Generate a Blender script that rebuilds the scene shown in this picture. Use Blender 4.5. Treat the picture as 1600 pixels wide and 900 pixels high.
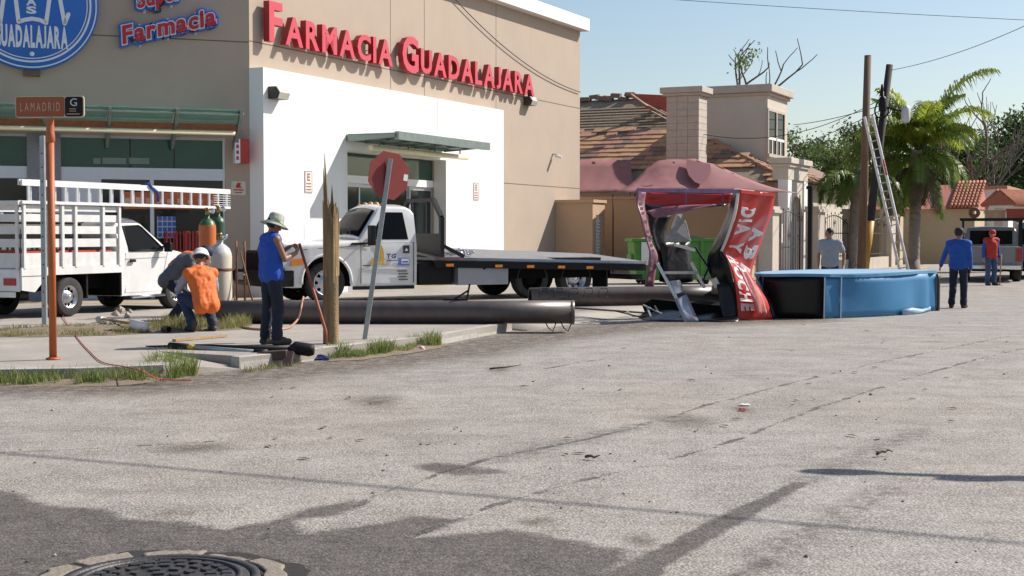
import bpy, bmesh, math, random
import numpy as np
from mathutils import Vector, Matrix

for o in list(bpy.data.objects):
    bpy.data.objects.remove(o, do_unlink=True)
scene = bpy.context.scene
COL = scene.collection
R = math.radians
random.seed(7)

# ------------------------------------------------------------------ camera, sky, sun, exposure
CAM_H = 1.6
FPX = 2200.0                      # focal length in pixels of the 1600 px wide photograph
PITCH = math.atan((450 - 364) / FPX)
cam_data = bpy.data.cameras.new('camera')
cam_data.sensor_width = 36.0
cam_data.lens = FPX / 1600 * 36.0
cam_data.clip_start = 0.1
cam_data.clip_end = 3000
cam = bpy.data.objects.new('camera', cam_data)
COL.objects.link(cam)
cam.location = (0, 0, CAM_H)
cam.rotation_euler = (math.pi / 2 - PITCH, 0, 0)
scene.camera = cam

SUN_H = Vector((0.93, 0.37, 0)).normalized()
SUN_EL = R(41)
world = bpy.data.worlds.new('World')
scene.world = world
world.use_nodes = True
wn = world.node_tree
wn.nodes.clear()
w_out = wn.nodes.new('ShaderNodeOutputWorld')
w_bg = wn.nodes.new('ShaderNodeBackground')
w_sky = wn.nodes.new('ShaderNodeTexSky')
w_sky.sky_type = 'NISHITA'
w_sky.sun_disc = False
w_sky.sun_elevation = SUN_EL
w_sky.sun_rotation = math.atan2(SUN_H.x, SUN_H.y)
w_sky.air_density = 1.0
w_sky.dust_density = 1.1
w_sky.ozone_density = 1.0
w_bg.inputs['Strength'].default_value = 0.102
wn.links.new(w_sky.outputs[0], w_bg.inputs[0])
wn.links.new(w_bg.outputs[0], w_out.inputs[0])

sun_data = bpy.data.lights.new('sun', 'SUN')
sun_data.energy = 5.0
sun_data.angle = R(0.5)
sun_data.color = (1.0, 0.94, 0.86)
sun = bpy.data.objects.new('sun', sun_data)
COL.objects.link(sun)
sd = Vector((SUN_H.x * math.cos(SUN_EL), SUN_H.y * math.cos(SUN_EL), math.sin(SUN_EL)))
sun.rotation_euler = sd.to_track_quat('Z', 'Y').to_euler()
sun.location = sd * 60

scene.view_settings.view_transform = 'Standard'
scene.view_settings.look = 'None'
scene.view_settings.exposure = 0.34
scene.view_settings.gamma = 1.0
scene.view_settings.use_curve_mapping = False
scene.render.resolution_x = 1024
scene.render.resolution_y = 576

# ------------------------------------------------------------------ pixel helpers (directions only)
_fw = Vector((0, math.cos(PITCH), -math.sin(PITCH)))
_up = Vector((0, math.sin(PITCH), math.cos(PITCH)))
def ray(px, py):
    return Vector((1, 0, 0)) * ((px - 800) / FPX) + _up * ((450 - py) / FPX) + _fw
def G(px, py, z=0.0):
    d = ray(px, py); t = (z - CAM_H) / d.z
    return Vector((d.x * t, d.y * t, z))
def W(px, py, Y):
    d = ray(px, py); t = Y / d.y
    return Vector((d.x * t, Y, CAM_H + d.z * t))

class Frame:
    """a local frame: origin, turned by rz about the vertical"""
    def __init__(s, loc, rz):
        s.o = Vector(loc); s.rz = rz
        s.x = Vector((math.cos(rz), math.sin(rz), 0)); s.y = Vector((-math.sin(rz), math.cos(rz), 0))
    def uv(s, px, py, yoff=0.0):
        d = ray(px, py); c = Vector((0, 0, CAM_H))
        p0 = s.o + s.y * yoff
        t = (p0 - c).dot(s.y) / d.dot(s.y)
        p = c + d * t - s.o
        return p.dot(s.x), p.z
    def w(s, x, y, z):
        return s.o + s.x * x + s.y * y + Vector((0, 0, z))
    def loc(s, p):
        q = Vector(p) - s.o
        return Vector((q.dot(s.x), q.dot(s.y), q.z))

# ------------------------------------------------------------------ materials
def lin(c):
    if isinstance(c, str):
        c = [int(c[i:i + 2], 16) for i in (0, 2, 4)]
        c = [v / 255 for v in c]
        c = [v / 12.92 if v <= 0.04045 else ((v + 0.055) / 1.055) ** 2.4 for v in c]
    return (c[0], c[1], c[2], 1.0)
MATS = {}
def mat(name, col, rough=0.6, metal=0.0, var=0.12, scale=6.0, bump=0.0, bscale=None, col2=None, spec=0.5, trans=0.0, emit=None, streak=False, coat=0.0, dirt=None, transl=0.0, dlo=0.5, dhi=0.75, damt=0.55, ior=1.5):
    """procedural material: base colour broken up by two sizes of noise, optional fine relief"""
    if name in MATS: return MATS[name]
    m = bpy.data.materials.new(name); m.use_nodes = True
    nt = m.node_tree; N = nt.nodes; L = nt.links
    b = N['Principled BSDF']
    b.inputs['Roughness'].default_value = rough
    b.inputs['Metallic'].default_value = metal
    b.inputs['Specular IOR Level'].default_value = spec
    b.inputs['Coat Weight'].default_value = coat
    b.inputs['IOR'].default_value = ior
    if trans: b.inputs['Transmission Weight'].default_value = trans
    c = lin(col)
    tc = N.new('ShaderNodeTexCoord')
    mp = N.new('ShaderNodeMapping')
    L.new(tc.outputs['Object'], mp.inputs[0])
    if streak: mp.inputs['Scale'].default_value = (1, 1, 0.12)
    n1 = N.new('ShaderNodeTexNoise'); n1.inputs['Scale'].default_value = scale; n1.inputs['Detail'].default_value = 6; n1.inputs['Roughness'].default_value = 0.65
    L.new(mp.outputs[0], n1.inputs[0])
    ramp = N.new('ShaderNodeMapRange'); ramp.inputs[1].default_value = 0.3; ramp.inputs[2].default_value = 0.7
    L.new(n1.outputs[0], ramp.inputs[0])
    mx = N.new('ShaderNodeMix'); mx.data_type = 'RGBA'
    ca = tuple(min(1, v * (1 - var)) for v in c[:3]) + (1,)
    cb = tuple(min(1, v * (1 + var * 0.6)) for v in c[:3]) + (1,)
    if col2 is not None: ca = lin(col2); cb = c
    mx.inputs[6].default_value = ca; mx.inputs[7].default_value = cb
    L.new(ramp.outputs[0], mx.inputs[0])
    outc = mx.outputs[2]
    if dirt is not None:
        n3 = N.new('ShaderNodeTexNoise'); n3.inputs['Scale'].default_value = scale * 0.35; n3.inputs['Detail'].default_value = 8; n3.inputs['Roughness'].default_value = 0.7
        mp3 = N.new('ShaderNodeMapping'); mp3.inputs['Scale'].default_value = (1, 1, 0.35); L.new(tc.outputs['Object'], mp3.inputs[0]); L.new(mp3.outputs[0], n3.inputs[0])
        r3 = N.new('ShaderNodeMapRange'); r3.inputs[1].default_value = dlo; r3.inputs[2].default_value = dhi; r3.inputs[4].default_value = damt
        L.new(n3.outputs[0], r3.inputs[0])
        m3 = N.new('ShaderNodeMix'); m3.data_type = 'RGBA'; m3.inputs[7].default_value = lin(dirt)
        L.new(r3.outputs[0], m3.inputs[0]); L.new(outc, m3.inputs[6]); outc = m3.outputs[2]
    L.new(outc, b.inputs['Base Color'])
    rr = N.new('ShaderNodeMapRange'); rr.inputs[3].default_value = max(0, rough - 0.08); rr.inputs[4].default_value = min(1, rough + 0.08)
    L.new(n1.outputs[0], rr.inputs[0]); L.new(rr.outputs[0], b.inputs['Roughness'])
    if bump:
        n2 = N.new('ShaderNodeTexNoise'); n2.inputs['Scale'].default_value = bscale or scale * 5; n2.inputs['Detail'].default_value = 5
        L.new(tc.outputs['Object'], n2.inputs[0])
        bp = N.new('ShaderNodeBump'); bp.inputs['Strength'].default_value = bump; bp.inputs['Distance'].default_value = 0.02
        L.new(n2.outputs[0], bp.inputs['Height']); L.new(bp.outputs[0], b.inputs['Normal'])
    if transl:
        tb = N.new('ShaderNodeBsdfTranslucent'); ms = N.new('ShaderNodeMixShader'); ms.inputs[0].default_value = transl
        L.new(outc, tb.inputs[0]); L.new(b.outputs[0], ms.inputs[1]); L.new(tb.outputs[0], ms.inputs[2]); L.new(ms.outputs[0], N['Material Output'].inputs[0])
    if emit:
        b.inputs['Emission Color'].default_value = lin(col); b.inputs['Emission Strength'].default_value = emit
    MATS[name] = m
    return m

# ------------------------------------------------------------------ objects
def thing(name, label, cat, loc=(0, 0, 0), rz=0.0, group=None):
    o = bpy.data.objects.new(name, None)
    o.empty_display_size = 0.2
    COL.objects.link(o)
    o.location = loc; o.rotation_euler = (0, 0, rz)
    o['label'] = label; o['category'] = cat
    if group: o['group'] = group
    return o
def tag(o, label, cat, group=None, kind=None):
    o['label'] = label; o['category'] = cat
    if group: o['group'] = group
    if kind: o['kind'] = kind
    return o
def copy_tree(o, parent=None):
    c = o.copy(); COL.objects.link(c); c.parent = parent
    for ch in list(o.children): copy_tree(ch, c)
    return c

class MB:
    def __init__(s):
        s.v = []; s.f = []; s.m = []; s.s = []
    def add(s, v, f, mi=0, smooth=False, M=None):
        k = len(s.v)
        if M is not None: v = [M @ Vector(p) for p in v]
        s.v.extend([tuple(p) for p in v])
        for i, q in enumerate(f):
            s.f.append([k + j for j in q])
            s.m.append(mi[i] if isinstance(mi, (list, tuple)) else mi); s.s.append(smooth)
        return s
    def box(s, x0, x1, y0, y1, z0, z1, mi=0, M=None):
        v = [(x0, y0, z0), (x1, y0, z0), (x1, y1, z0), (x0, y1, z0), (x0, y0, z1), (x1, y0, z1), (x1, y1, z1), (x0, y1, z1)]
        f = [(0, 3, 2, 1), (4, 5, 6, 7), (0, 1, 5, 4), (1, 2, 6, 5), (2, 3, 7, 6), (3, 0, 4, 7)]
        return s.add(v, f, mi, False, M)
    def bar(s, a, b, w, h=None, mi=0, up=(0, 0, 1)):
        """rectangular bar from a to b"""
        a = Vector(a); b = Vector(b); h = h or w
        d = (b - a); l = d.length; d.normalize()
        u = Vector(up)
        if abs(d.dot(u)) > 0.98: u = Vector((1, 0, 0))
        sx = d.cross(u).normalized(); sy = sx.cross(d).normalized()
        v = []
        for p in (a, b):
            for i, j in ((-1, -1), (1, -1), (1, 1), (-1, 1)):
                v.append(p + sx * (i * w / 2) + sy * (j * h / 2))
        return s.add(v, [(3, 2, 1, 0), (4, 5, 6, 7), (0, 1, 5, 4), (1, 2, 6, 5), (2, 3, 7, 6), (3, 0, 4, 7)], mi)
    def tube(s, pts, r, n=8, mi=0, cap=True, smooth=True):
        pts = [Vector(p) for p in pts]
        rs = r if isinstance(r, (list, tuple)) else [r] * len(pts)
        v = []; f = []; ref = None
        for i, p in enumerate(pts):
            d = (pts[min(i + 1, len(pts) - 1)] - pts[max(i - 1, 0)]).normalized()
            if ref is None:
                ref = Vector((0, 0, 1)) if abs(d.z) < 0.9 else Vector((1, 0, 0))
            a = d.cross(ref).normalized(); b = a.cross(d).normalized(); ref = b
            for k in range(n):
                t = 2 * math.pi * k / n
                v.append(p + (a * math.cos(t) + b * math.sin(t)) * rs[i])
        for i in range(len(pts) - 1):
            for k in range(n):
                f.append((i * n + k, i * n + (k + 1) % n, (i + 1) * n + (k + 1) % n, (i + 1) * n + k))
        s.add(v, f, mi, smooth)
        if cap:
            s.add(v[:n], [tuple(range(n))[::-1]], mi); s.add(v[-n:], [tuple(range(n))], mi)
        return s
    def lathe(s, prof, o=(0, 0, 0), ax=(0, 0, 1), n=24, mi=0, smooth=True, arc=None):
        """profile (radius, height) turned round ax at o"""
        o = Vector(o); d = Vector(ax).normalized()
        ref = Vector((0, 0, 1)) if abs(d.z) < 0.9 else Vector((1, 0, 0))
        a = d.cross(ref).normalized(); b = d.cross(a).normalized()
        v = []; f = []; P = len(prof)
        for k in range(n):
            t = 2 * math.pi * k / n
            e = a * math.cos(t) + b * math.sin(t)
            for r, h in prof: v.append(o + e * r + d * h)
        for k in range(n):
            q = (k + 1) % n
            for i in range(P - 1):
                f.append((k * P + i, q * P + i, q * P + i + 1, k * P + i + 1))
        return s.add(v, f, mi, smooth)
    def prism(s, poly, y0, y1, mi=0, plane='xz', M=None):
        n = len(poly); v = []
        for y in (y0, y1):
            for a, b in poly:
                v.append({'xz': (a, y, b), 'xy': (a, b, y), 'yz': (y, a, b)}[plane])
        f = [tuple(range(n)), tuple(range(2 * n - 1, n - 1, -1))]
        for i in range(n):
            j = (i + 1) % n
            f.append((i, i + n, j + n, j))
        return s.add(v, f, mi, False, M)
    def sheet(s, rows, mi=0, smooth=True, thick=0.0):
        """grid of points; thick > 0 gives the sheet a back"""
        nr = len(rows); nc = len(rows[0])
        v = [Vector(p) for r_ in rows for p in r_]
        f = [(i * nc + j, i * nc + j + 1, (i + 1) * nc + j + 1, (i + 1) * nc + j) for i in range(nr - 1) for j in range(nc - 1)]
        if thick:
            bmn = [Vector((0, 0, 0)) for _ in v]
            for q in f:
                nn = (v[q[1]] - v[q[0]]).cross(v[q[3]] - v[q[0]])
                if nn.length > 1e-12:
                    nn.normalize()
                for i in q: bmn[i] += nn
            w = [p - (nn.normalized() if nn.length > 1e-9 else nn) * thick for p, nn in zip(v, bmn)]
            k = len(v)
            g = [tuple(k + i for i in reversed(q)) for q in f]
            ring = [j for j in range(nc)] + [i * nc + nc - 1 for i in range(1, nr)] + [(nr - 1) * nc + j for j in range(nc - 2, -1, -1)] + [i * nc for i in range(nr - 2, 0, -1)]
            e = [(ring[i], k + ring[i], k + ring[(i + 1) % len(ring)], ring[(i + 1) % len(ring)]) for i in range(len(ring))]
            s.add(v + w, f + g, mi, smooth); s.add(v + w, e, mi, False)
        else:
            s.add(v, f, mi, smooth)
        return s
    def build(s, name, mats, parent=None, loc=None, rz=0.0, bevel=0.0, seg=2, fix=True):
        me = bpy.data.meshes.new(name)
        me.from_pydata(s.v, [], s.f)
        if not isinstance(mats, (list, tuple)): mats = [mats]
        for m in mats: me.materials.append(m)
        me.polygons.foreach_set('material_index', s.m)
        me.polygons.foreach_set('use_smooth', s.s)
        if fix:
            bm = bmesh.new(); bm.from_mesh(me)
            bmesh.ops.remove_doubles(bm, verts=bm.verts, dist=1e-5)
            bmesh.ops.recalc_face_normals(bm, faces=bm.faces)
            bm.to_mesh(me); bm.free()
        me.update()
        o = bpy.data.objects.new(name, me)
        COL.objects.link(o)
        if parent is not None: o.parent = parent
        if loc is not None: o.location = loc
        o.rotation_euler = (0, 0, rz)
        if bevel:
            b = o.modifiers.new('bevel', 'BEVEL'); b.width = bevel; b.segments = seg; b.limit_method = 'ANGLE'; b.angle_limit = R(40)
            b.harden_normals = False
        return o
def struct(o):
    o['kind'] = 'structure'; return o
def stuff(o):
    o['kind'] = 'stuff'; return o

# ------------------------------------------------------------------ lettering from the built-in font
_gl = {}
def glyph(ch, off=0.0):
    key = (ch, off)
    if key in _gl: return _gl[key]
    cu = bpy.data.curves.new('g', 'FONT'); cu.body = ch; cu.size = 1.0; cu.extrude = 0.5; cu.offset = off; cu.resolution_u = 3
    ob = bpy.data.objects.new('g', cu); COL.objects.link(ob)
    dg = bpy.context.evaluated_depsgraph_get(); dg.update()
    me = bpy.data.meshes.new_from_object(ob.evaluated_get(dg))
    v = [tuple(p.co) for p in me.vertices]; f = [tuple(p.vertices) for p in me.polygons]
    fn = [abs(p.normal.z) > 0.7 and p.center.z > 0 for p in me.polygons]
    bpy.data.objects.remove(ob); bpy.data.curves.remove(cu); bpy.data.meshes.remove(me)
    _gl[key] = (v, f, fn)
    return _gl[key]
def letter_mb(ch, x0, x1, z0, z1, y_front, depth, off=0.0, mats=(0, 1), shear=0.0, base=None, M=None):
    """one letter stretched to x0..x1, z0..z1 (the extents of the thin letter), front face at y_front, facing -y"""
    v0, f, fn = glyph(ch, base if base is not None else off)
    xs = [p[0] for p in v0]; ys = [p[1] for p in v0]
    ax, bx, ay, by = min(xs), max(xs), min(ys), max(ys)
    v, f, fn = glyph(ch, off)
    sx = (x1 - x0) / (bx - ax); sz = (z1 - z0) / (by - ay)
    out = []
    for p in v:
        z = z0 + (p[1] - ay) * sz
        out.append((x0 + (p[0] - ax) * sx + shear * (z - z0), y_front + (0.5 - p[2]) * depth, z))
    mb = MB(); mb.add(out, f, [mats[0] if q else mats[1] for q in fn], False, M)
    return mb
def layout(text, x0, x1, gap=0.08, space=0.35, hs=None, off=0.0):
    """letter boxes [(ch, xa, xb, scale)] filling x0..x1; hs gives each letter's height factor"""
    ws = []
    for i, ch in enumerate(text):
        if ch == ' ': ws.append((ch, space, 1)); continue
        v, f, fn = glyph(ch, off); xs = [p[0] for p in v]
        h = hs[i] if hs else 1.0
        ws.append((ch, (max(xs) - min(xs)) * h, h))
    tot = sum(w for _, w, _ in ws) + gap * (len(ws) - 1)
    k = (x1 - x0) / tot; x = x0; res = []
    for ch, w, h in ws:
        if ch != ' ': res.append((ch, x, x + w * k, h))
        x += (w + gap) * k
    return res
def text_mb(text, x0, x1, z0, z1, y, depth=0.004, off=0.0, M=None, gap=0.08, shear=0.0):
    mb = MB()
    for ch, a, b, h in layout(text, x0, x1, gap, off=off):
        if ch in "-.":
            q = letter_mb(ch, a, b, z0 + (z1 - z0) * (0.4 if ch == '-' else 0), z0 + (z1 - z0) * (0.55 if ch == '-' else 0.15), y, depth, off, (0, 0), shear, None, M)
        else:
            q = letter_mb(ch, a, b, z0, z1, y, depth, off, (0, 0), shear, None, M)
        mb.add(q.v, q.f, 0)
    return mb
for _c in 'FARMCIGUDLJSpermaciabNOHYTX': 
    pass

def fbm(x, y, oct=5, seed=0):
    """value noise on arrays, about 0..1"""
    out = np.zeros_like(x); amp = 0.5; tot = 0
    for o in range(oct):
        f = 2.0 ** o
        xi = x * f + 17.3 * seed + 31 * o; yi = y * f - 9.1 * seed + 57 * o
        x0 = np.floor(xi); y0 = np.floor(yi); fx = xi - x0; fy = yi - y0
        fx = fx * fx * (3 - 2 * fx); fy = fy * fy * (3 - 2 * fy)
        def h(a, b):
            s = np.sin(a * 127.1 + b * 311.7 + seed * 13.7) * 43758.5453
            return s - np.floor(s)
        v = h(x0, y0) * (1 - fx) * (1 - fy) + h(x0 + 1, y0) * fx * (1 - fy) + h(x0, y0 + 1) * (1 - fx) * fy + h(x0 + 1, y0 + 1) * fx * fy
        out += v * amp; tot += amp; amp *= 0.5
    return out / tot
# ================================================================== ground
Z0 = 0.14                                    # top of pavement and car park above the road
U1 = Vector((math.cos(R(64.4)), math.sin(R(64.4)), 0))       # along the street, away from us
N1 = Vector((U1.y, -U1.x, 0))                                # towards the street

def seg_dist(X, Y, pts, closed=False):
    d = np.full(X.shape, 1e9)
    n = len(pts)
    for i in range(n if closed else n - 1):
        ax, ay = pts[i]; bx, by = pts[(i + 1) % n]
        vx, vy = bx - ax, by - ay; L2 = vx * vx + vy * vy + 1e-12
        t = np.clip(((X - ax) * vx + (Y - ay) * vy) / L2, 0, 1)
        d = np.minimum(d, np.hypot(X - ax - t * vx, Y - ay - t * vy))
    return d
def inside(X, Y, pts):
    r = np.zeros(X.shape, bool); n = len(pts)
    for i in range(n):
        ax, ay = pts[i]; bx, by = pts[(i + 1) % n]
        c = (ay > Y) != (by > Y)
        with np.errstate(divide='ignore', invalid='ignore'):
            r ^= c & (X < (bx - ax) * (Y - ay) / (by - ay + 1e-12) + ax)
    return r
def gp(l): return [tuple(G(*p)[:2]) for p in l]
def sdf(X, Y, poly):
    d = seg_dist(X, Y, poly, True)
    return np.where(inside(X, Y, poly), d, -d)

def make_road():
    ys = [-60, -20, -5, 2]
    y = 5.2
    while y < 60: ys.append(y); y *= 1.0065
    while y < 1500: ys.append(y); y *= 1.25
    ys.append(1600)
    xs = [-900, -300, -120, -60, -30] + list(np.arange(-13, 24, 0.055)) + [30, 45, 80, 200, 500, 900]
    xs = np.array(xs); ys = np.array(ys)
    X, Y = np.meshgrid(xs, ys)
    Zz = 0.012 * (fbm(X * 0.35, Y * 0.35, 3, 3) - 0.5) * np.clip(1 - np.abs(Y - 20) / 40, 0, 1)
    nr, nc = X.shape
    co = np.stack([X, Y, Zz], -1).reshape(-1, 3)
    me = bpy.data.meshes.new('road')
    idx = np.arange(nr * nc).reshape(nr, nc)
    q = np.stack([idx[:-1, :-1], idx[:-1, 1:], idx[1:, 1:], idx[1:, :-1]], -1).reshape(-1, 4)
    me.vertices.add(len(co)); me.vertices.foreach_set('co', co.ravel())
    me.loops.add(q.size); me.loops.foreach_set('vertex_index', q.ravel().astype(np.int32))
    me.polygons.add(len(q)); me.polygons.foreach_set('loop_start', np.arange(0, q.size, 4, dtype=np.int32))
    me.update(calc_edges=True)
    me.polygons.foreach_set('use_smooth', np.ones(len(q), bool))
    # --- worn patches, tyre marks, cracks and dirt: distances stored on the surface
    patch = gp([(-60, 760), (0, 766), (30, 772), (75, 790), (165, 796), (200, 812), (280, 815), (350, 827), (425, 812), (500, 790), (550, 782), (556, 795),
                (525, 805), (462, 813), (478, 832), (590, 818), (645, 807), (735, 811), (690, 826), (640, 842), (700, 836), (800, 828), (900, 845), (985, 862),
                (950, 900), (930, 1000), (-60, 1000)])
    star = gp([(632, 727), (690, 722), (760, 730), (812, 737), (760, 741), (700, 744), (660, 736)])
    tr1 = gp([(920, 905), (985, 880), (1060, 843), (1135, 802), (1190, 778), (1245, 752), (1262, 755), (1215, 782), (1175, 805), (1120, 838), (1060, 870), (1020, 905)])
    tr2 = gp([(1110, 905), (1180, 870), (1215, 868), (1232, 885), (1180, 900), (1150, 915)])
    sd_ = np.maximum(sdf(X, Y, patch), np.maximum(sdf(X, Y, star) * 0.8 - 0.02, np.maximum(sdf(X, Y, tr1) * 2.2 + 0.03, sdf(X, Y, tr2) - 0.03)))
    faint = [gp([(1250, 754), (1330, 718), (1400, 690), (1440, 672)]), gp([(1190, 870), (1300, 812), (1390, 762)]), gp([(760, 722), (870, 694), (1000, 664)])]
    ft = np.full(X.shape, 9.0)
    for p in faint: ft = np.minimum(ft, seg_dist(X, Y, p))
    cracks = [gp([(545, 793), (600, 770), (640, 755), (700, 735), (770, 716), (830, 703), (900, 689), (990, 668), (1100, 634), (1240, 597), (1400, 560), (1600, 520)]),
              gp([(630, 842), (700, 815), (800, 782), (900, 752), (1010, 728), (1140, 690), (1270, 640), (1400, 596), (1530, 560), (1700, 520)]),
              gp([(0, 708), (90, 704), (200, 698), (330, 690)]),
              gp([(840, 578), (900, 567), (950, 560)]),
              gp([(1000, 655), (1200, 668), (1400, 672), (1600, 676)])]
    ck = np.full(X.shape, 9.0)
    wob = (fbm(X * 3, Y * 3, 3, 5) - 0.5) * 0.10
    for i, p in enumerate(cracks): ck = np.minimum(ck, seg_dist(X + wob, Y + wob * 0.6, p) + (0.0, 0.0, 0.006, 0.0, 0.012)[i])
    kerb_line = gp([(0, 605), (180, 605), (320, 594), (420, 583), (520, 572), (700, 550), (820, 528), (1000, 508), (1240, 499)])
    dk = seg_dist(X, Y, kerb_line)
    spots = [(1065, 657, 0.30, 0.16), (590, 627, 0.28, 0.2), (780, 577, 0.15, 0.15), (1160, 640, 0.10, .1), (300, 700, 0.3, .1), (1000, 845, .1, .06), (270, 803, .12, .05), (840, 815, .14, .05)]
    dirt = np.clip(1.5 - dk / 0.85, 0, 1) * 0.95
    for px, py, rx, ry in spots:
        g = G(px, py)
        dirt = np.maximum(dirt, np.clip(1.2 - np.hypot((X - g.x) / rx, (Y - g.y) / (ry * 3)), 0, 1))
    wet = np.clip(1.3 - np.hypot((X - G(190, 601).x) / 0.62, (Y - G(190, 601).y) / 0.16), 0, 1)
    ten = fbm(X * 0.22 + Y * 0.05, Y * 0.22, 4, 9)
    for nm, a in (('patch', np.clip(sd_, -0.5, 0.5)), ('track', np.clip(ft, 0, 1)), ('crack', np.clip(ck, 0, 1)), ('dirt', dirt), ('wet', wet), ('tone', ten)):
        at = me.attributes.new(nm, 'FLOAT', 'POINT'); at.data.foreach_set('value', a.ravel().astype(np.float32))
    o = bpy.data.objects.new('road', me); COL.objects.link(o); struct(o)
    m = bpy.data.materials.new('road_asphalt'); m.use_nodes = True
    nt = m.node_tree; N = nt.nodes; L = nt.links; b = N['Principled BSDF']
    tc = N.new('ShaderNodeTexCoord')
    def attr(n):
        a = N.new('ShaderNodeAttribute'); a.attribute_name = n; return a.outputs['Fac']
    def noise(sc, det=5, ro=0.6, vec=None):
        n = N.new('ShaderNodeTexNoise'); n.inputs['Scale'].default_value = sc; n.inputs['Detail'].default_value = det; n.inputs['Roughness'].default_value = ro
        L.new(vec or tc.outputs['Object'], n.inputs[0]); return n.outputs[0]
    def mr(s, a, b_, c=0.0, d=1.0, smooth=True):
        n = N.new('ShaderNodeMapRange'); n.interpolation_type = 'SMOOTHSTEP' if smooth else 'LINEAR'
        n.inputs[1].default_value = a; n.inputs[2].default_value = b_; n.inputs[3].default_value = c; n.inputs[4].default_value = d
        L.new(s, n.inputs[0]); return n.outputs[0]
    def math_(op, a, b_=None):
        n = N.new('ShaderNodeMath'); n.operation = op
        for i, q in enumerate((a, b_)):
            if q is None: continue
            if isinstance(q, (int, float)): n.inputs[i].default_value = q
            else: L.new(q, n.inputs[i])
        return n.outputs[0]
    def mix(f, a, b_, mode='MIX'):
        n = N.new('ShaderNodeMix'); n.data_type = 'RGBA'; n.blend_type = mode
        if isinstance(f, (int, float)): n.inputs[0].default_value = f
        else: L.new(f, n.inputs[0])
        for i, q in ((6, a), (7, b_)):
            if isinstance(q, tuple): n.inputs[i].default_value = q
            else: L.new(q, n.inputs[i])
        return n.outputs[2]
    big = noise(0.5, 6, 0.62); mid = noise(4.0, 6, 0.65); fine = noise(38, 4, 0.7)
    vor = N.new('ShaderNodeTexVoronoi'); vor.inputs['Scale'].default_value = 62; L.new(tc.outputs['Object'], vor.inputs['Vector'])
    vor2 = N.new('ShaderNodeTexVoronoi'); vor2.inputs['Scale'].default_value = 140; L.new(tc.outputs['Object'], vor2.inputs['Vector'])
    light = mix(mr(big, 0.35, 0.65), lin((0.345, 0.303, 0.262)), lin((0.42, 0.376, 0.33)))
    light = mix(mr(attr('tone'), 0.35, 0.65), light, lin((0.37, 0.343, 0.312)))
    light = mix(mr(mid, 0.45, 0.75, 0, 0.5), light, lin((0.25, 0.22, 0.192)))
    light = mix(mr(noise(0.9, 9, .78), 0.52, 0.68, 0, 0.55), light, lin((0.24, 0.205, 0.175)))
    strk = N.new('ShaderNodeMapping'); strk.inputs['Rotation'].default_value = (0, 0, R(-64)); strk.inputs['Scale'].default_value = (0.35, 3.0, 1); L.new(tc.outputs['Object'], strk.inputs[0])
    light = mix(mr(noise(1.1, 7, .7, strk.outputs[0]), 0.5, 0.72, 0, 0.6), light, lin((0.245, 0.22, 0.2)))
    dark = mix(mr(mid, 0.3, 0.7), lin((0.05, 0.042, 0.039)), lin((0.112, 0.095, 0.088)))
    pe = math_('ADD', attr('patch'), math_('MULTIPLY', math_('SUBTRACT', noise(5, 9, 0.75), 0.5), 0.32))
    pmask = math_('MULTIPLY', mr(pe, -0.05, 0.06), mr(noise(22, 6, .7), 0.2, 0.62, 0.55, 1.0))
    col = mix(pmask, light, dark)
    tmask = math_('MULTIPLY', mr(attr('track'), 0.03, 0.2, 0.9, 0.0), mr(noise(9, 7, .75), 0.38, 0.62))
    col = mix(tmask, col, lin((0.15, 0.135, 0.125)))
    dmask = math_('MULTIPLY', attr('dirt'), mr(noise(6, 8, .75), 0.34, 0.58, 0.3, 1.0))
    col = mix(dmask, col, mix(mr(fine, .35, .65), lin((0.055, 0.039, 0.027)), lin((0.155, 0.115, 0.08))))
    cks = math_('SUBTRACT', attr('crack'), math_('MULTIPLY', mr(noise(3.0, 5, .7), .3, .65), 0.042))
    cmask = math_('MULTIPLY', mr(cks, -0.016, 0.012, 0.85, 0.0), mr(noise(1.3, 6, .75), .38, .55))
    col = mix(cmask, col, lin((0.055, 0.05, 0.046)))
    # stones of the worn surface: each with a tone of its own, dark tar between
    stone = mr(vor.outputs['Color'], 0.0, 1.0, 0.64, 1.32, False)
    sc = N.new('ShaderNodeMix'); sc.data_type = 'RGBA'; sc.blend_type = 'MULTIPLY'; sc.inputs[0].default_value = 1.0
    L.new(col, sc.inputs[6]); cmb = N.new('ShaderNodeCombineColor'); [L.new(stone, cmb.inputs[i]) for i in range(3)]; L.new(cmb.outputs[0], sc.inputs[7])
    col = sc.outputs[2]
    gapm = mr(vor.outputs['Distance'], 0.34, 0.62, 0.0, 0.6)
    col = mix(math_('MULTIPLY', gapm, mr(noise(1.7, 4), .35, .65, .35, 1)), col, lin((0.10, 0.09, 0.08)))
    col = mix(mr(vor2.outputs['Color'], 0.86, 0.95, 0, 0.55), col, lin((0.46, 0.43, 0.39)))
    col = mix(math_('MULTIPLY', attr('wet'), mr(noise(8, 6, .7), .3, .55)), col, lin((0.05, 0.042, 0.036)))
    L.new(col, b.inputs['Base Color'])
    rg = mix(math_('MULTIPLY', attr('wet'), mr(noise(5, 4), .35, .5)), (0.86, 0.86, 0.86, 1), (0.25, 0.25, 0.25, 1)); L.new(rg, b.inputs['Roughness'])
    b.inputs['Specular IOR Level'].default_value = 0.35
    hgt = math_('ADD', math_('MULTIPLY', vor.outputs['Distance'], -0.9), math_('ADD', math_('MULTIPLY', fine, 0.6), math_('MULTIPLY', cmask, -2.5)))
    bp = N.new('ShaderNodeBump'); bp.inputs['Strength'].default_value = 0.75; bp.inputs['Distance'].default_value = 0.008
    L.new(hgt, bp.inputs['Height']); L.new(bp.outputs[0], b.inputs['Normal'])
    me.materials.append(m)
    return o
make_road()

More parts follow.
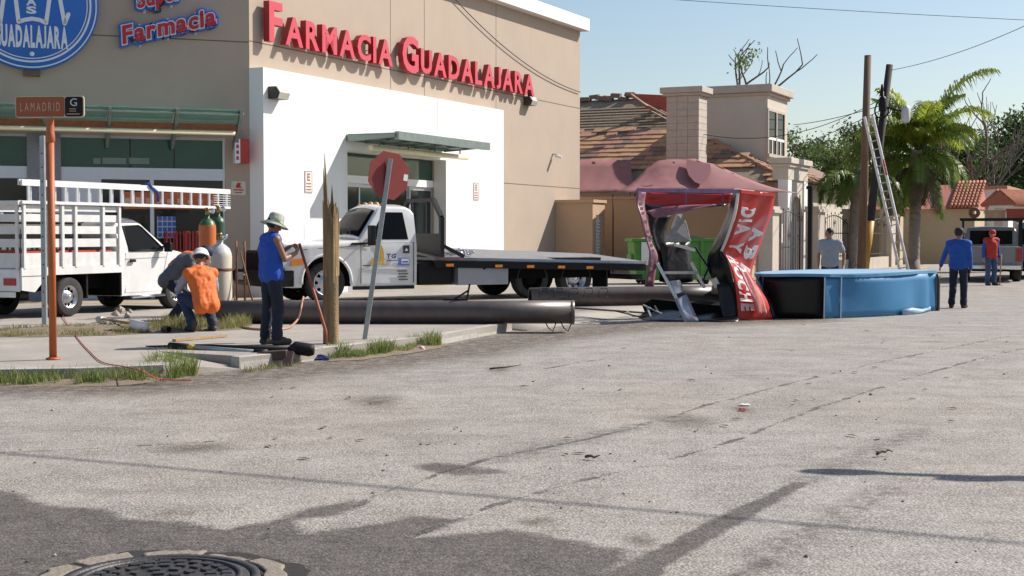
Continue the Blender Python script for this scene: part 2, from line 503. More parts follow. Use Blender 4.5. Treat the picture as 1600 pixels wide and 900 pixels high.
# ------------------------------------------------------------------ pavement and car park slab
concrete = mat('concrete', (0.35, 0.315, 0.275), 0.85, var=0.20, scale=1.6, bump=0.35, bscale=60, dirt=(0.24, 0.21, 0.18))
kerb_mat = mat('kerb_concrete', (0.42, 0.395, 0.355), 0.85, var=0.25, scale=5, bump=0.4, bscale=50, dirt=(0.25, 0.22, 0.18))
EDGE_L = [Vector((-60, 14.2, 0)), Vector((-12, 14.7, 0)), G(-200, 600), G(0, 598), G(120, 596), G(255, 590)]
NOTCH = [G(248, 549, Z0), G(371, 556, Z0)]
EDGE_R = [G(374, 577), G(440, 570), G(505, 561), G(570, 553), G(630, 546), G(690, 538), G(745, 527), G(800, 517)]
def flat(p): return (p[0], p[1])
E0 = Vector((0.0, EDGE_R[-1].y, 0)); E0.x = EDGE_R[-1].x
def along(t, s=0.0): return E0 + U1 * t - N1 * s      # t metres up the street, s metres in from its edge
poly = [flat(p) for p in EDGE_L + NOTCH + EDGE_R] + [flat(along(0.4, 1.1)), flat(along(17, 1.1)), flat(along(17.8, 0)), flat(along(160, 0)), flat(along(160, 160)), (-140, 60)]
mb = MB(); mb.prism(poly, -0.25, Z0, plane='xy')
struct(mb.build('pavement', concrete))
# the kerb ramp sunk into the pavement and the sloped driveway mouth
a, b_, c_, d_ = EDGE_L[-1], NOTCH[0], NOTCH[1], EDGE_R[0]
mb = MB(); mb.add([(a.x, a.y, Z0 - .003), (b_.x, b_.y, Z0 - .003), (c_.x, c_.y, 0.015), (d_.x, d_.y, 0.008), (a.x, a.y, -.2), (b_.x, b_.y, -.2), (c_.x, c_.y, -.2), (d_.x, d_.y, -.2)],
                  [(0, 1, 2, 3), (0, 3, 7, 4), (1, 0, 4, 5), (2, 1, 5, 6), (3, 2, 6, 7)])
struct(mb.build('kerb_ramp', concrete))
mb = MB()
p0, p1, p2, p3 = along(0.05, 0), along(17.9, 0), along(17.0, 1.1), along(0.4, 1.1)
n = 12
rows = [[tuple(along(0.05 + 17.8 * i / n, -.25))[:2] + (0.008,) for i in range(n + 1)], [tuple(along(0.4 + 16.6 * i / n, 1.12))[:2] + (Z0 - .002,) for i in range(n + 1)]]
mb.sheet(rows, thick=0.1)
struct(mb.build('driveway_apron', concrete))
kr = bpy.data.objects.new('kerb', None); COL.objects.link(kr); struct(kr)
def kerb_run(pts, yellow=()):
    for i in range(len(pts) - 1):
        p, q = Vector(pts[i]), Vector(pts[i + 1]); L_ = (q - p).length; k = max(1, round(L_ / 1.1))
        for j in range(k):
            s, e = p.lerp(q, j / k), p.lerp(q, (j + 1) / k)
            d = (e - s).normalized(); nrm = Vector((d.y, -d.x, 0))
            s2, e2 = s + d * 0.004, e - d * 0.004
            h = Z0 + 0.006 + random.uniform(-.003, .003); o_ = random.uniform(.004, .012)
            mb = MB(); mb.add([tuple(s2 + nrm * o_)[:2] + (-.1,), tuple(e2 + nrm * o_)[:2] + (-.1,), tuple(e2 - nrm * .15)[:2] + (-.1,), tuple(s2 - nrm * .15)[:2] + (-.1,),
                               tuple(s2 + nrm * (o_ - .015))[:2] + (h,), tuple(e2 + nrm * (o_ - .015))[:2] + (h,), tuple(e2 - nrm * .15)[:2] + (h,), tuple(s2 - nrm * .15)[:2] + (h,)],
                              [(0, 3, 2, 1), (4, 5, 6, 7), (0, 1, 5, 4), (1, 2, 6, 5), (2, 3, 7, 6), (3, 0, 4, 7)])
            mb.build('kerb_stone', kerb_mat if not yellow else yellow, kr, bevel=0.012)
kerb_run(EDGE_L[1:])
kerb_run(EDGE_R)
yel = mat('kerb_yellow', (0.62, 0.42, 0.06), 0.7, var=0.3, scale=6, dirt=(0.35, 0.3, 0.2))
kerb_run([along(18, 0), along(30, 0)])
kerb_run([along(30.2, 0), along(41, 0)], yel)
# bay markings painted on the car park
ymark = mat('yellow_marking', (0.65, 0.40, 0.05), 0.8, var=0.35, scale=4)
bmark = mat('blue_marking', (0.05, 0.28, 0.55), 0.8, var=0.3, scale=4)
def mark(p, q, w, m):
    p, q = Vector(p), Vector(q); d = (q - p).normalized(); s = Vector((-d.y, d.x, 0)) * w / 2
    mb = MB(); mb.add([p - s, q - s, q + s, p + s], [(0, 1, 2, 3)])
    o = mb.build('bay_marking', m); o.location.z = 0.004; struct(o)
for px0, py0, px1, py1, m in ((355, 452, 500, 449, ymark), (355, 462, 440, 459, bmark), (355, 470, 450, 466, ymark), (640, 447, 730, 444, ymark), (-40, 474, 260, 474, ymark)):
    mark(G(px0, py0, Z0), G(px1, py1, Z0), 0.22, m)
# ================================================================== pharmacy
D0 = 32.0
CORNER = Vector(((391 - 800) / FPX * D0, D0, 0))
FA = Frame(CORNER, R(64.4))        # street side: x along the wall away from us, y into the building
FB = Frame(CORNER, R(20.0))        # corner entrance side: x towards the corner, negative to the left
WALL_TOP = FA.uv(906, 49)[1]
U_END = FA.uv(906, 200)[0]
beige = mat('beige_render', (0.43, 0.345, 0.272), 0.85, var=0.06, scale=0.9, bump=0.10, bscale=90, dirt=(0.36, 0.285, 0.225), dlo=.5, dhi=.72, damt=.5)
tan_r = mat('tan_render', (0.50, 0.34, 0.22), 0.85, var=0.06, scale=0.9, bump=0.06, bscale=120, dirt=(0.44, 0.30, 0.19))
whiter = mat('white_panel', (0.80, 0.79, 0.76), 0.6, var=0.03, scale=1.2, bump=0.05, bscale=40, dirt=(0.64, 0.62, 0.58), dlo=.5, dhi=.7, damt=.6)
trimw = mat('white_trim', (0.82, 0.81, 0.79), 0.55, var=0.04, scale=2)
groove = mat('joint_shadowgap', (0.16, 0.11, 0.085), 0.9, var=0.1)
grey_al = mat('grey_aluminium', (0.50, 0.52, 0.55), 0.4, 0.6, var=0.06, scale=8)
dark_in = mat('shop_interior', (0.05, 0.05, 0.05), 0.9)
gr_glass = mat('green_glass', (0.022, 0.075, 0.06), 0.06, var=0.15, scale=1.2, spec=0.5)
dk_glass = mat('door_glass', (0.012, 0.02, 0.02), 0.05, var=0.2, scale=1.0)
granite = mat('granite', (0.26, 0.26, 0.29), 0.55, var=0.6, scale=45)
ph = thing('pharmacy_building', 'large beige corner pharmacy with white side panel, green glass and white parapet', 'building', CORNER, R(64.4))
def onB(mb, name, m, **k):          # parts of the entrance side, kept in the building's own frame
    o = mb.build(name, m, ph, **k); o.rotation_euler = (0, 0, R(20.0 - 64.4)); return o

# street side wall, with the opening for the side entrance left in the white panel
uL, _ = FA.uv(543, 300, -0.39); uR, _ = FA.uv(697, 300, -0.39); zT = FA.uv(620, 243, -0.39)[1]
uP, _ = FA.uv(787, 250, -0.39); zP = FA.uv(412, 105, -0.39)[1]
gz = Z0 - 0.1
mb = MB()
mb.box(0.02, uL, 0, .3, gz, WALL_TOP); mb.box(uL, uR, 0, .3, zT, WALL_TOP); mb.box(uR, U_END, 0, .3, gz, WALL_TOP)
mb.build('street_wall', beige, ph)
mb = MB(); mb.box(U_END - .3, U_END, .3, 22, gz, WALL_TOP); mb.box(-14, U_END - .3, 21.7, 22, gz, WALL_TOP); mb.build('rear_wall', beige, ph)
mb = MB(); mb.box(0.5, U_END - .3, 3, 21.7, WALL_TOP - .5, WALL_TOP - .3); mb.build('flat_roof', concrete, ph)
mb = MB()
mb.box(0.0, uL, -.39, -.004, gz, zP); mb.box(uL, uR, -.39, -.004, zT, zP); mb.box(uR, uP, -.39, -.004, gz, zP)
mb.build('white_panel', whiter, ph)
mb = MB(); mb.box(-.3, U_END + .12, -.32, .35, WALL_TOP, WALL_TOP + .42); mb.build('parapet_cap', trimw, ph, bevel=.01)
# joints in the render
zj = FA.uv(391, 64)[1]; zk = FA.uv(800, 287)[1]
def joint(x0, x1, z0, z1, y=-.0015, nm='render_joint'):
    mb = MB(); mb.box(x0, x1, y - .0015, y + .01, z0, z1); return mb.build(nm, groove, ph)
joint(0.0, U_END, zj - .012, zj + .012)
joint(uP, U_END, zk - .012, zk + .012)
for px in (610, 663, 775): 
    u, _ = FA.uv(px, 60); joint(u - .012, u + .012, zP, WALL_TOP)
u, _ = FA.uv(684, 180, -.39); joint(u - .006, u + .006, FA.uv(684, 205, -.39)[1], zP, -.3915)
u, _ = FA.uv(475, 350, -.39); joint(u - .006, u + .006, gz, FA.uv(475, 352, -.39)[1], -.3915)
# side entrance: transom, band, sliding doors
uLg = uL + .02; uRg = uR - .02
zb0 = FA.uv(610, 288, 0.0)[1]; zb1 = FA.uv(610, 278, 0.0)[1]
mb = MB(); mb.box(uLg, uRg, .05, .08, zb1, zT - .02); tr = mb.build('transom_pane', gr_glass, ph)
mb = MB(); mb.box(uLg, uRg, .0, .1, zb0 - .02, zb1); mb.build('door_head', trimw, ph)
nd = 4; wd = (uRg - uLg) / nd
for i in range(nd):
    mb = MB(); x0 = uLg + i * wd; x1 = x0 + wd
    yy = 0.05 if i in (0, 3) else 0.10
    for q in ((x0, x0 + .06, Z0, zb0 - .02), (x1 - .06, x1, Z0, zb0 - .02), (x0 + .06, x1 - .06, Z0, Z0 + .18), (x0 + .06, x1 - .06, zb0 - .12, zb0 - .02)):
        mb.box(q[0], q[1], yy, yy + .05, q[2], q[3])
    d = mb.build('sliding_door', grey_al, ph)
    mb = MB(); mb.box(x0 + .06, x1 - .06, yy + .02, yy + .03, Z0 + .18, zb0 - .12); mb.build('pane', dk_glass if i != 1 else gr_glass, d)

# entrance side (in shade), local x negative to the left of the corner
X0 = -15.0
def bx(px, py=240, y=0.0): return FB.uv(px, py, y)[0]
def bz(px, py, y=0.0): return FB.uv(px, py, y)[1]
zg = bz(200, 212)               # top of glazing
xpier = bx(352)
mb = MB(); mb.box(X0, 0, 0, .3, zg, WALL_TOP); mb.box(xpier, 0, 0, .3, gz, zg); onB(mb, 'entrance_wall', beige)
mb = MB(); mb.box(X0, -.02, -.32, .2, WALL_TOP, WALL_TOP + .418); onB(mb, 'parapet_cap', trimw, bevel=.01)
zj2 = bz(391, 66)
mb = MB(); mb.box(X0, -.003, -.003, .01, zj2 - .012, zj2 + .012); onB(mb, 'render_joint', groove)
ztr0, ztr1 = bz(200, 262), zg - .06
zband = bz(250, 281)
mb = MB(); mb.box(bx(42), bx(95), -.02, .3, gz, zg); onB(mb, 'granite_column', granite)
mb = MB(); mb.box(X0, bx(42), .08, .2, zg - .06, zg); mb.box(bx(95), xpier, .08, .2, zg - .06, zg); onB(mb, 'glazing_head', grey_al)
for a, b2 in ((X0, bx(42)), (bx(95), bx(203)), (bx(203) + .03, bx(272)), (bx(272) + .03, xpier - .05)):
    mb = MB(); mb.box(a, b2, .11, .13, ztr0, ztr1); onB(mb, 'transom_pane', gr_glass)
pale_refl = mat('window_card', (.20, .25, .22), .6)  # pale strips paint reflections onto the transom glass
for px0, px1 in ((146, 157), (160, 197), (202, 233)):
    x0_, z0_ = FB.uv(px0, 256, .105); x1_, z1_ = FB.uv(px1, 247, .105); onB(MB().box(x0_, x1_, .10, .109, z0_, z1_), 'window_card', pale_refl)
light_al = mat('pale_aluminium', (0.62, 0.64, 0.68), 0.35, 0.3, var=0.05, scale=5)
mb = MB(); mb.box(X0, bx(42), .03, .2, zband, ztr0); mb.box(bx(95), xpier, .03, .2, zband, ztr0); onB(mb, 'door_head', light_al)
mb = MB(); mb.box(xpier - .05, xpier, .05, .2, gz, zg); onB(mb, 'glazing_post', light_al)
mb = MB(); mb.box(bx(234), bx(240), .02, .2, gz, zband); onB(mb, 'glazing_post', light_al)
mb = MB(); mb.box(bx(95), bx(158), .05, .12, gz, zband); onB(mb, 'closed_door', light_al)
for a, b2 in ((X0, bx(42)), (bx(158), bx(234)), (bx(240), xpier - .05)):
    mb = MB(); mb.box(a, b2, .12, .14, gz, zband); onB(mb, 'door_pane', dk_glass)
# things in the shop window
for nm, lab, cat, px0, py0, px1, py1, c1, c2 in (
        ('window_poster', 'blue gridded poster in the dark shop window behind the white cab', 'poster', 245, 338, 275, 372, (0.06, 0.13, 0.42), (0.5, 0.55, 0.62)),
        ('window_banner', 'orange lettered banner in the shop doorway behind the ladder', 'banner', 192, 300, 338, 327, (0.62, 0.14, 0.04), (0.75, 0.45, 0.35))):
    t = thing(nm, lab, cat, FB.w(0, 0, 0), R(20))
    x0, z1 = FB.uv(px0, py0, 0.09); x1, z0 = FB.uv(px1, py1, 0.09)
    MB().box(x0, x1, .095, .105, z0, z1).build('sheet', mat(nm, c1, .5, var=.25, scale=8), t)
    m2 = mat(nm + '_print', c2, .5)
    mb = MB()
    if 'poster' in nm:
        for i in range(4): mb.box(x0 + (x1 - x0) * (i / 4 + .02), x0 + (x1 - x0) * (i / 4 + .06), .09, .096, z0, z1)
        for i in range(4): mb.box(x0, x1, .091, .0955, z0 + (z1 - z0) * i / 4, z0 + (z1 - z0) * (i / 4 + .05))
    else:
        for i in range(9):
            a = x0 + (x1 - x0) * (i + .2) / 9
            mb.box(a, a + (x1 - x0) * .055, .089, .096, z0 + (z1 - z0) * .35, z0 + (z1 - z0) * random.uniform(.55, .7))
    stuff(mb.build('print', m2, t))
red_p = mat('red_plastic', (0.42, 0.035, 0.03), 0.4, var=.15)
for i, px in enumerate((272, 287, 301)):
    c = FB.w(bx(px), -.45, Z0)
    t = thing('wire_rack', ['red wire rack by the shop door, beside the blue poster', 'red wire rack in the middle of three by the shop door', 'red wire rack by the shop door, nearest the gas cylinders'][i], 'rack', c, R(20), 'red racks by the shop door')
    for k in range(7): MB().bar((-.22 + k * .073, -.02, .1), (-.22 + k * .073, 0, 1.5), .02).build('upright_wire', red_p, t)
    for k in range(4): MB().box(-.24, .24, 0, .4, .3 + k * .38, .33 + k * .38).build('shelf', red_p, t)
    for sx in (-.23, .23):
        for sy in (.02, .38): MB().tube([(sx, sy, 0), (sx, sy, 1.5)], .016, 6).build('leg', red_p, t)

# ------------------------------------------------------------------ lettering on the street wall
red_face = mat('red_acrylic', (0.60, 0.055, 0.085), 0.42, var=0.05, scale=2, spec=0.6)
red_side = mat('red_return', (0.33, 0.012, 0.02), 0.45, var=0.1)
sg = thing('wall_lettering', 'big red raised shop lettering along the beige wall above the white panel', 'sign', CORNER, R(64.4))
YF = -0.26
def line_z(px, py): return FA.uv(px, py, YF)[1]
zb = zj + 0.03
HB, HS = 0.92, 0.67
def word(txt, px0, px1):
    x0, x1 = FA.uv(px0, 64, YF)[0], FA.uv(px1, 150, YF)[0]
    hs = [1.25] + [0.95] * (len(txt) - 1)
    for i, (ch, a, b2, h) in enumerate(layout(txt, x0, x1, 0.12, hs=hs, off=.03)):
        H = HB if i == 0 else HS
        mb = letter_mb(ch, a, b2, zb - (0.06 if i == 0 and ch == 'G' else 0), zb + H, YF, 0.16, .03)
        mb.build('letter', [red_face, red_side], sg, fix=False)
        cx = (a + b2) / 2
        MB().tube([(cx - (.0 if ch != 'A' else .0), YF + .12, zb + H * .5 if ch not in 'DGCU' else zb + .06), (cx, .01, zb + H * .5 if ch not in 'DGCU' else zb + .06)], .012, 6).build('stud', grey_al, sg)
word('FARMACIA', 421, 614)
word('GUADALAJARA', 629, 835)

# ------------------------------------------------------------------ round emblem and script sign on the entrance wall
blue = mat('sign_blue', (0.012, 0.13, 0.50), 0.35, var=0.06, scale=1)
wht = mat('sign_white', (0.72, 0.75, 0.80), 0.45, var=0.04)
cx, cz = FB.uv(46, 4, -.2); rr = abs(FB.uv(154, 4, -.2)[0] - cx)
em = thing('round_wall_sign', 'big round blue wall sign with white rings, mortar outline and lettering', 'sign', FB.w(cx, 0, cz), R(20))
MB().lathe([(0, -.0), (rr * .995, 0), (rr, -.02), (rr, -.17), (rr * .99, -.185), (0, -.185)], (0, 0, 0), (0, 1, 0), 64).build('disc', blue, em)
def ring(r0, r1):
    MB().lathe([(r0, -.184), (r1, -.184), (r1, -.192), (r0, -.192), (r0, -.184)], (0, 0, 0), (0, 1, 0), 64).build('ring', wht, em)
ring(rr * .955, rr * .975); ring(rr * .865, rr * .895); ring(rr * .825, rr * .84)
def emb(px, py): 
    x, z = FB.uv(px, py, -.2); return x - cx, z - cz
def stroke(pts, w, nm='outline'):
    mb = MB()
    P = [emb(*p) for p in pts]
    for i in range(len(P) - 1):
        mb.bar((P[i][0], -.19, P[i][1]), (P[i + 1][0], -.19, P[i + 1][1]), w, .012, up=(0, 1, 0))
        mb.lathe([(0.001, -.1955), (w / 2, -.1955), (w / 2, -.184), (.001, -.184)], (P[i + 1][0], 0, P[i + 1][1]), (0, 1, 0), 10)
    return mb.build(nm, wht, em)
stroke([(22, -22), (29, 34), (38, 31), (50, 29), (62, 31), (72, 36), (80, -22)], .085)
stroke([(90, -22), (101, 37), (107, 22)], .085)
stroke([(8, -22), (0, 37), (-7, 22)], .085)
def emb_text(txt, pxa, pxb, pya, pyb, off):
    x0, z0 = emb(pxa, pyb); x1, z1 = emb(pxb, pya)
    for ch, a, b2, h in layout(txt, x0, x1, .05, off=off):
        letter_mb(ch, a, b2, z0, z1, -.193, .012, off, (0, 0)).build('letter', wht, em, fix=False)
emb_text('GUADALAJARA', -9, 106, 42, 72, .045)
for k, ch in enumerate('SAICAM'):
    emb_text(ch, 41, 57, 10 - k * 13, 21 - k * 13, .04)
x, z = emb(50, 84); MB().lathe([(.001, -.195), (.05, -.195), (.05, -.184), (.001, -.184)], (x, 0, z), (0, 1, 0), 14).build('dot', wht, em)
x, z = emb(50, 116); MB().box(x - .17, x + .17, -.1, 0, z - .03, z + .12).build('mounting_bracket', groove, em)
red_s = mat('script_red', (0.45, 0.015, 0.03), 0.4, var=.06)
def script_sign(txt, label, pxa, pya, pxb, pyb, hpx, shear=.22):
    xa, za = FB.uv(pxa, pya, -.2); xb, zb_ = FB.uv(pxb, pyb, -.2)
    L_ = math.hypot(xb - xa, zb_ - za); ang = math.atan2(zb_ - za, xb - xa)
    hh = hpx / 70.0
    t = thing('script_wall_sign', label, 'sign', FB.w(xa, 0, za), R(20))
    M = Matrix.Rotation(-ang, 4, 'Y')
    v, f, fn = glyph('x', .0); xh = max(p[1] for p in v)
    lo = layout(txt, 0, L_, .07, off=.03)
    for k, (nm, m, off, y0, dp) in enumerate((('blue_backing', blue, .145, -.14, .14), ('white_outline', wht, .075, -.17, .03), ('red_letter', red_s, .03, -.195, .025))):
        for ch, a, b2, h in lo:
            v, f, fn = glyph(ch, .03); ys = [p[1] for p in v]
            z0 = min(ys) * hh / .73; z1 = max(ys) * hh / .73
            v2, f2, fn2 = glyph(ch, off)
            axs = [p[0] for p in v]; sx = (b2 - a) / (max(axs) - min(axs)); s2 = hh / .73
            out = []
            for p in v2:
                z_ = p[1] * s2
                out.append((a + (p[0] - min(axs)) * sx + shear * z_, y0 + (.5 - p[2]) * dp, z_))
            mb = MB(); mb.add(out, f2, 0, False, M); mb.build(nm, m, t, fix=False)
    for fx in (.2, .5, .8):
        p = M @ Vector((L_ * fx, 0, hh * .3)); MB().box(p.x - .03, p.x + .03, -.03, .01, p.z - .25, p.z + .25).build('mounting_bracket', grey_al, t)
script_sign('Farmacia', 'blue outlined red slanted lettering in one long word, tilted on the shaded wall', 192, 68, 338, 37, 27)
script_sign('Super', 'blue outlined red slanted short word above the longer tilted word', 215, 12, 285, -3, 25)

# ------------------------------------------------------------------ canopies
gsteel = mat('canopy_steel', (0.22, 0.27, 0.25), 0.45, 0.5, var=0.15, scale=6)
cglass = mat('canopy_glass', (0.42, 0.66, 0.58), 0.15, var=0.12, scale=2, trans=0.6)
cream_t = mat('canopy_tube', (0.80, 0.72, 0.48), 0.4, var=0.08)
rusty = mat('rusty_beam', (0.30, 0.10, 0.035), 0.7, var=0.3, scale=8)
# over the side entrance
xa, za = FA.uv(541, 209, -.39); P_ = 1.5
xb, zb2 = FA.uv(766, 228, -.39 - P_)
cn = thing('entrance_canopy', 'grey green glass canopy on the sunlit white panel over the side doors', 'canopy', CORNER, R(64.4))
zc = za - .04
MB().box(xa, xb, -.39 - P_, -.39 - P_ + .12, zc - .14, zc + .06).build('front_beam', gsteel, cn)
MB().box(xa, xb, -.47, -.385, zc - .14, zc + .02).build('wall_beam', gsteel, cn)
nb = 6
for i in range(nb + 1):
    x = xa + (xb - xa) * i / nb
    mb = MB(); mb.prism([(-.46, zc - .16), (-.4 - P_ + .1, zc - .08), (-.4 - P_ + .1, zc + .0), (-.46, zc + .0)], x - .04, x + .04, plane='yz'); mb.build('rib', gsteel, cn)
for i in range(nb):
    x0 = xa + (xb - xa) * i / nb; x1 = xa + (xb - xa) * (i + 1) / nb
    MB().box(x0 + .02, x1 - .02, -.38 - P_, -.42, zc + .012, zc + .035).build('glass_panel', cglass, cn)
    MB().box(x0 + .05, x1 - .05, -1.15, -.75, zc - .10, zc - .085).build('louvre', gsteel, cn)
xt0, zt0 = FA.uv(579, 227, -.9); xt1, zt1 = FA.uv(730, 241, -.9)
MB().tube([(xt0, -.9, zc - .3), (xt1, -.9, zc - .3)], .07, 10).build('cream_tube', cream_t, cn)
for i in range(4):
    x = xt0 + (xt1 - xt0) * (i + .3) / 3.6
    MB().bar((x, -.9, zc - .3), (x, -.9, zc - .05), .03).build('hanger', gsteel, cn)
# over the corner entrance
cn = thing('corner_canopy', 'long green glass canopy with cream edge tube over the shaded shop front', 'canopy', CORNER, R(20))
xr, zr = FB.uv(381, 176, -1.1)
zc = bz(200, 172, -1.1)
x0 = X0 + 1
MB().tube([(x0, -1.05, zc - .02), (xr, -1.05, zc - .02)], .03, 8).build('front_rail', gsteel, cn)
MB().box(x0, xr - .1, -.75, -.65, zc - .34, zc - .22).build('rusty_beam', rusty, cn)
MB().tube([(x0, -.82, zc - .42), (xr - .15, -.82, zc - .42)], .045, 10).build('cream_tube', cream_t, cn)  # cream colour paints the sunlit look of the canopy edge
xs = [bx(p, 180, -1.05) for p in (-20, 70, 172, 277, 377)]
for i, x in enumerate(xs):
    mb = MB(); mb.prism([(0, zc - .75), (-.1, zc - .75), (-.72, zc - .36), (-1.08, zc - .06), (-1.12, zc + .05), (-1.02, zc + .07), (-.6, zc - .2), (0, zc - .55)], x - .035, x + .035, plane='yz')
    mb.build('bracket', gsteel, cn)
edges = [x0] + xs[:-1] + [xr]
for i in range(len(edges) - 1):
    mb = MB(); mb.prism([(-.55, zc - .12), (-1.1, zc + .06), (-1.1, zc + .085), (-.55, zc - .095)], edges[i] + .04, edges[i + 1] - .04 if i < len(edges) - 2 else xr, plane='yz'); mb.build('glass_panel', cglass, cn)
    mb = MB(); mb.prism([(-.02, zc - .2), (-.5, zc - .14), (-.5, zc - .115), (-.02, zc - .175)], edges[i] + .04, edges[i + 1] - .04 if i < len(edges) - 2 else xr, plane='yz'); mb.build('glass_panel', cglass, cn)
# wall lamps, notices, camera bracket
lampb = mat('lamp_housing', (0.05, 0.04, 0.035), 0.5); lampg = mat('lamp_lens', (0.55, 0.52, 0.45), 0.25, var=.1)
for px, py, yo, lab in ((436, 147, -.39, 'dark wall lamp high on the white panel near the corner'), (829, 159, 0, 'dark wall lamp under the last red letter on the beige wall')):
    u, z = FA.uv(px, py, yo - .15)
    t = thing('wall_lamp', lab, 'lamp', FA.w(u, yo, z), R(64.4), 'lamps on the street wall')
    MB().prism([(0, .16), (-.2, .16), (-.3, .02), (-.24, -.12), (0, -.12)], -.22, .22, plane='yz').build('housing', lampb, t, bevel=.01)
    MB().prism([(-.21, .155), (-.305, .02), (-.25, -.115), (-.262, -.12), (-.32, .02), (-.225, .16)], -.2, .2, plane='yz').build('lens', lampg, t)
notice_ink = mat('notice_ink', (0.35, 0.12, 0.10), .6); paper = mat('notice_paper', (0.74, 0.72, 0.68), .6, var=.03)
for px, py, lab in ((482, 284, 'small portrait notice on the white panel left of the canopy'), (744, 299, 'small portrait notice on the white panel right of the side doors')):
    u, z = FA.uv(px, py, -.4)
    t = thing('wall_notice', lab, 'notice', FA.w(u, -.39, z), R(64.4), 'parking notices on the white panel')
    MB().box(-.16, .16, -.015, 0, -.26, .26).build('plate', paper, t)
    mb = MB()
    for q in ((-.15, .15, .235, .25), (-.15, .15, -.25, -.235), (-.15, -.135, -.235, .235), (.135, .15, -.235, .235), (-.10, .10, -.2, -.17), (-.1, .1, -.13, -.1), (-.1, .1, -.06, -.03)):
        mb.box(q[0], q[1], -.018, -.0145, q[2], q[3])
    e = letter_mb('E', -.06, .06, .02, .2, -.018, .004, .03, (0, 0)); mb.add(e.v, e.f, 0)
    mb.build('print', notice_ink, t)
u, z = FA.uv(868, 243, -.1)
t = thing('security_camera', 'small security camera bracketed to the beige wall', 'camera', FA.w(u, 0, z), R(64.4))
MB().bar((0, 0, .05), (-.02, -.18, .02), .05).build('arm', grey_al, t)
MB().bar((0, -.1, 0), (-.06, -.36, -.08), .09).build('housing', trimw, t)
# red box sign and notice on the shaded pier
xa, z1 = FB.uv(367, 217, -.35); xb, z0 = FB.uv(391, 255, -.35)
t = thing('projecting_box_sign', 'red projecting box sign with a white lettered face on the shaded pier', 'sign', CORNER, R(20))
MB().box(xa + .12, xb - .02, -.35, -.003, z0, z1).build('box', red_p, t)
MB().box(xa, xa + .118, -.35, -.01, z0, z1).build('white_face', wht, t)
mb = MB()
for k in range(4): mb.box(xa + .03, xa + .085, -.3535, -.349, z0 + .07 + k * .13, z0 + .15 + k * .13)
mb.build('print', red_s, t)
xa, z1 = FB.uv(361, 283, -.01); xb, z0 = FB.uv(384, 305, -.01)
t = thing('pier_notice', 'small cream notice with a red mark on the shaded pier', 'notice', CORNER, R(20))
MB().box(xa, xb, -.014, -.003, z0, z1).build('plate', mat('cream_paper', (.62, .56, .44), .6), t)
mb = MB(); w = xb - xa; h = z1 - z0
mb.prism([(xa + w * .3, z0 + h * .62), (xa + w * .45, z0 + h * .9), (xa + w * .7, z0 + h * .85), (xa + w * .6, z0 + h * .7), (xa + w * .75, z0 + h * .55), (xa + w * .4, z0 + h * .5)], -.018, -.0135)
mb.box(xa + w * .15, xa + w * .85, -.018, -.0135, z0 + h * .33, z0 + h * .42); mb.box(xa + w * .25, xa + w * .75, -.018, -.0135, z0 + h * .15, z0 + h * .22)
mb.build('print', red_s, t)

# ------------------------------------------------------------------ louvred enclosure and boundary wall at the far end of the pharmacy
uE, zE = FA.uv(868, 320)[0], FA.uv(868, 317)[1]
PD = 1.35
en = thing('utility_enclosure', 'low beige utility enclosure with a white louvred door against the pharmacy wall', 'enclosure', CORNER, R(64.4))
uE2 = FA.uv(945, 350, -PD)[0]
MB().box(uE, uE + .15, -PD, -.002, gz, zE).box(uE2 - .15, uE2, -PD, -.002, gz, zE).box(uE + .15, uE + .3, -PD, -PD + .15, gz, zE).box(uE2 - .3, uE2 - .15, -PD, -PD + .15, gz, zE).box(uE + .3, uE2 - .3, -PD, -PD + .15, 2.2, zE).build('walls', tan_r, en)
MB().box(uE - .05, uE2 + .05, -PD - .05, -.003, zE, zE + .1).build('cap', tan_r, en)
MB().box(uE + .3, uE2 - .3, -PD + .08, -PD + .1, gz, 2.2).build('door_leaf', trimw, en)
for k in range(16):
    z = .35 + k * .112
    mb = MB(); mb.prism([(-PD + .075, z), (-PD + .02, z - .05), (-PD + .02, z - .035), (-PD + .075, z + .015)], uE + .34, uE2 - .34, plane='yz'); mb.build('louvre', trimw, en)
bw = thing('boundary_wall', 'low beige boundary wall behind the flatbed and wrecked sign', 'wall', FA.w(U_END, 0, 0), R(64.4))
zW = 2.78
MB().box(.35, .55, -6.6, .25, gz, zW).build('wall', tan_r, bw)
MB().box(.3, .6, -6.65, .25, zW, zW + .08).build('coping', tan_r, bw)
MB().box(.35, 3.2, -6.6, -6.4, gz, 2.3).build('wall', tan_r, bw)
# ================================================================== vehicles
carwhite = mat('white_car_paint', (0.72, 0.72, 0.71), 0.26, var=0.06, scale=2.5, coat=0.5, dirt=(0.52, 0.48, 0.42), dlo=.5, dhi=.78, damt=.7)
blackpl = mat('black_plastic', (0.010, 0.010, 0.011), 0.55, var=0.3, scale=10, spec=.25)
blacksteel = mat('black_steel', (0.010, 0.010, 0.012), 0.5, var=0.3, scale=8, spec=.25)
rubber = mat('tyre_rubber', (0.028, 0.027, 0.026), 0.85, var=0.4, scale=10, dirt=(.10, .09, .075))
alloy = mat('alloy_rim', (0.55, 0.55, 0.57), 0.3, 0.85, var=0.15, scale=10)
chrome = mat('chrome', (0.75, 0.75, 0.77), 0.15, 0.95, var=0.05)
autoglass = mat('auto_glass', (0.006, 0.007, 0.008), 0.03, var=0.2, scale=2, spec=.4, ior=1.22)
amber = mat('amber_lens', (0.65, 0.22, 0.03), 0.3, var=.1)
redlens = mat('red_lens', (0.38, 0.02, 0.02), 0.25, var=.15)
seam = mat('panel_gap', (0.10, 0.10, 0.10), 0.8)
under = mat('underbody', (0.006, 0.006, 0.006), 0.95, spec=.1)

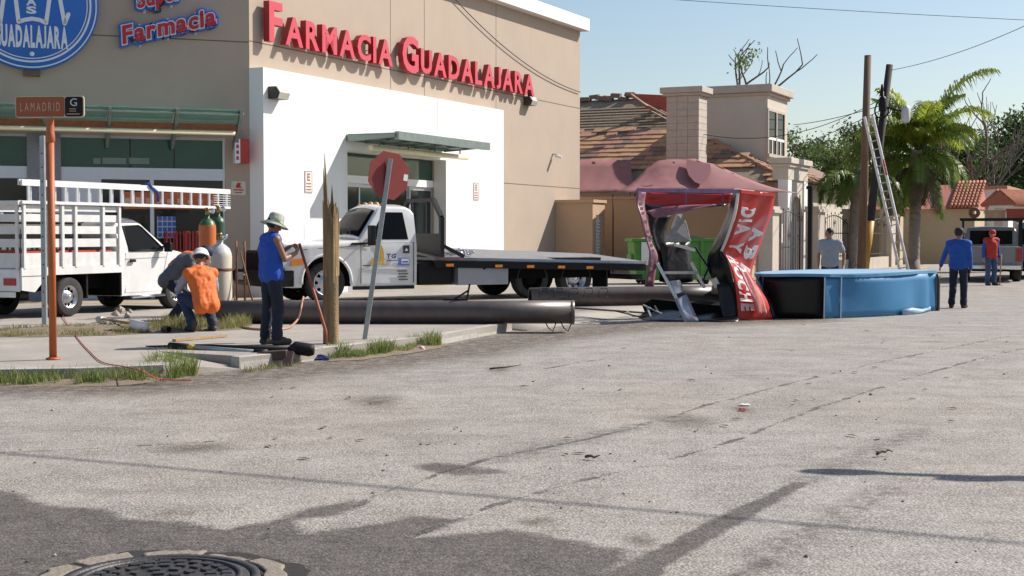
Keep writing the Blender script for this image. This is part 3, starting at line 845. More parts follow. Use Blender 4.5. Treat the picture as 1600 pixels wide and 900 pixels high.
def wheel(parent, x, y, z, r, w, rr, side=-1, rim=alloy, holes=8, dish=0.05):
    """side -1: outer face looks to -y"""
    s = side
    h = w / 2
    tp = [(rr, h), (rr + .02, h + .008), (r * .90, h + .012), (r * .965, h), (r, h * .6), (r * .995, h * .2), (r, 0), (r * .995, -h * .2), (r, -h * .6), (r * .965, -h), (r * .9, -h - .012), (rr, -h)]
    t = MB().lathe(tp, (x, y, z), (0, 1, 0), 32).build('wheel', rubber, parent)
    k = s * h
    rp = [(rr, k * .98), (rr * .93, k * 1.0), (rr * .90, k - s * dish), (rr * .55, k - s * dish * .9), (rr * .42, k - s * dish * .1), (rr * .2, k - s * dish * .05), (0.001, k - s * dish * .05)]
    rm = MB().lathe(rp, (x, y, z), (0, 1, 0), 28).build('rim', rim, t)
    mb = MB()
    for i in range(holes):
        a = 2 * math.pi * i / holes
        cx, cz = x + math.cos(a) * rr * .72, z + math.sin(a) * rr * .72
        mb.lathe([(.001, k - s * dish + s * .012), (rr * .13, k - s * dish + s * .012), (rr * .14, k - s * dish - s * .03)], (cx, y, cz), (0, 1, 0), 10)
    stuff(mb.build('vent_hole', under, rm))
    MB().lathe([(.001, k + s * .012), (rr * .17, k + s * .008), (rr * .2, k - s * dish * .2)], (x, y, z), (0, 1, 0), 14).build('hub', chrome if rim is alloy else under, rm)
    return t

class Body:
    def __init__(s, zb, zt, hw, r=.07, crown=.04):
        s.zb, s.zt, s.hw, s.r, s.crown = zb, zt, hw, r, crown
    def y(s, x, z):
        zt = s.zt(x); r = s.r
        w = s.hw(x, z)
        if z > zt - r: w -= r * (1 - math.sqrt(max(0, 1 - ((z - zt + r) / r) ** 2)))
        return w
    def build(s, xs, name, m, parent, M=9, T=12):
        rows = []
        for x in xs:
            zb, zt = s.zb(x), s.zt(x); r = min(s.r, zt - zb - .02)
            zs = [zb + (zt - r - zb) * k / M for k in range(M + 1)] + [zt - r + r * q for q in (.4, .72, .92, 1.0)]
            left = [(x, -s.y(x, z), z) for z in zs]
            w = s.y(x, zt)
            top = [(x, -w + 2 * w * j / T, zt + s.crown * (1 - (2 * j / T - 1) ** 2)) for j in range(1, T)]
            rows.append(left + top + [(x, -q[1], q[2]) for q in reversed(left)])
        mb = MB(); mb.sheet(rows)
        n = len(rows[0])
        mb.add(rows[0], [tuple(range(n))[::-1]], 0); mb.add(rows[-1], [tuple(range(n))], 0)
        o = mb.build(name, m, parent)
        md = o.modifiers.new('split', 'EDGE_SPLIT'); md.split_angle = R(32)
        return o
    def side_panel(s, poly, name, m, parent, out=.005, side=-1, sub=1):
        pts = [(x, side * (s.hw(x, z) + out), z) for x, z in poly]
        bk = [(x, side * (s.hw(x, z) - .03), z) for x, z in poly]
        mb = MB(); n = len(pts)
        mb.add(pts + bk, [tuple(range(n))] + [(i, (i + 1) % n, (i + 1) % n + n, i + n) for i in range(n)])
        return mb.build(name, m, parent)
    def screen(s, x0, x1, name, m, parent, inset=.08, out=.012, nx=4, ny=10):
        rows = []
        for i in range(nx + 1):
            x = x0 + (x1 - x0) * i / nx; z = s.zt(x); w = s.hw(x, z) - inset
            rows.append([(x - out * .6, -w + 2 * w * j / ny, z + s.crown * (1 - (2 * j / ny - 1) ** 2) + out) for j in range(ny + 1)])
        mb = MB(); mb.sheet(rows, thick=.012)
        return mb.build(name, m, parent)
def lerp_pts(pts):
    def f(x):
        if x <= pts[0][0]: return pts[0][1]
        for (a, za), (b, zb) in zip(pts, pts[1:]):
            if x <= b: return za + (zb - za) * (x - a) / (b - a + 1e-9)
        return pts[-1][1]
    return f
def arch(sill, cxs, cz, ra):
    def f(x):
        z = sill(x) if callable(sill) else sill
        for c in cxs:
            if abs(x - c) < ra: z = max(z, cz + math.sqrt(ra * ra - (x - c) ** 2))
        return z
    return f

# ------------------------------------------------------------------ flatbed tow truck
tw = G(508, 474, Z0)
FT = Frame(tw, R(29))
PHI = R(29)
org = tw - FT.x * 1.0 + FT.y * 0.9
tt = thing('flatbed_truck', 'white flatbed tow truck with black deck parked beside the pharmacy side doors', 'truck', org, PHI)
zt = lerp_pts([(.12, 1.0), (.16, 1.16), (.26, 1.21), (1.66, 1.30), (1.74, 1.32), (2.24, 1.98), (2.34, 2.03), (2.9, 2.02), (3.0, 1.97), (3.06, 1.9)])
hw = lambda x, z: (lerp_pts([(.12, .93), (.3, .97), (.6, 1.0), (3.1, .98)])(x)) * (1 if z < 1.22 else 1 - .20 * (z - 1.22) / .8) - .04 * max(0, (.75 - z))
bd = Body(arch(.34, [1.0], .46, .53), zt, hw, .07, .06)
xs = [.12, .14, .16, .2, .26, .34, .42] + list(np.linspace(.46, 1.54, 30)) + [1.6, 1.66, 1.70, 1.74] + list(np.linspace(1.8, 2.24, 8)) + [2.29, 2.34, 2.5, 2.7, 2.9, 2.95, 3.0, 3.03, 3.06]
cab = bd.build(xs, 'cab', carwhite, tt)
screen_g = mat('windscreen_glass', (0.006, 0.007, 0.008), 0.04, var=0.2, scale=2, spec=.3, ior=1.12)
bd.screen(1.78, 2.20, 'windscreen', screen_g, tt, .1)
dr = bd.side_panel([(1.78, .40), (1.78, 1.26), (2.98, 1.27), (2.98, .40)], 'door', carwhite, tt, .006)
bd.side_panel([(1.98, 1.325), (2.33, 1.86), (2.40, 1.90), (2.80, 1.90), (2.87, 1.325)], 'side_window', autoglass, tt, .008)
bd.side_panel([(1.98, 1.325), (2.33, 1.86), (2.40, 1.90), (2.80, 1.90), (2.87, 1.325)], 'side_window', autoglass, tt, .008, 1)
for x in (1.77, 2.985):
    MB().box(x - .007, x + .007, -.9925, -.97, .4, 1.27).build('panel_gap', seam, tt)
MB().box(2.80, 2.94, -1.02, -.985, 1.215, 1.245).build('handle', carwhite, dr)
MB().box(1.85, 2.9, -.996, -.98, .70, .735).build('moulding', carwhite, dr)
# arch lip
mb = MB(); mb.tube([(1.0 + .55 * math.cos(a), -.985, .46 + .55 * math.sin(a)) for a in np.linspace(-.1, math.pi + .1, 22)], .035, 6); mb.build('wheel_arch_lip', carwhite, tt)
MB().box(.16, 3.05, -.86, .86, .36, 1.0).build('underbody', under, tt)
wheel(tt, 1.0, -.84, .43, .43, .24, .27); wheel(tt, 1.0, .84, .43, .43, .24, .27, 1)
# front: grille, bumper, lamps, plate
MB().prism([(-.16, .66), (-.12, 1.03), (-.04, 1.09), (.20, 1.09), (.20, .66)], -.74, .98).build('grille', blacksteel, tt, bevel=.02)
mb = MB()
for k in range(3): mb.box(-.165 + k * .012, -.14 + k * .012, -.60, .80, .76 + k * .11, .775 + k * .11)
stuff(mb.build('grille_bar', blackpl, tt))
for s in (-1, 1):
    y0, y1 = sorted((s * .64, s * .95))
    hl = MB().prism([(.02, .74), (.06, 1.08), (.40, 1.10), (.44, .78)], y0, y1).build('headlight', mat('headlight', (.6, .62, .65), .1, var=.1), tt)
    y0, y1 = sorted((s * .93, s * 1.0))
    MB().prism([(.22, .78), (.24, .92), (.48, .94), (.50, .8)], y0, y1).build('indicator', amber, hl)
MB().prism([(-.30, .36), (-.38, .46), (-.38, .64), (-.32, .69), (.3, .69), (.3, .36)], -.98, .98).build('bumper', blacksteel, tt, bevel=.02)
MB().box(-.395, -.378, .22, .54, .48, .64).build('number_plate', mat('plate', (.6, .5, .48), .5, var=.2, scale=30), tt)
for i in range(5):
    y = -.62 + .31 * i
    MB().lathe([(.055, 0), (.05, .03), (.02, .05), (.001, .052)], (2.42, y, zt(2.42) + bd.crown * (1 - (y / .8) ** 2) - .004), (0, 0, 1), 10).build('clearance_lamp', amber, tt)
for s in (-1, 1):
    mr_ = MB(); mr_.bar((1.95, s * .96, 1.36), (1.9, s * 1.22, 1.36), .035); mr_.box(1.86, 1.96, min(s * 1.12, s * 1.36), max(s * 1.12, s * 1.36), 1.2, 1.62); mr_.build('wing_mirror', blackpl, tt, bevel=.02)
for s in (-1, 1):                      # bonnet seam, vent, rocker and wiper details
    MB().bar((.5, s * (hw(.5, 1.12) + .002), 1.12), (1.68, s * (hw(1.68, 1.17) + .002), 1.19), .012, .012).build('bonnet_gap', seam, tt)
    MB().prism([(1.52, 1.205), (1.56, 1.255), (1.96, 1.262), (1.90, 1.215)], s * 1.0 - .006, s * 1.0 + .006).build('wing_vent', blackpl, tt)
    MB().box(1.6, 3.0, min(s * .93, s * .99), max(s * .93, s * .99), .27, .345).build('rocker', blackpl, tt)
    MB().prism([(1.98, 1.33), (2.05, 1.44), (2.10, 1.33)], s * .985 - .006, s * .985 + .006).build('quarter_trim', blackpl, tt)
mb = MB()
for y in (-.45, .15): mb.bar((1.76, y, zt(1.76) + .10), (1.92, y + .5, zt(1.92) + .09), .016, .016)
stuff(mb.build('wipers', blackpl, tt))
MB().bar((2.92, -.80, 1.35), (2.90, -.795, 1.88), .01, .01).build('panel_gap', seam, tt)
# lettering and emblems on the door
navy = mat('decal_navy', (.02, .05, .22), .4); gold = mat('decal_gold', (.62, .38, .05), .4); dkd = mat('decal_black', (.03, .03, .035), .5); pale = mat('decal_blue', (.10, .16, .55), .4)
def decal(mb, m, nm): return mb.build(nm, m, dr)
Y_ = -1.0
mb = MB()
def arcpts(cx, cz, rx, rz, a0, a1, n=10): return [(cx + rx * math.cos(a), cz + rz * math.sin(a)) for a in np.linspace(a0, a1, n)]
outer = arcpts(2.12, .98, .17, .30, R(95), R(-30)); inner = arcpts(2.10, .95, .10, .22, R(-20), R(95))
decal(MB().prism(outer + inner, Y_ - .003, Y_ + .002), gold, 'swoosh')
decal(MB().prism([(1.98, .86), (2.03, .94), (2.08, .92), (2.04, .80), (1.99, .80)], Y_ - .003, Y_ + .002), gold, 'swoosh')
decal(MB().prism([(2.1, .92), (2.22, .82), (2.42, .80), (2.30, .78), (2.18, .79), (2.06, .88)], Y_ - .0035, Y_ + .002), gold, 'swoosh')
for ch, a, b2, h in layout('TG', 2.34, 2.56, .1, off=.03): letter_mb(ch, a, b2, .92, 1.02, Y_ - .003, .004, .03, (0, 0), .15).build('letter', navy, dr, fix=False)
decal(MB().box(2.36, 2.6, Y_ - .003, Y_ + .002, .87, .885), navy, 'decal_line')
decal(MB().box(2.74, 2.88, Y_ - .003, Y_ + .002, 1.03, 1.19), dkd, 'square_emblem')
decal(MB().prism([(2.77, 1.08), (2.81, 1.15), (2.85, 1.08)], Y_ - .006, Y_ - .002), carwhite, 'emblem_mark')
decal(MB().box(2.62, 2.88, Y_ - .003, Y_ + .002, .77, .92), pale, 'label_frame')
decal(MB().box(2.69, 2.87, Y_ - .005, Y_ - .002, .81, .91), carwhite, 'label_field')
decal(MB().box(2.71, 2.85, Y_ - .007, Y_ - .004, .835, .86), navy, 'decal_line')
rng = random.Random(11)
for k in range(4):                      # four short lines of print too small to read
    mb = MB(); x = 2.60 + .03 * (k % 2)
    while x < 2.82: w = rng.uniform(.015, .05); mb.box(x, x + w, Y_ - .003, Y_ + .002, .64 - k * .06, .665 - k * .06); x += w + .012
    decal(mb, dkd, 'small_print')
for z, x0 in ((1.175, 1.81), (.765, 1.81)):
    mb = MB(); x = x0
    while x < x0 + .17: mb.box(x, x + .018, Y_ - .003, Y_ + .002, z, z + .024); x += .026
    decal(mb, dkd, 'small_print')
# headboard frame, deck, chassis
hb = MB()
for y in (-1.05, 1.05):
    hb.bar((3.62, y, .75), (3.62, y, 1.80), .09); hb.bar((3.62, y, 1.80), (3.62, y * .62, 2.18), .09)
    hb.bar((3.62, y, 1.2), (4.15, y, .95), .07)
hb.bar((3.62, -.65, 2.18), (3.62, .65, 2.18), .09); hb.bar((3.62, -.35, .95), (3.62, -.35, 2.16), .06); hb.bar((3.62, .35, .95), (3.62, .35, 2.16), .06)
hb.box(3.58, 3.64, -1.05, 1.05, .8, 1.45)
hb.build('headboard', blacksteel, tt)
def zdeck(x): return .93 - .026 * (x - 3.5)
deck_m = mat('deck_plate', (0.24, 0.24, 0.245), 0.6, 0.1, var=0.2, scale=3, dirt=(.12, .11, .1))
X1, X2 = 3.42, 8.85
def slab(mb, x0, x1, y0, y1, dz0, dz1):
    mb.add([(x0, y0, zdeck(x0) + dz0), (x1, y0, zdeck(x1) + dz0), (x1, y1, zdeck(x1) + dz0), (x0, y1, zdeck(x0) + dz0), (x0, y0, zdeck(x0) + dz1), (x1, y0, zdeck(x1) + dz1), (x1, y1, zdeck(x1) + dz1), (x0, y1, zdeck(x0) + dz1)],
           [(0, 3, 2, 1), (4, 5, 6, 7), (0, 1, 5, 4), (1, 2, 6, 5), (2, 3, 7, 6), (3, 0, 4, 7)]); return mb
slab(MB(), X1, X2, -1.15, 1.25, -.06, 0).build('deck', deck_m, tt)
slab(MB(), X1, X2, -1.20, -1.12, -.045, .012).build('side_rail', chrome, tt)
slab(MB(), X1, X2, -1.17, -1.05, -.21, -.061).build('side_rail', blacksteel, tt)
mb = MB()
rows = [[(X1 + (X2 - X1) * i / 8, -1.1 + 2.35 * j, zdeck(X1 + (X2 - X1) * i / 8) + .008 + .23 * j * (1 - .35 * i / 8)) for i in range(9)] for j in (0, 1)]
mb.sheet(rows, smooth=False, thick=.03); mb.build('deck_plate', deck_m, tt)
MB().box(3.1, 8.3, -.5, .5, .42, .72).build('chassis', under, tt)
MB().box(3.1, 3.9, -1.0, 1.0, .34, .82).build('tank', blacksteel, tt, bevel=.03)
tb = MB().box(3.98, 5.22, -1.12, -.6, .33, .76).build('toolbox', mat('toolbox_plate', (.36, .37, .40), .4, .5, var=.06, scale=4), tt, bevel=.01)
MB().lathe([(.001, -1.135), (.04, -1.135), (.045, -1.12)], (4.62, 0, .70), (0, 1, 0), 10).build('latch', blackpl, tb)
MB().box(5.22, 7.9, -1.0, -.55, .45, .70).build('skirt', under, tt)
for x, l in ((3.75, 1), (4.95, 1), (5.75, 1), (6.55, 1), (7.3, 1)):
    MB().box(x - .09, x + .09, -1.19, -1.16, zdeck(x) - .185, zdeck(x) - .125).build('marker_lamp', amber, tt)
for x in (5.9, 7.05):
    wheel(tt, x, -.86, .43, .43, .26, .27, dish=.14, rim=alloy if x > 6 else under); wheel(tt, x, .86, .43, .43, .26, .27, 1, dish=.14)
MB().prism([(6.5, .9), (6.55, .75), (6.8, .80), (7.4, .80), (7.65, .6), (7.7, .9)], -1.03, -.6).build('mudguard', blackpl, tt)
MB().box(7.8, 7.84, -1.1, -.5, .1, .62).build('mud_flap', blackpl, tt)
MB().box(8.5, 8.8, -1.1, 1.1, .38, .5).build('rear_bar', blacksteel, tt)
ch = MB(); rng = random.Random(3)
for k in range(5):
    pts = []; x, y = 3.85 + rng.random() * .5, -.9 + rng.random() * .5
    for i in range(9):
        pts.append((x, y, zdeck(x) + .04 + .1 * (y + 1.1) + .10 * rng.random())); x += rng.uniform(-.12, .16); y += rng.uniform(-.14, .14); x = min(max(x, 3.7), 4.5)
    ch.tube(pts, .028, 6)
co = ch.build('chain_heap', chrome, None)
co.location = org; co.rotation_euler = (0, 0, PHI)
tag(co, 'heap of bright chain and straps on the front of the flatbed deck', 'chain')

# ------------------------------------------------------------------ white stake-bed pickup with ladder
NS = Frame(G(33, 497 + 5, Z0), R(66)); NS.o = Vector((-8.19, 23.5, Z0))
PSI = R(66)
nt_ = thing('stake_bed_pickup', 'white pickup with wooden-slat stake bed parked at the shop corner', 'truck', NS.o + NS.y * .83, PSI)
HWn = .83
L5 = 4.95
def nx(x): return x
ztn = lerp_pts([(2.56, 1.60), (2.62, 1.68), (2.75, 1.715), (3.15, 1.715), (3.3, 1.66), (3.92, 1.17), (4.0, 1.15), (4.75, 1.03), (4.9, .95), (4.95, .80)])
hwn = lambda x, z: lerp_pts([(2.5, .80), (3.9, .83), (4.6, .80), (4.95, .70)])(x) * (1 if z < 1.1 else 1 - .24 * (z - 1.1) / .62) - .05 * max(0, .6 - z)
bn = Body(arch(.30, [4.12], .36, .42), ztn, hwn, .07, .05)
xs = [2.56, 2.59, 2.62, 2.7, 2.75, 2.9, 3.05, 3.15, 3.22] + list(np.linspace(3.3, 3.92, 9)) + [3.96, 4.0] + list(np.linspace(4.05, 4.54, 16)) + [4.65, 4.75, 4.82, 4.87, 4.9, 4.93, 4.95]
xs = sorted(set(xs + list(np.linspace(3.70, 4.05, 12))))
bn.build(xs, 'cab', carwhite, nt_)
dn = bn.side_panel([(2.68, .36), (2.68, 1.09), (3.86, 1.09), (3.74, .72), (3.70, .36)], 'door', carwhite, nt_, .006)
bn.side_panel([(2.80, 1.13), (2.78, 1.585), (3.22, 1.60), (3.30, 1.56), (3.76, 1.16), (3.74, 1.13)], 'side_window', autoglass, nt_, .008)
mb = MB()
wp = [(2.80, 1.13), (2.78, 1.585), (3.22, 1.60), (3.30, 1.56), (3.76, 1.16), (3.74, 1.13)]
mb.tube([(x, -(hwn(x, z) + .01), z) for x, z in wp + wp[:1]], .016, 6); mb.build('window_seal', blackpl, nt_)
bn.screen(3.34, 3.88, 'windscreen', autoglass, nt_, .08)
for a, b2 in (((2.67, .36), (2.67, 1.6)), ((3.87, 1.09), (3.75, .72)), ((3.75, .72), (3.71, .36)), ((2.67, .98), (3.84, 1.0))):
    MB().bar((a[0], -(hwn(*a) + .006), a[1]), (b2[0], -(hwn(*b2) + .006), b2[1]), .012, .008, up=(0, 1, 0)).build('panel_gap', mat('soft_gap', (.28, .28, .28), .7), nt_)
MB().box(2.76, 2.90, -.865, -.83, .92, .97).build('handle', blackpl, dn)
m_ = MB(); m_.bar((3.72, -.82, 1.2), (3.70, -.98, 1.2), .04); m_.box(3.64, 3.72, -1.08, -.92, 1.1, 1.28); m_.build('wing_mirror', blackpl, nt_, bevel=.02)
MB().box(2.6, 4.9, -.7, .7, .3, .9).build('underbody', under, nt_)
wheel(nt_, 1.16, -.72, .345, .345, .22, .20, holes=10, dish=.07); wheel(nt_, 1.16, .72, .345, .345, .22, .20, 1)
wheel(nt_, 4.12, -.74, .345, .345, .2, .20, holes=10); wheel(nt_, 4.12, .74, .345, .345, .2, .20, 1)
MB().tube([(2.75, -.88, .28), (3.7, -.88, .28)], .03, 8).build('side_step', chrome, nt_)
MB().box(4.9, 5.02, -.78, .78, .42, .62).build('bumper', blackpl, nt_, bevel=.02)
# stake bed
white_w = mat('white_painted_wood', (0.66, 0.66, 0.64), 0.55, var=0.10, scale=5, bump=.15, bscale=30, dirt=(.42, .40, .37))
MB().box(.0, 2.52, -.83, .83, .74, .86).build('bed_floor', white_w, nt_)
MB().box(-.02, 2.54, -.855, -.832, .74, .88).build('bed_rail', carwhite, nt_)
MB().box(.2, 2.5, -.45, .45, .45, .74).build('chassis', under, nt_)
MB().prism([(.0, .50), (.0, .74), (.62, .74), (.30, .46)], -.84, -.80).build('skirt', carwhite, nt_)
MB().box(1.62, 1.66, -.8, -.3, .3, .72).build('mud_flap', blackpl, nt_)
MB().box(2.50, 2.553, -.815, .8, .31, .739).build('cab_rear_guard', under, nt_)  # black panel stands in for the shade under the bed
slat_z = [(.87, 1.12), (1.22, 1.36), (1.44, 1.58), (1.66, 1.78), (1.84, 1.93)]
for s in (-1, 1):
    for a, b2 in slat_z:
        y0, y1 = sorted((s * .80, s * .825)); MB().box(.03, 2.48, y0, y1, a + random.uniform(-.006, .006), b2).build('slat', white_w, nt_)
    for x in (.03, .62, .95, 1.28, 2.0, 2.44):
        y0, y1 = sorted((s * .826, s * .865)); MB().box(x, x + .055, y0, y1, .86, 1.95).build('stake', white_w, nt_)
for a, b2 in slat_z:
    MB().box(.002, .026, -.78, .78, a, b2).build('slat', white_w, nt_)
    MB().box(2.46, 2.478, -.78, .78, a, b2).build('slat', white_w, nt_)
for y in (-.78, -.3, .3, .74):
    MB().box(-.035, .0, y, y + .045, .82, 1.95).build('stake', white_w, nt_)
MB().box(-.03, .0, -.80, .80, .48, .84).build('rear_apron', carwhite, nt_)
for y in (-.74, .5): MB().box(-.05, -.028, y, y + .26, .58, .70).build('tail_lamp', redlens, nt_)
MB().box(-.06, -.02, -.72, .72, .38, .47).build('rear_bumper', carwhite, nt_)
MB().tube([(.05, -.8, 1.95), (2.48, -.8, 1.95)], .02, 6).build('top_rail', white_w, nt_)
MB().box(-.08, 0, -.85, .85, 1.93, 2.0).build('rear_crossbar', white_w, nt_)
# load: red crates
red_c = mat('red_crate', (0.40, 0.05, 0.03), 0.5, var=.2)
ck = thing('tool_chest', 'dull grey tool chest filling the bed of the stake bed pickup', 'chest', nt_.location + Vector((0, 0, .86)), PSI)  # grey chest put in so the gaps between slats look dark
MB().box(.15, 2.3, -.12, .66, 0, .78).build('body', mat('chest_grey', (.16, .15, .14), .6, var=.25, scale=5), ck, bevel=.01)
MB().box(.12, 2.33, -.15, .69, .785, .83).build('lid', mat('chest_lid', (.22, .21, .2), .6, var=.2), ck, bevel=.01)
for i, (x, y) in enumerate(((.42, -.455), (.97, -.455), (1.52, -.455), (2.07, -.455))):
    t = thing('crate', 'red plastic crate loaded behind the slats of the white stake bed', 'crate', nt_.location + NS.x * x + NS.y * y + Vector((0, 0, .86)), PSI, 'red crates in the stake bed')
    mb = MB(); mb.box(-.25, .25, -.3, -.27, 0, .3).box(-.25, .25, .27, .3, 0, .3).box(-.25, -.22, -.27, .27, 0, .3).box(.22, .25, -.27, .27, 0, .3).box(-.22, .22, -.27, .27, 0, .02)
    mb.build('shell', red_c, t); MB().box(-.27, .27, -.32, -.303, .25, .3).box(-.27, .27, .303, .32, .25, .3).build('rim', red_c, t)
# ladder on edge along the near side
alu = mat('ladder_aluminium', (0.62, 0.63, 0.65), 0.35, 0.55, var=.12, scale=10)
wl = mat('ladder_white', (0.70, 0.70, 0.69), 0.5, var=.1, scale=6)
ld = thing('extension_ladder', 'long white extension ladder lying on edge on the stake bed pickup', 'ladder', NS.o + Vector((0, 0, 1.95)), PSI)
MB().box(-.02, 5.86, -.06, -.02, .30, .40).box(-.02, 3.1, .0, .04, .31, .41).build('upper_rail', wl, ld)
MB().box(-.02, 5.86, -.06, -.02, .0, .05).box(-.02, 5.0, .0, .04, .005, .055).build('lower_rail', wl, ld)
for k in range(20):
    x = .12 + k * .295
    MB().box(x, x + .045, -.055, -.025, .05, .30).build('rung', alu, ld)
    if k < 16: MB().box(x + .12, x + .15, .005, .035, .055, .31 if x < 3 else .06).build('rung', alu, ld)
mb = MB()
for k in range(5): mb.box(5.3, 5.86, -.058, -.022, .075 + k * .045, .085 + k * .045)
mb.build('end_guard', wl, ld)
sp = MB(); sp.tube([(3.25, -.08, .43), (3.32, -.08, .36), (3.5, -.075, .28), (3.52, -.07, .1)], .03, 6).tube([(3.25, -.08, .43), (3.3, .06, .43)], .03, 6)
s_ = sp.build('strap', mat('blue_strap', (.02, .08, .3), .7), None); s_.location = ld.location; s_.rotation_euler = (0, 0, PSI)
tag(s_, 'blue strap tied round the ladder on the stake bed', 'strap')

# ------------------------------------------------------------------ pickup seen from behind, far up the street
pk_o = G(1549, 441, 0)
silver = mat('silver_paint', (0.23, 0.23, 0.235), 0.35, .3, var=.08, scale=3, dirt=(.3, .28, .25))
pk = thing('rack_pickup', 'dusty silver pickup with a black roof rack of tools, seen from behind', 'truck', pk_o, R(72))
hwp = lambda x, z: .95 * (1 if z < 1.15 else 1 - .2 * (z - 1.15) / .65)
bp = Body(arch(.42, [1.15], .42, .45), lambda x: 1.15, hwp, .05, -.0)
bp.build([0, .03, .1, .3, .6] + list(np.linspace(.7, 1.6, 18)) + [1.8, 2.05], 'bed', silver, pk)
bp2 = Body(arch(.42, [4.4], .42, .45), lerp_pts([(2.1, 1.15), (2.14, 1.70), (2.2, 1.78), (3.2, 1.80), (3.9, 1.2), (5.1, 1.08), (5.3, .9)]), hwp, .08, .03)
bp2.build([2.1, 2.12, 2.14, 2.2, 2.6, 3.0, 3.2, 3.5, 3.9, 4.2, 4.5, 4.8, 5.1, 5.2, 5.3], 'cab', silver, pk)
MB().box(2.085, 2.1, -.68, .68, 1.22, 1.68).build('rear_window', autoglass, pk)
tg = MB().box(-.03, .0, -.72, .72, .62, 1.13).build('tailgate', silver, pk, bevel=.01)
MB().box(-.045, -.028, -.12, .12, .86, .92).build('handle', blackpl, tg)
for s in (-1, 1):
    y0, y1 = sorted((s * .75, s * .93)); MB().box(-.035, .0, y0, y1, .68, 1.1).build('tail_lamp', redlens, pk)
    wheel(pk, 1.15, s * .8, .36, .36, .24, .2, s); wheel(pk, 4.4, s * .8, .36, .36, .24, .2, s)
MB().box(-.2, -.03, -.9, .9, .42, .56).build('bumper', chrome, pk, bevel=.02)
MB().box(-.215, -.198, -.16, .16, .44, .55).build('number_plate', paper, pk)
MB().box(.1, 5.0, -.7, .7, .35, .6).build('underbody', under, pk)
rk = MB()
for s in (-.9, .9):
    for x in (.1, 2.0): rk.bar((x, s, 1.12), (x, s, 2.02), .06)
    rk.bar((-.3, s, 2.02), (4.2, s, 2.02), .07)
for x in (-.3, .6, 1.5, 2.4, 3.3, 4.2): rk.bar((x, -1.0, 2.05), (x, 1.0, 2.05), .06)
rk.build('rack', blacksteel, pk)
Fp = Frame(pk_o, R(72))
for x, y, l, r, lab, c in ((.2, .55, .7, .13, 'brown rolled hose lying on the pickup rack', (.16, .06, .03)), (.4, -.1, .9, .12, 'tan wooden box on the pickup rack', (.45, .28, .16)), (.1, -.75, .5, .14, 'small red toolbox at the end of the pickup rack', (.35, .06, .03))):
    o = MB()
    if 'hose' in lab: o.lathe([(.06, -.15), (.17, -.15), (.19, 0), (.17, .15), (.06, .15), (.06, -.15)], (0, 0, .19), (1, 0, 0), 16)
    else: o.box(-l / 2, l / 2, -.3, .3, 0, r * 2).box(-l / 2 - .02, l / 2 + .02, -.32, .32, r * 2 - .04, r * 2 + .03)
    o = o.build('hose_roll' if 'hose' in lab else ('toolbox' if 'toolbox' in lab else 'wooden_box'), mat(lab[:12], c, .6, var=.2), None, bevel=.01)
    o.location = Fp.w(x + .2, y, 2.08); o.rotation_euler = (0, 0, R(72)); tag(o, lab, 'hose' if 'hose' in lab else 'box')
# a van at the right edge of the street
vn = thing('parked_van', 'blue grey van parked beside the silver pickup', 'van', G(1632, 436, 0), R(72))
hv = lambda x, z: .98 * (1 if z < 1.1 else 1 - .12 * (z - 1.1) / .9)
bv = Body(arch(.35, [.9, 3.9], .40, .42), lerp_pts([(0, 1.85), (.08, 1.95), (3.2, 1.98), (3.5, 1.9), (4.2, 1.2), (4.9, 1.0), (5, .8)]), hv, .1, .04)
vpaint = mat('van_paint', (.12, .17, .24), .35, var=.08, coat=.3)
bv.build([0, .04, .08, .3] + list(np.linspace(.46, 1.34, 14)) + [2, 3, 3.2, 3.35] + list(np.linspace(3.46, 4.36, 14)) + [4.6, 4.9, 5.0], 'body', vpaint, vn)
MB().box(-.012, .0, -.75, .75, 1.2, 1.75).build('rear_window', autoglass, vn)
for s in (-1, 1):
    bv.side_panel([(.3, 1.25), (.3, 1.72), (3.1, 1.74), (3.6, 1.25)], 'side_window', autoglass, vn, .008, s)
    wheel(vn, .9, s * .84, .34, .34, .22, .2, s); wheel(vn, 3.9, s * .84, .34, .34, .22, .2, s)
    y0, y1 = sorted((s * .86, s * .97)); MB().box(-.02, .03, y0, y1, .9, 1.5).build('tail_lamp', redlens, vn)
MB().box(-.12, .0, -.92, .92, .4, .6).build('bumper', blackpl, vn, bevel=.02)
MB().box(.2, 4.8, -.7, .7, .25, .6).build('underbody', under, vn)
MB().box(-.016, -.011, .3, .42, 1.35, 1.6).build('window_sticker', paper, vn)
# ================================================================== posts and signs in front
galv = mat('galvanised_steel', (0.36, 0.40, 0.40), 0.45, 0.5, var=0.18, scale=12, dirt=(.25, .24, .21))
orange_p = mat('orange_paint', (0.42, 0.105, 0.028), 0.55, var=0.15, scale=6, dirt=(.28, .09, .04))
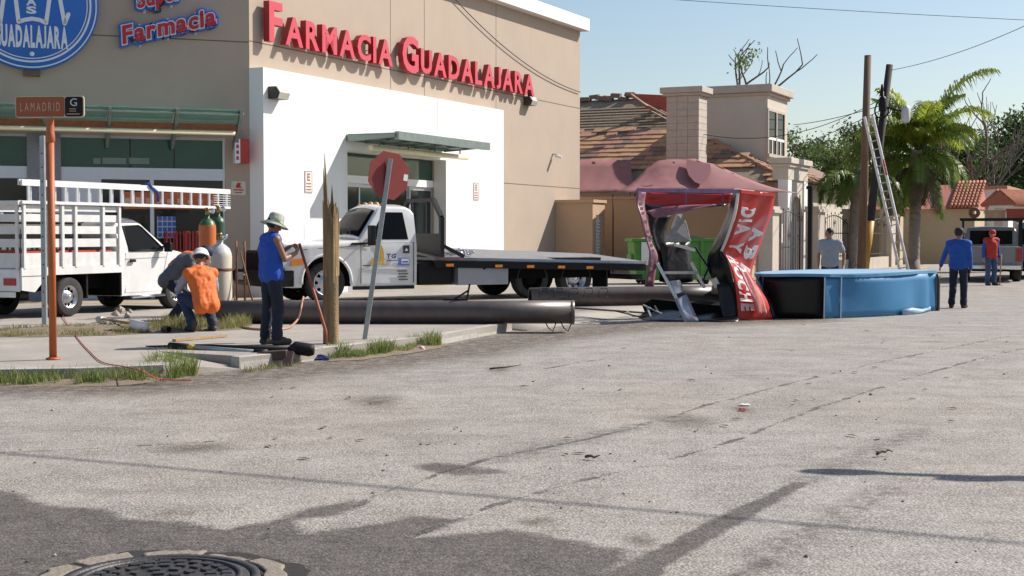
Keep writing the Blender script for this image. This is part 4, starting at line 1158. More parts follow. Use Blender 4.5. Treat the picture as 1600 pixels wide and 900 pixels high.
# street name sign
b0 = G(83, 562, Z0)
t = thing('street_name_sign', 'orange and black street name plate on a tall orange pole by the kerb', 'street sign', b0)
top = W(79, 186, b0.y).z - Z0
MB().tube([(0, 0, -.05), (0, 0, top - .25)], .043, 14).build('pole', orange_p, t)
MB().lathe([(.043, top - .27), (.055, top - .25), (.052, top - .17), (.045, top - .15), (.043, top)], (0, 0, 0), (0, 0, 1), 14).build('collar', orange_p, t)
MB().lathe([(.05, -.002), (.085, -.002), (.08, .02), (.05, .03)], (0, 0, 0), (0, 0, 1), 14).build('foot', orange_p, t)
xa = W(23, 167, b0.y).x - b0.x; xb = W(133, 167, b0.y).x - b0.x; z0 = W(80, 184, b0.y).z - Z0; z1 = W(80, 150, b0.y).z - Z0
pl = MB()
def rrect(x0, x1, z0, z1, r, n=5):
    p = []
    for cx, cz, a in ((x1 - r, z0 + r, -90), (x1 - r, z1 - r, 0), (x0 + r, z1 - r, 90), (x0 + r, z0 + r, 180)):
        for k in range(n + 1): p.append((cx + r * math.cos(R(a + 90 * k / n)), cz + r * math.sin(R(a + 90 * k / n))))
    return p
plate = MB().prism(rrect(xa, xb, z0, z1, .035), -.012, .012).build('plate', mat('plate_cream', (.55, .42, .32), .5), t)
xm = xa + (xb - xa) * .715
MB().prism(rrect(xa + .012, xm, z0 + .012, z1 - .012, .02), -.016, -.0125).build('orange_field', mat('sign_brown', (.30, .075, .028), .5, var=.08), plate)
MB().prism(rrect(xm + .008, xb - .012, z0 + .012, z1 - .012, .03), -.016, -.0125).build('black_field', blackpl, plate)
tm = mat('sign_letters', (.50, .33, .24), .5)
for ch, a, b2, h in layout('LAMADRID', xa + .06, xm - .05, .35, off=.0): letter_mb(ch, a, b2, z0 + .075, z1 - .075, -.017, .003, 0, (0, 0)).build('letter', tm, plate, fix=False)
letter_mb('G', xm + .07, xm + .15, z0 + .13, z1 - .03, -.017, .003, .0, (0, 0)).build('emblem', mat('sign_pale', (.6, .6, .58), .5), plate, fix=False)
MB().box(xm + .03, xb - .05, -.018, -.0155, z0 + .035, z0 + .045).box(xm + .06, xb - .09, -.018, -.0155, z0 + .07, z0 + .078).box(xm + .06, xb - .09, -.018, -.0155, z0 + .095, z0 + .103).build('small_print', tm, plate)
t.rotation_euler = (0, R(0.0), R(-4))
# bare galvanised post behind it
b1 = G(70, 507, Z0)
h = W(67, 212, b1.y).z - Z0
t = thing('galvanised_post', 'bare galvanised square post in the grass behind the orange pole', 'post', b1)
mb = MB(); mb.bar((0, 0, -.1), (0, 0, h), .075); mb.build('shaft', galv, t, bevel=.008)
mb = MB()
for k in range(12): mb.lathe([(.001, -.039), (.012, -.039), (.012, -.03)], (0, 0, .3 + k * .22), (0, 1, 0), 8)
mb.build('bolt_hole', under, t)
# leaning stop sign, back towards us
b2 = G(570, 530, Z0)
tp = W(610, 248, b2.y)
t = thing('stop_sign', 'leaning stop sign seen from its red back on a grey post', 'stop sign', b2)
d = (tp - b2)
MB().bar(d * -.02, d * 1.0, .065, .045, up=(0, 1, 0)).build('post', galv, t, bevel=.006)
cc = W(607, 274, b2.y) - b2
oct_ = []
rx = .345
rot = R(38)
Mx = Matrix.Translation(cc + Vector((0, .045, 0))) @ Matrix.Rotation(rot, 4, 'Z') @ Matrix.Rotation(math.atan2(d.x, d.z), 4, 'Y')
octp = [(rx * math.cos(R(22.5 + 45 * k)), rx * math.sin(R(22.5 + 45 * k))) for k in range(8)]
redb = mat('stop_red', (0.24, 0.032, 0.026), 0.5, var=.08, dirt=(.2, .04, .03))
p_ = MB().prism(octp, -.004, .004, M=Mx).build('octagon', redb, t)
MB().prism([(.24, -.03), (.24, .06), (.31, .06), (.31, -.03)], -.0075, -.0045, M=Mx).build('sticker', paper, p_)
octi = [(p[0] * .93, p[1] * .93) for p in octp]
fr = MB().prism(octi, .0045, .006, M=Mx)
fr.build('front_face', mat('stop_face', (.45, .03, .03), .4), p_)
# splintered wooden post
b3 = G(517, 537, Z0)
wood = mat('weathered_wood', (0.25, 0.17, 0.085), 0.85, var=0.5, scale=14, bump=.6, bscale=40, streak=True, dirt=(.13, .09, .055))
woodf = mat('fresh_split_wood', (0.42, 0.28, 0.13), 0.8, var=0.3, scale=16, streak=True)
t = thing('splintered_post', 'broken wooden utility post ending in tall splinters', 'post', b3)
mb = MB(); n = 22; rng = random.Random(5)
def wz(py): return W(517, py, b3.y).z - Z0
tops = []
for k in range(n):
    a = 2 * math.pi * k / n; x = math.cos(a)
    base = wz(330) if x > .35 else (wz(300) if x > -.15 else wz(318))
    if x < -.35: base = wz(372) if x < -.9 else wz(300)
    tops.append(base + rng.uniform(-.22, .14))
rows = []
for lv in range(7):
    row = []
    for k in range(n + 1):
        a = 2 * math.pi * k / n; q = lv / 6
        r = .105 - .010 * q + .004 * math.sin(a * 7 + 1)
        row.append((r * math.cos(a), r * math.sin(a), -.1 + (tops[k % n] + .1) * q))
    rows.append(row)
mb.sheet(rows, smooth=True); mb.build('shaft', wood, t)
mb = MB(); cz = wz(372); mb.lathe([(.1, cz - .5), (.09, cz), (.05, cz + .1), (.001, cz + .16)], (0, 0, 0), (0, 0, 1), 12); mb.build('core', woodf, t)
for (x, y, r, z0, z1, lx) in ((-.02, -.05, .03, .9, wz(240), -.045), (-.05, .02, .028, .9, wz(262), -.04), (.07, -.02, .025, .9, wz(316), .01), (.09, .03, .02, .9, wz(322), .02), (.02, .04, .022, .9, wz(330), 0), (-.07, -.05, .02, .9, wz(312), -.02), (.045, -.08, .018, .8, wz(345), .01)):
    MB().tube([(x, y, z0), (x + lx * .3, y, z0 + (z1 - z0) * .5), (x + lx * .8, y, z0 + (z1 - z0) * .85), (x + lx, y, z1)], [r, r * .9, r * .45, .003], 5, smooth=False).build('splinter', wood if r > .023 else woodf, t)

def dens(pts, k=4, closed=False):
    out = []
    n = len(pts)
    for i in range(n if closed else n - 1):
        p0, p1_, p2_, p3 = (pts[(i - 1) % n] if closed or i > 0 else pts[i], pts[i], pts[(i + 1) % n], pts[(i + 2) % n] if closed or i < n - 2 else pts[i + 1])
        for j in range(k):
            q = j / k
            out.append(0.5 * ((2 * p1_) + (p2_ - p0) * q + (2 * p0 - 5 * p1_ + 4 * p2_ - p3) * q * q + (3 * p1_ - p0 - 3 * p2_ + p3) * q ** 3))
    if not closed: out.append(pts[-1])
    return out
# ================================================================== fallen steel pole
pipe_m = mat('brown_steel_paint', (0.095, 0.075, 0.068), 0.40, 0.1, var=0.25, scale=4, dirt=(.14, .115, .10), spec=.6)
pipe_d = mat('pipe_inside', (0.02, 0.017, 0.016), 0.8)
def pipe(name, label, a, b, r, w=.014):
    a, b = Vector(a), Vector(b)
    t = thing(name, label, 'pipe', a)
    d = b - a; L_ = d.length; ax = d.normalized()
    MB().lathe([(r, 0), (r, L_ * .25), (r, L_ * .5), (r, L_ * .75), (r, L_), (r - w, L_), (r - w, 0), (r, 0)], (0, 0, 0), ax, 36).build('shell', pipe_m, t)
    MB().lathe([(r - w - .001, .01), (r - w - .001, L_ - .01)], (0, 0, 0), ax, 24).build('inside', pipe_d, t)
    return t, ax, L_
r1 = .187; YP = 22.75
A = W(322, 489, YP); B = W(897, 490.5, YP - .1); A.z = Z0 + r1 - .005; B.z = Z0 + r1
p1, ax1, L1 = pipe('fallen_pole', 'long fallen brown steel pole lying along the pavement behind the posts', A, B, r1)
MB().lathe([(r1 + .003, L1 - .05), (r1 + .003, L1 + .006), (r1 - .014, L1 + .006), (r1 - .014, L1 - .05)], (0, 0, 0), ax1, 36).build('end_flange', pipe_m, p1)
lx = lambda px: (W(px, 490, YP).x - A.x)
for px in (858, 882):     # bent wire hooks hanging at the end
    x = lx(px)
    MB().tube([(x - .05, -r1 * .6, .13), (x - .04, -r1 * .95, .12), (x + .02, -r1 - .02, .10), (x + .07, -r1 - .02, 0), (x + .1, -r1 - .02, -.18), (x + .05, -r1 - .03, -.30), (x - .02, -r1 - .02, -.24), (x - .06, -r1 - .0, -.16)], .009, 6).build('wire_hook', blacksteel, p1)
x = lx(708)
st = MB().bar((x - .15, -.02, r1 + .02), (x + .22, -.02, r1 + .015), .09, .03); st.bar((x + .02, -.02, r1 + .02), (x + .26, -.02, r1 + .17), .04, .03); st.bar((x + .22, -.02, r1 + .0), (x + .27, -.02, r1 + .27), .05, .03)
st.build('welded_step', blacksteel, p1)
r2 = .195
A2 = W(828, 463, 27.6); B2 = W(1140, 463, 28.4); A2.z = Z0 + r2; B2.z = Z0 + r2 + .02
p2, ax2, L2 = pipe('fallen_pole', 'shorter fallen pole with wire loops lying under the wrecked red sign', A2, B2, r2, .018)
for k in range(5):
    x = (W(842 + 23 * k, 463, 27.6).x - A2.x)
    pts = dens([Vector((x + dx, -math.sin(R(th)) * (r2 + .01), math.cos(R(th)) * (r2 + .01))) for dx, th in ((0, 88), (.02, 55), (.05, 30), (.15, 26), (.19, 45), (.15, 75), (.20, 95))], 3)
    MB().tube(pts, .008, 5).build('wire_loop', blacksteel, p2)

# ================================================================== blue drum-shaped sign lying in the street
dr_o = G(1320, 495, 0)
blue_d = mat('drum_blue', (0.035, 0.19, 0.38), 0.5, var=0.1, scale=1.5, dirt=(.07, .21, .36), bump=.3, bscale=3)
blue_l = mat('drum_pale', (0.30, 0.44, 0.58), 0.45, var=0.06, scale=2)
black_s = mat('drum_black', (0.012, 0.009, 0.0085), 0.4, var=0.2, scale=3, spec=.35)
front = [G(1192, 497), G(1287, 498), G(1313, 497), G(1345, 496), G(1385, 494), G(1420, 491), G(1445, 487.5), W(1461, 480, 28.9)]
front[-1].z = 0
back = [Vector((8.74, 29.25, 0)), Vector((8.45, 29.7, 0)), Vector((7.8, 29.9, 0)), Vector((6.7, 29.7, 0)), Vector((5.7, 29.1, 0)), Vector((5.0, 28.3, 0)), Vector((4.72, 27.3, 0))]
# smooth the rounded end
ol = front + back
zt_ = .83
t = thing('drum_sign', 'big blue drum-shaped sign lying flat in the street, black panel at one end', 'sign', dr_o)
def wall(pts, z0, z1, m, nm, wr=None, thick=.02, nz=6):
    rows = []
    for k in range(nz + 1):
        q = k / nz; row = []
        for i, p in enumerate(pts):
            nrm = (pts[min(i + 1, len(pts) - 1)] - pts[max(i - 1, 0)]).normalized(); nrm = Vector((nrm.y, -nrm.x, 0))
            o_ = wr(i, q) if wr else 0
            row.append(p + nrm * o_ + Vector((0, 0, z0 + (z1 - z0) * q)) - dr_o)
        rows.append(row)
    return MB().sheet(rows, thick=thick).build(nm, m, t)
wall([front[0], front[0].lerp(front[1], .5), front[1]], 0, zt_ - .05, black_s, 'black_panel')
side = dens(front[1:] + back + [front[0]], 5)
nS = len(side)
def wr(i, q):
    f = i / nS
    w = math.exp(-((f - .37) / .07) ** 2)
    return w * (.05 * math.sin(i * 1.1) + .04 * math.sin(i * .53 + q * 2)) * (1 - .3 * q) + .012 * math.sin(f * 30 + q * 3)
wall(side, 0.005, zt_ - .05, blue_d, 'blue_wall', wr)
full = dens([front[0], front[0].lerp(front[1], .5)] + front[1:] + back, 3, True)
mb = MB(); ctr = sum(full, Vector((0, 0, 0))) / len(full)
rim = [p + (p - ctr).normalized() * .022 - dr_o for p in full]; rin = [p - (p - ctr).normalized() * .10 - dr_o for p in full]
nF = len(full)
v = [tuple(p)[:2] + (zt_ - .055 + .012 * math.sin(i * .4),) for i, p in enumerate(rim)] + [tuple(p)[:2] + (zt_ + .012 * math.sin(i * .4),) for i, p in enumerate(rim)] + [tuple(p)[:2] + (zt_,) for p in rin] + [tuple(p)[:2] + (zt_ - .055,) for p in rin]
f = []
for i in range(nF):
    j = (i + 1) % nF
    for k in range(4): f.append((k * nF + i, k * nF + j, ((k + 1) % 4) * nF + j, ((k + 1) % 4) * nF + i))
mb.add(v, f, 0); mb.build('rim', mat('drum_rim', (.10, .28, .44), .45, var=.1), t)
mb = MB(); mb.add([tuple(p)[:2] + (zt_ + .002,) for p in rin], [tuple(range(nF))]); mb.build('top_skin', blue_l, t)
wedge = mat('strip_white', (.65, .68, .70), .5, var=.1, scale=20)
for p in (front[1], front[2]):
    q = p - dr_o
    MB().bar((q.x, q.y - .02, 0), (q.x + .01, q.y - .02, zt_ - .06), .03, .02).build('edge_strip', wedge, t)
tr_ = [G(px, py) for px, py in ((1408, 492.5), (1425, 491.5), (1440, 489.5), (1449, 487), (1453, 486))]
rows = [[p - dr_o + Vector((.02, -.03, .015)) for p in tr_], [p - dr_o + Vector((.015, -.05, .07 + .03 * math.sin(i * 2.2))) for i, p in enumerate(tr_)], [p - dr_o + Vector((0, -.02, .10 + .04 * math.sin(i * 1.7))) for i, p in enumerate(tr_)]]
MB().sheet(rows, thick=.008).build('torn_skirt', blue_l, t)
cl = [Vector((8.74, 28.85, 0)), Vector((8.84, 29.05, 0)), Vector((8.83, 29.35, 0))]
wall(cl, 0, zt_ - .08, black_s, 'dark_flap')

# ================================================================== wrecked red sign
Yw = 25.9
ws = thing('wrecked_sign', 'crumpled red and black box sign standing in the street with torn panels', 'sign', G(1100, 503, 0))
wo = ws.location.copy()
def wp(px, py, Y): return W(px, py, Y) - wo
redv = mat('red_banner', (0.50, 0.028, 0.022), 0.36, var=0.10, scale=3, bump=.25, bscale=6, dirt=(.40, .03, .025))
blk = mat('black_sheet', (0.009, 0.009, 0.011), 0.36, var=0.3, scale=4, bump=.5, bscale=7, spec=.35)
pinkv = mat('faded_pink_vinyl', (0.27, 0.11, 0.135), 0.5, var=0.15, scale=6, bump=.2, bscale=8)
purp = mat('purple_trim', (0.25, 0.17, 0.30), 0.5, var=0.3, scale=8)
whv = mat('white_vinyl', (0.66, 0.64, 0.65), 0.45, var=0.08, scale=4)
steel_w = mat('pale_steel', (0.62, 0.60, 0.57), 0.35, 0.5, var=0.2, scale=15)
def curve(px_list, Y):
    Ys = Y if isinstance(Y, (list, tuple)) else [Y] * len(px_list)
    return [wp(p[0], p[1], y) for p, y in zip(px_list, Ys)]
def loft(a, b, name, m, k=3, nx=6, thick=.012, wav=0.0, parent=ws):
    a = dens(a, k); b = dens(b, k); rows = []
    rng = random.Random(len(name))
    for i, (p, q) in enumerate(zip(a, b)):
        row = []
        for j in range(nx + 1):
            r_ = p.lerp(q, j / nx)
            if wav: r_ = r_ + Vector((.3, -1, .2)) * wav * math.sin(i * .9 + j * 1.3) * math.sin(math.pi * j / nx)
            row.append(r_)
        rows.append(row)
    MB().sheet(rows, thick=thick).build(name, m, parent)
    return rows
RL = [(1156, 296), (1152, 328), (1144, 356), (1135, 381), (1130, 392), (1139, 410), (1147, 440), (1151, 467), (1153, 502)]
RR = [(1211, 304), (1205, 333), (1197, 356), (1188, 382), (1174, 424), (1176, 436), (1187, 452), (1199, 472), (1207, 499)]
yl = [25.55, 25.6, 25.7, 25.85, 25.9, 25.75, 25.7, 25.72, 25.75]
yr = [26.2, 26.3, 26.4, 26.5, 26.5, 26.35, 26.15, 26.05, 26.0]
ban = loft(curve(RL, yl), curve(RR, yr), 'red_banner', redv, 4, 10, .01, .018)
# lettering laid on the banner: s down its length, t across
nrw = len(ban); ncl = len(ban[0])
cum = [0]
for i in range(1, nrw): cum.append(cum[-1] + (ban[i][3] - ban[i - 1][3]).length)
Ltot = cum[-1]
def ban_at(s, t_, off=.008):
    L_ = s * Ltot; i = 0
    while i < nrw - 2 and cum[i + 1] < L_: i += 1
    f_ = min(1, max(0, (L_ - cum[i]) / (cum[i + 1] - cum[i]))); c = min(max(t_, 0), .999) * (ncl - 1); j = int(c); g = c - j
    p = ban[i][j].lerp(ban[i][j + 1], g).lerp(ban[i + 1][j].lerp(ban[i + 1][j + 1], g), f_)
    e1 = ban[i + 1][j] - ban[i][j]; e2 = ban[i][j + 1] - ban[i][j]
    nn = e1.cross(e2).normalized()
    if nn.y > 0: nn = -nn
    return p + nn * off
ban_o = [o for o in ws.children if o.name.startswith('red_banner')][0]
def ban_text(txt, s0, s1, t0, t1, gap=.25):
    for ch, a, b2, h in layout(txt, s0, s1, gap, .25, off=.055):
        v, f_, fn = glyph(ch, .055)
        xs_ = [p[0] for p in v]; ys_ = [p[1] for p in v]
        out = []
        for p in v:
            s = a + (p[0] - min(xs_)) / (max(xs_) - min(xs_)) * (b2 - a)
            q = t0 + (p[1] - min(ys_)) / (max(ys_) - min(ys_)) * (t1 - t0)
            out.append(ban_at(s, q, .012 + (.004 if p[2] > 0 else 0)))
        mb = MB(); mb.add(out, f_, 0); mb.build('letter', whv, ban_o)
ban_text('DIA Y NOCHE', .115, .93, .10, .50, .16)
ban_text('ABI', .27, .53, .58, .94, .22)
# black return of the box and its white edge
BL = [(1147, 297), (1139, 328), (1125, 362), (1112, 388), (1106, 404), (1108, 424), (1122, 450), (1134, 472), (1152, 500)]
loft(curve(BL, [26.3] * 9), curve([(p[0] - 1, p[1]) for p in RL], [y + .02 for y in yl]), 'black_return', blk, 3, 6, .012, .05)
E1 = [(p[0] - 5, p[1]) for p in RL[:5]]
loft(curve(E1, [y - .03 for y in yl[:5]]), curve([(p[0] - .5, p[1]) for p in RL[:5]], [y - .02 for y in yl[:5]]), 'white_edge', whv, 3, 2, .006)
loft(curve([(1181, 431), (1192, 452), (1201, 474), (1208, 499)], [26.4, 26.3, 26.2, 26.1]), curve([(1196, 436), (1205, 458), (1213, 480), (1222, 494)], [26.9, 26.8, 26.6, 26.5]), 'black_flap', blk, 3, 5, .01, .05)
loft(curve([(1152, 418), (1166, 445), (1178, 470), (1184, 491)], [25.6, 25.62, 25.66, 25.7]), curve([(1164, 420), (1180, 447), (1194, 472), (1198, 490)], [25.75, 25.8, 25.85, 25.9]), 'pale_fold', mat('folded_vinyl', (.62, .22, .20), .3, var=.2), 3, 5, .01, .03)  # pale pink sheet paints the highlight on the red fold
# top of the frame
MB().bar(wp(995, 297, 25.8), wp(1156, 299, 25.55), .09, .07).build('top_rail', purp, ws)
MB().bar(wp(1156, 299, 25.55), wp(1210, 305, 26.2), .05, .06).build('top_rail', redv, ws)
MB().bar(wp(997, 300, 27.3), wp(1150, 302, 27.0), .07, .06).build('top_rail', blk, ws)
loft(curve([(1006, 300), (1060, 302), (1110, 303), (1148, 302)], 26.8), curve([(1006, 324), (1060, 322), (1110, 320), (1140, 318)], 26.8), 'red_inner_panel', redv, 3, 5, .01, .03)
loft(curve([(1003, 318), (1050, 322), (1100, 319), (1135, 318)], 26.5), curve([(1012, 336), (1045, 329), (1100, 324), (1134, 320)], 26.4), 'black_strip', blk, 3, 3, .01, .02)
loft(curve([(1009, 330), (1040, 323), (1080, 320), (1118, 319)], 26.0), curve([(1024, 340), (1050, 336), (1080, 328), (1118, 321)], 25.9), 'pink_drape', pinkv, 4, 4, .008, .04)
for px in (1072, 1130): MB().bar(wp(px, 299, 25.9), wp(px, 322, 26.3), .03).build('strut', purp, ws)
# left upright: faded strip
LL = [(993, 297), (994, 318), (999, 335), (1008, 372), (1014, 392), (1013, 410), (1007, 447)]
LR = [(1009, 299), (1006, 322), (1010, 345), (1018, 380), (1026, 398), (1025, 415), (1020, 448)]
loft(curve(LL, [25.8, 25.8, 25.7, 25.75, 25.8, 25.8, 25.9]), curve(LR, [26.0, 26.0, 25.95, 25.95, 25.95, 26, 26.1]), 'pink_upright', pinkv, 3, 4, .02, .03)
mb = MB()
for k in range(14):
    q = (k + .5) / 14 * 5.9; i = int(q); f_ = q - i
    px = LL[i][0] + (LL[i + 1][0] - LL[i][0]) * f_ + 6; py = LL[i][1] + (LL[i + 1][1] - LL[i][1]) * f_
    p = wp(px, py, 25.66); mb.box(p.x - .025, p.x + .03, p.y - .004, p.y + .004, p.z - .03, p.z + .03)
mb.build('pale_marks', mat('pale_pink', (.5, .33, .36), .5), ws)
loft(curve([(1012, 332), (1016, 360), (1028, 400), (1030, 440)], 26.3), curve([(1050, 336), (1040, 362), (1048, 400), (1050, 442)], 26.6), 'black_panel', blk, 3, 5, .012, .05)
loft(curve([(1030, 380), (1036, 410), (1040, 445)], 26.2), curve([(1078, 378), (1080, 408), (1082, 440)], 26.7), 'black_panel', blk, 3, 5, .012, .06)
tq = [wp(1057, 334, 26.25), wp(1066, 334, 26.35), wp(1073, 352, 26.4), wp(1079, 377, 26.45), wp(1039, 379, 26.2), wp(1048, 356, 26.22)]
mb = MB(); mb.add(tq + [p + Vector((.01, .012, 0)) for p in tq], [tuple(range(6)), tuple(range(11, 5, -1))] + [(i, (i + 1) % 6, (i + 1) % 6 + 6, i + 6) for i in range(6)]); mb.build('grey_torn_panel', mat('grey_torn_vinyl', (.34, .33, .34), .6, var=.3, scale=5), ws)
# bare metal frame inside
def barp(a, b, w, m, nm='frame_bar', Y=26.0, Y2=None): MB().bar(wp(*a, Y), wp(*b, Y2 or Y), w, w, up=(.3, 1, 0)).build(nm, m, ws)
barp((1027, 411), (1060, 472), .05, steel_w, Y=25.75, Y2=25.5); barp((1037, 426), (1090, 426), .05, steel_w, Y=25.7, Y2=26.1)
barp((1080, 410), (1101, 450), .05, steel_w, Y=26.1); barp((1053, 382), (1086, 391), .05, steel_w, Y=26.0)
barp((1086, 386), (1122, 440), .035, blacksteel, Y=26.3); barp((1122, 385), (1095, 446), .035, blacksteel, Y=26.4); barp((1088, 434), (1116, 433), .03, galv, Y=26.4)
barp((1115, 435), (1122, 448), .12, steel_w, Y=26.0)
loft(curve([(1054, 468), (1070, 506)], [25.45, 25.25]), curve([(1072, 460), (1091, 502)], [25.6, 25.4]), 'foot_plate', mat('plate_grey', (.33, .36, .42), .4, .3, var=.15), 2, 3, .015)
loft(curve([(1043, 440), (1051, 462)], [25.75, 25.5]), curve([(1062, 438), (1069, 455)], [25.9, 25.65]), 'bent_plate', steel_w, 2, 3, .012)
# crumpled black sheets lying under the sign
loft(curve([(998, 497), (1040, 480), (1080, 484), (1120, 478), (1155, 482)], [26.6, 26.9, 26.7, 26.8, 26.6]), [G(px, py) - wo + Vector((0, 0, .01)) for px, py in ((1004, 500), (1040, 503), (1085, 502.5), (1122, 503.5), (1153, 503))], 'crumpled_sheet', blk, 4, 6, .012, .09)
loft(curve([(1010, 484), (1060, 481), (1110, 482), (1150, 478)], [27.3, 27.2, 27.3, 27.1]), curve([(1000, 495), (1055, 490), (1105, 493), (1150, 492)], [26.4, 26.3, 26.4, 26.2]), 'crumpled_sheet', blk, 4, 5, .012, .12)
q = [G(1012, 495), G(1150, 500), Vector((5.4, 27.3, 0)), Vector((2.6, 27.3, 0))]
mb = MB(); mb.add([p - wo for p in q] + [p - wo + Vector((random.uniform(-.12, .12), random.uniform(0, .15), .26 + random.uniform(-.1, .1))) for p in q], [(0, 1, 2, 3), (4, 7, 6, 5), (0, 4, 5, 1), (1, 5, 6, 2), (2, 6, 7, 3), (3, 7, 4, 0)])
mb.build('base_box', under, ws)  # matte black box added as the deep shadow under the sign
for k in range(7):
    g = G(990 + 14 * k, 497 + (k % 3) * 1.5); MB().bar(g - wo + Vector((0, 0, .03)), g - wo + Vector((random.uniform(-.5, .3), random.uniform(-.1, .4), random.uniform(.05, .3))), .03, .02).build('bent_strip', blk if k % 2 else galv, ws)
MB().bar(G(1120, 480) - wo + Vector((0, .4, 0)), wp(1128, 440, 26.2), .3, .1).build('base_post', blk, ws)
loft(curve([(1120, 445), (1124, 470), (1130, 500)], [25.9, 25.8, 25.75]), curve([(1148, 440), (1152, 470), (1154, 501)], [25.85, 25.8, 25.78]), 'black_panel', blk, 3, 4, .012, .04)

# ================================================================== gas cylinders on a trolley
c0 = W(344, 480, 23.8); c0.z = Z0
tro = thing('cylinder_trolley', 'rusty hand trolley behind the fallen pole carrying a gas cylinder', 'trolley', c0)

rust = mat('rusty_steel', (.18, .08, .045), .75, var=.4, scale=14)
for x in (.26, .40): MB().tube([(x, .1, .1), (x, .12, 1.15), (x - .02, .2, 1.32)], .018, 8).build('upright', rust, tro)
MB().tube([(.33, .1, 1.15), (.62, -.1, .1)], .016, 6).build('stay', rust, tro)
MB().tube([(.26, .1, .75), (.44, .1, .75)], .016, 6).tube([(.26, .1, .3), (.44, .1, .3)], .016, 6).build('crossbar', galv, tro)
MB().box(-.25, .42, -.22, .2, .03, .06).build('foot_plate', rust, tro)
for x in (-.3, .46): MB().lathe([(.02, -.03), (.14, -.03), (.15, 0), (.14, .03), (.02, .03)], (x, .2, .15), (1, 0, 0), 18).build('wheel', rubber, tro)
def cylinder(name, label, loc, r, h, m, mt, band=None):
    t = thing(name, label, 'gas cylinder', loc, 0, 'gas cylinders behind the pole')
    MB().lathe([(.001, 0), (r * .97, 0), (r, .03), (r, h - r * 1.1), (r * .96, h - r * .8), (r * .8, h - r * .4)], (0, 0, 0), (0, 0, 1), 28).build('body', m, t)
    MB().lathe([(r * .965, h - r * .81), (r * .81, h - r * .42), (r * .5, h - r * .12), (r * .28, h), (r * .28, h + .06), (.001, h + .06)], (0, 0, 0), (0, 0, 1), 28).build('shoulder', mt, t)
    v_ = MB().lathe([(.03, 0), (.03, .1), (.045, .1), (.045, .13), (.001, .13)], (0, 0, h + .05), (0, 0, 1), 12).bar((-.02, 0, h + .1), (.12, -.03, h + .1), .035).build('valve', mat('brass', (.35, .25, .1), .35, .8), t)
    MB().lathe([(.001, -.03), (.05, -.03), (.05, .0), (.001, 0)], (.1, -.05, h + .12), (0, 1, 0), 14).build('gauge', chrome, v_)
    if band: MB().lathe([(r + .004, h * .62), (r + .008, h * .63), (r + .008, h * .65), (r + .004, h * .66)], (0, 0, 0), (0, 0, 1), 28).build('chain_band', rust, t)
    return t
tan = mat('tan_cylinder_paint', (.58, .52, .42), .5, var=.12, scale=7, streak=True, dirt=(.36, .28, .2))
cylinder('gas_cylinder', 'stout cream gas cylinder with rusty band beside the crouching workers', c0 + Vector((0, 0, .06)), .205, 1.22, tan, mat('grey_shoulder', (.5, .5, .48), .5, var=.1), True)
c1 = W(325, 480, 24.6); c1.z = Z0
cylinder('gas_cylinder', 'tall orange gas cylinder with a green shoulder behind the cream one', c1, .15, 1.72, mat('orange_cylinder', (.52, .13, .025), .45, var=.12, scale=7, dirt=(.35, .1, .03)), mat('green_shoulder', (.03, .11, .045), .45, var=.1))
c2 = W(342, 480, 25.0); c2.z = Z0
cylinder('gas_cylinder', 'dark green gas cylinder half hidden behind the cream and orange ones', c2, .12, 1.76, mat('green_cylinder', (.02, .07, .035), .45, var=.1), mat('green_shoulder', (.03, .11, .045), .45))

# ================================================================== black beams lying at the kerb
Yb = 17.9
t = thing('fallen_lamp_arm', 'black lamp post arm with a fat round end lying on the pavement edge', 'lamp arm', G(455, 549, Z0))
o_ = t.location.copy()
a = G(228, 541, Z0 + .02) - o_; b = W(457, 546, 17.35) - o_
MB().tube([a + Vector((0, 0, .0)), a.lerp(b, .35) + Vector((0, 0, .012)), b], [.008, .03, .04], 10).build('arm', blackpl, t)
e = W(491, 547, 17.35) - o_
MB().tube([b + Vector((-.02, 0, .0)), b + Vector((.03, 0, .02)), e - Vector((.05, 0, .0)), e], [.05, .082, .082, .06], 14).build('end_cap', blackpl, t, bevel=.01)
t = thing('fallen_bar', 'grey bar with black sleeve and yellow band lying beside the black arm', 'bar', G(265, 545, Z0))
o_ = t.location.copy(); a = Vector((0, 0, .04)); b = W(412, 551, 17.2) - o_
MB().tube([a, a.lerp(b, .2)], .045, 10).build('sleeve', blackpl, t)
MB().tube([a.lerp(b, .2), a.lerp(b, .27)], .036, 10).build('band', mat('yellow_tape', (.55, .38, .03), .5), t)
MB().tube([a.lerp(b, .27), b], .03, 10).build('shaft', galv, t)
MB().tube([b - Vector((.12, 0, 0)), b + Vector((.05, 0, 0))], .045, 10).build('socket', blacksteel, t)
t = thing('steel_bracket', 'brown steel box bracket on two dark legs under the end of the black arm', 'bracket', G(425, 567, 0))
o_ = t.location.copy()
brn = mat('brown_bracket', (.075, .045, .035), .55, var=.3, scale=8, dirt=(.12, .08, .055))
a = W(410, 556, 17.0) - o_; b = W(449, 554, 17.0) - o_
MB().bar(a, b, .16, .11).build('box', brn, t, bevel=.01)
MB().bar(W(410, 552, 16.95) - o_, W(401, 575, 16.75) - o_ - Vector((0, 0, .02)), .11, .05).build('leg', brn, t)
MB().bar(W(452, 550, 17.0) - o_, W(447, 573, 16.85) - o_ - Vector((0, 0, .02)), .11, .05).build('leg', brn, t)
o = MB().bar((0, 0, .02), G(352, 527, Z0) - G(272, 534, Z0) + Vector((0, 0, .02)), .07, .03).build('wooden_lath', woodf, None, G(272, 534, Z0)); tag(o, 'thin pale wooden lath on the pavement behind the black arm', 'lath')
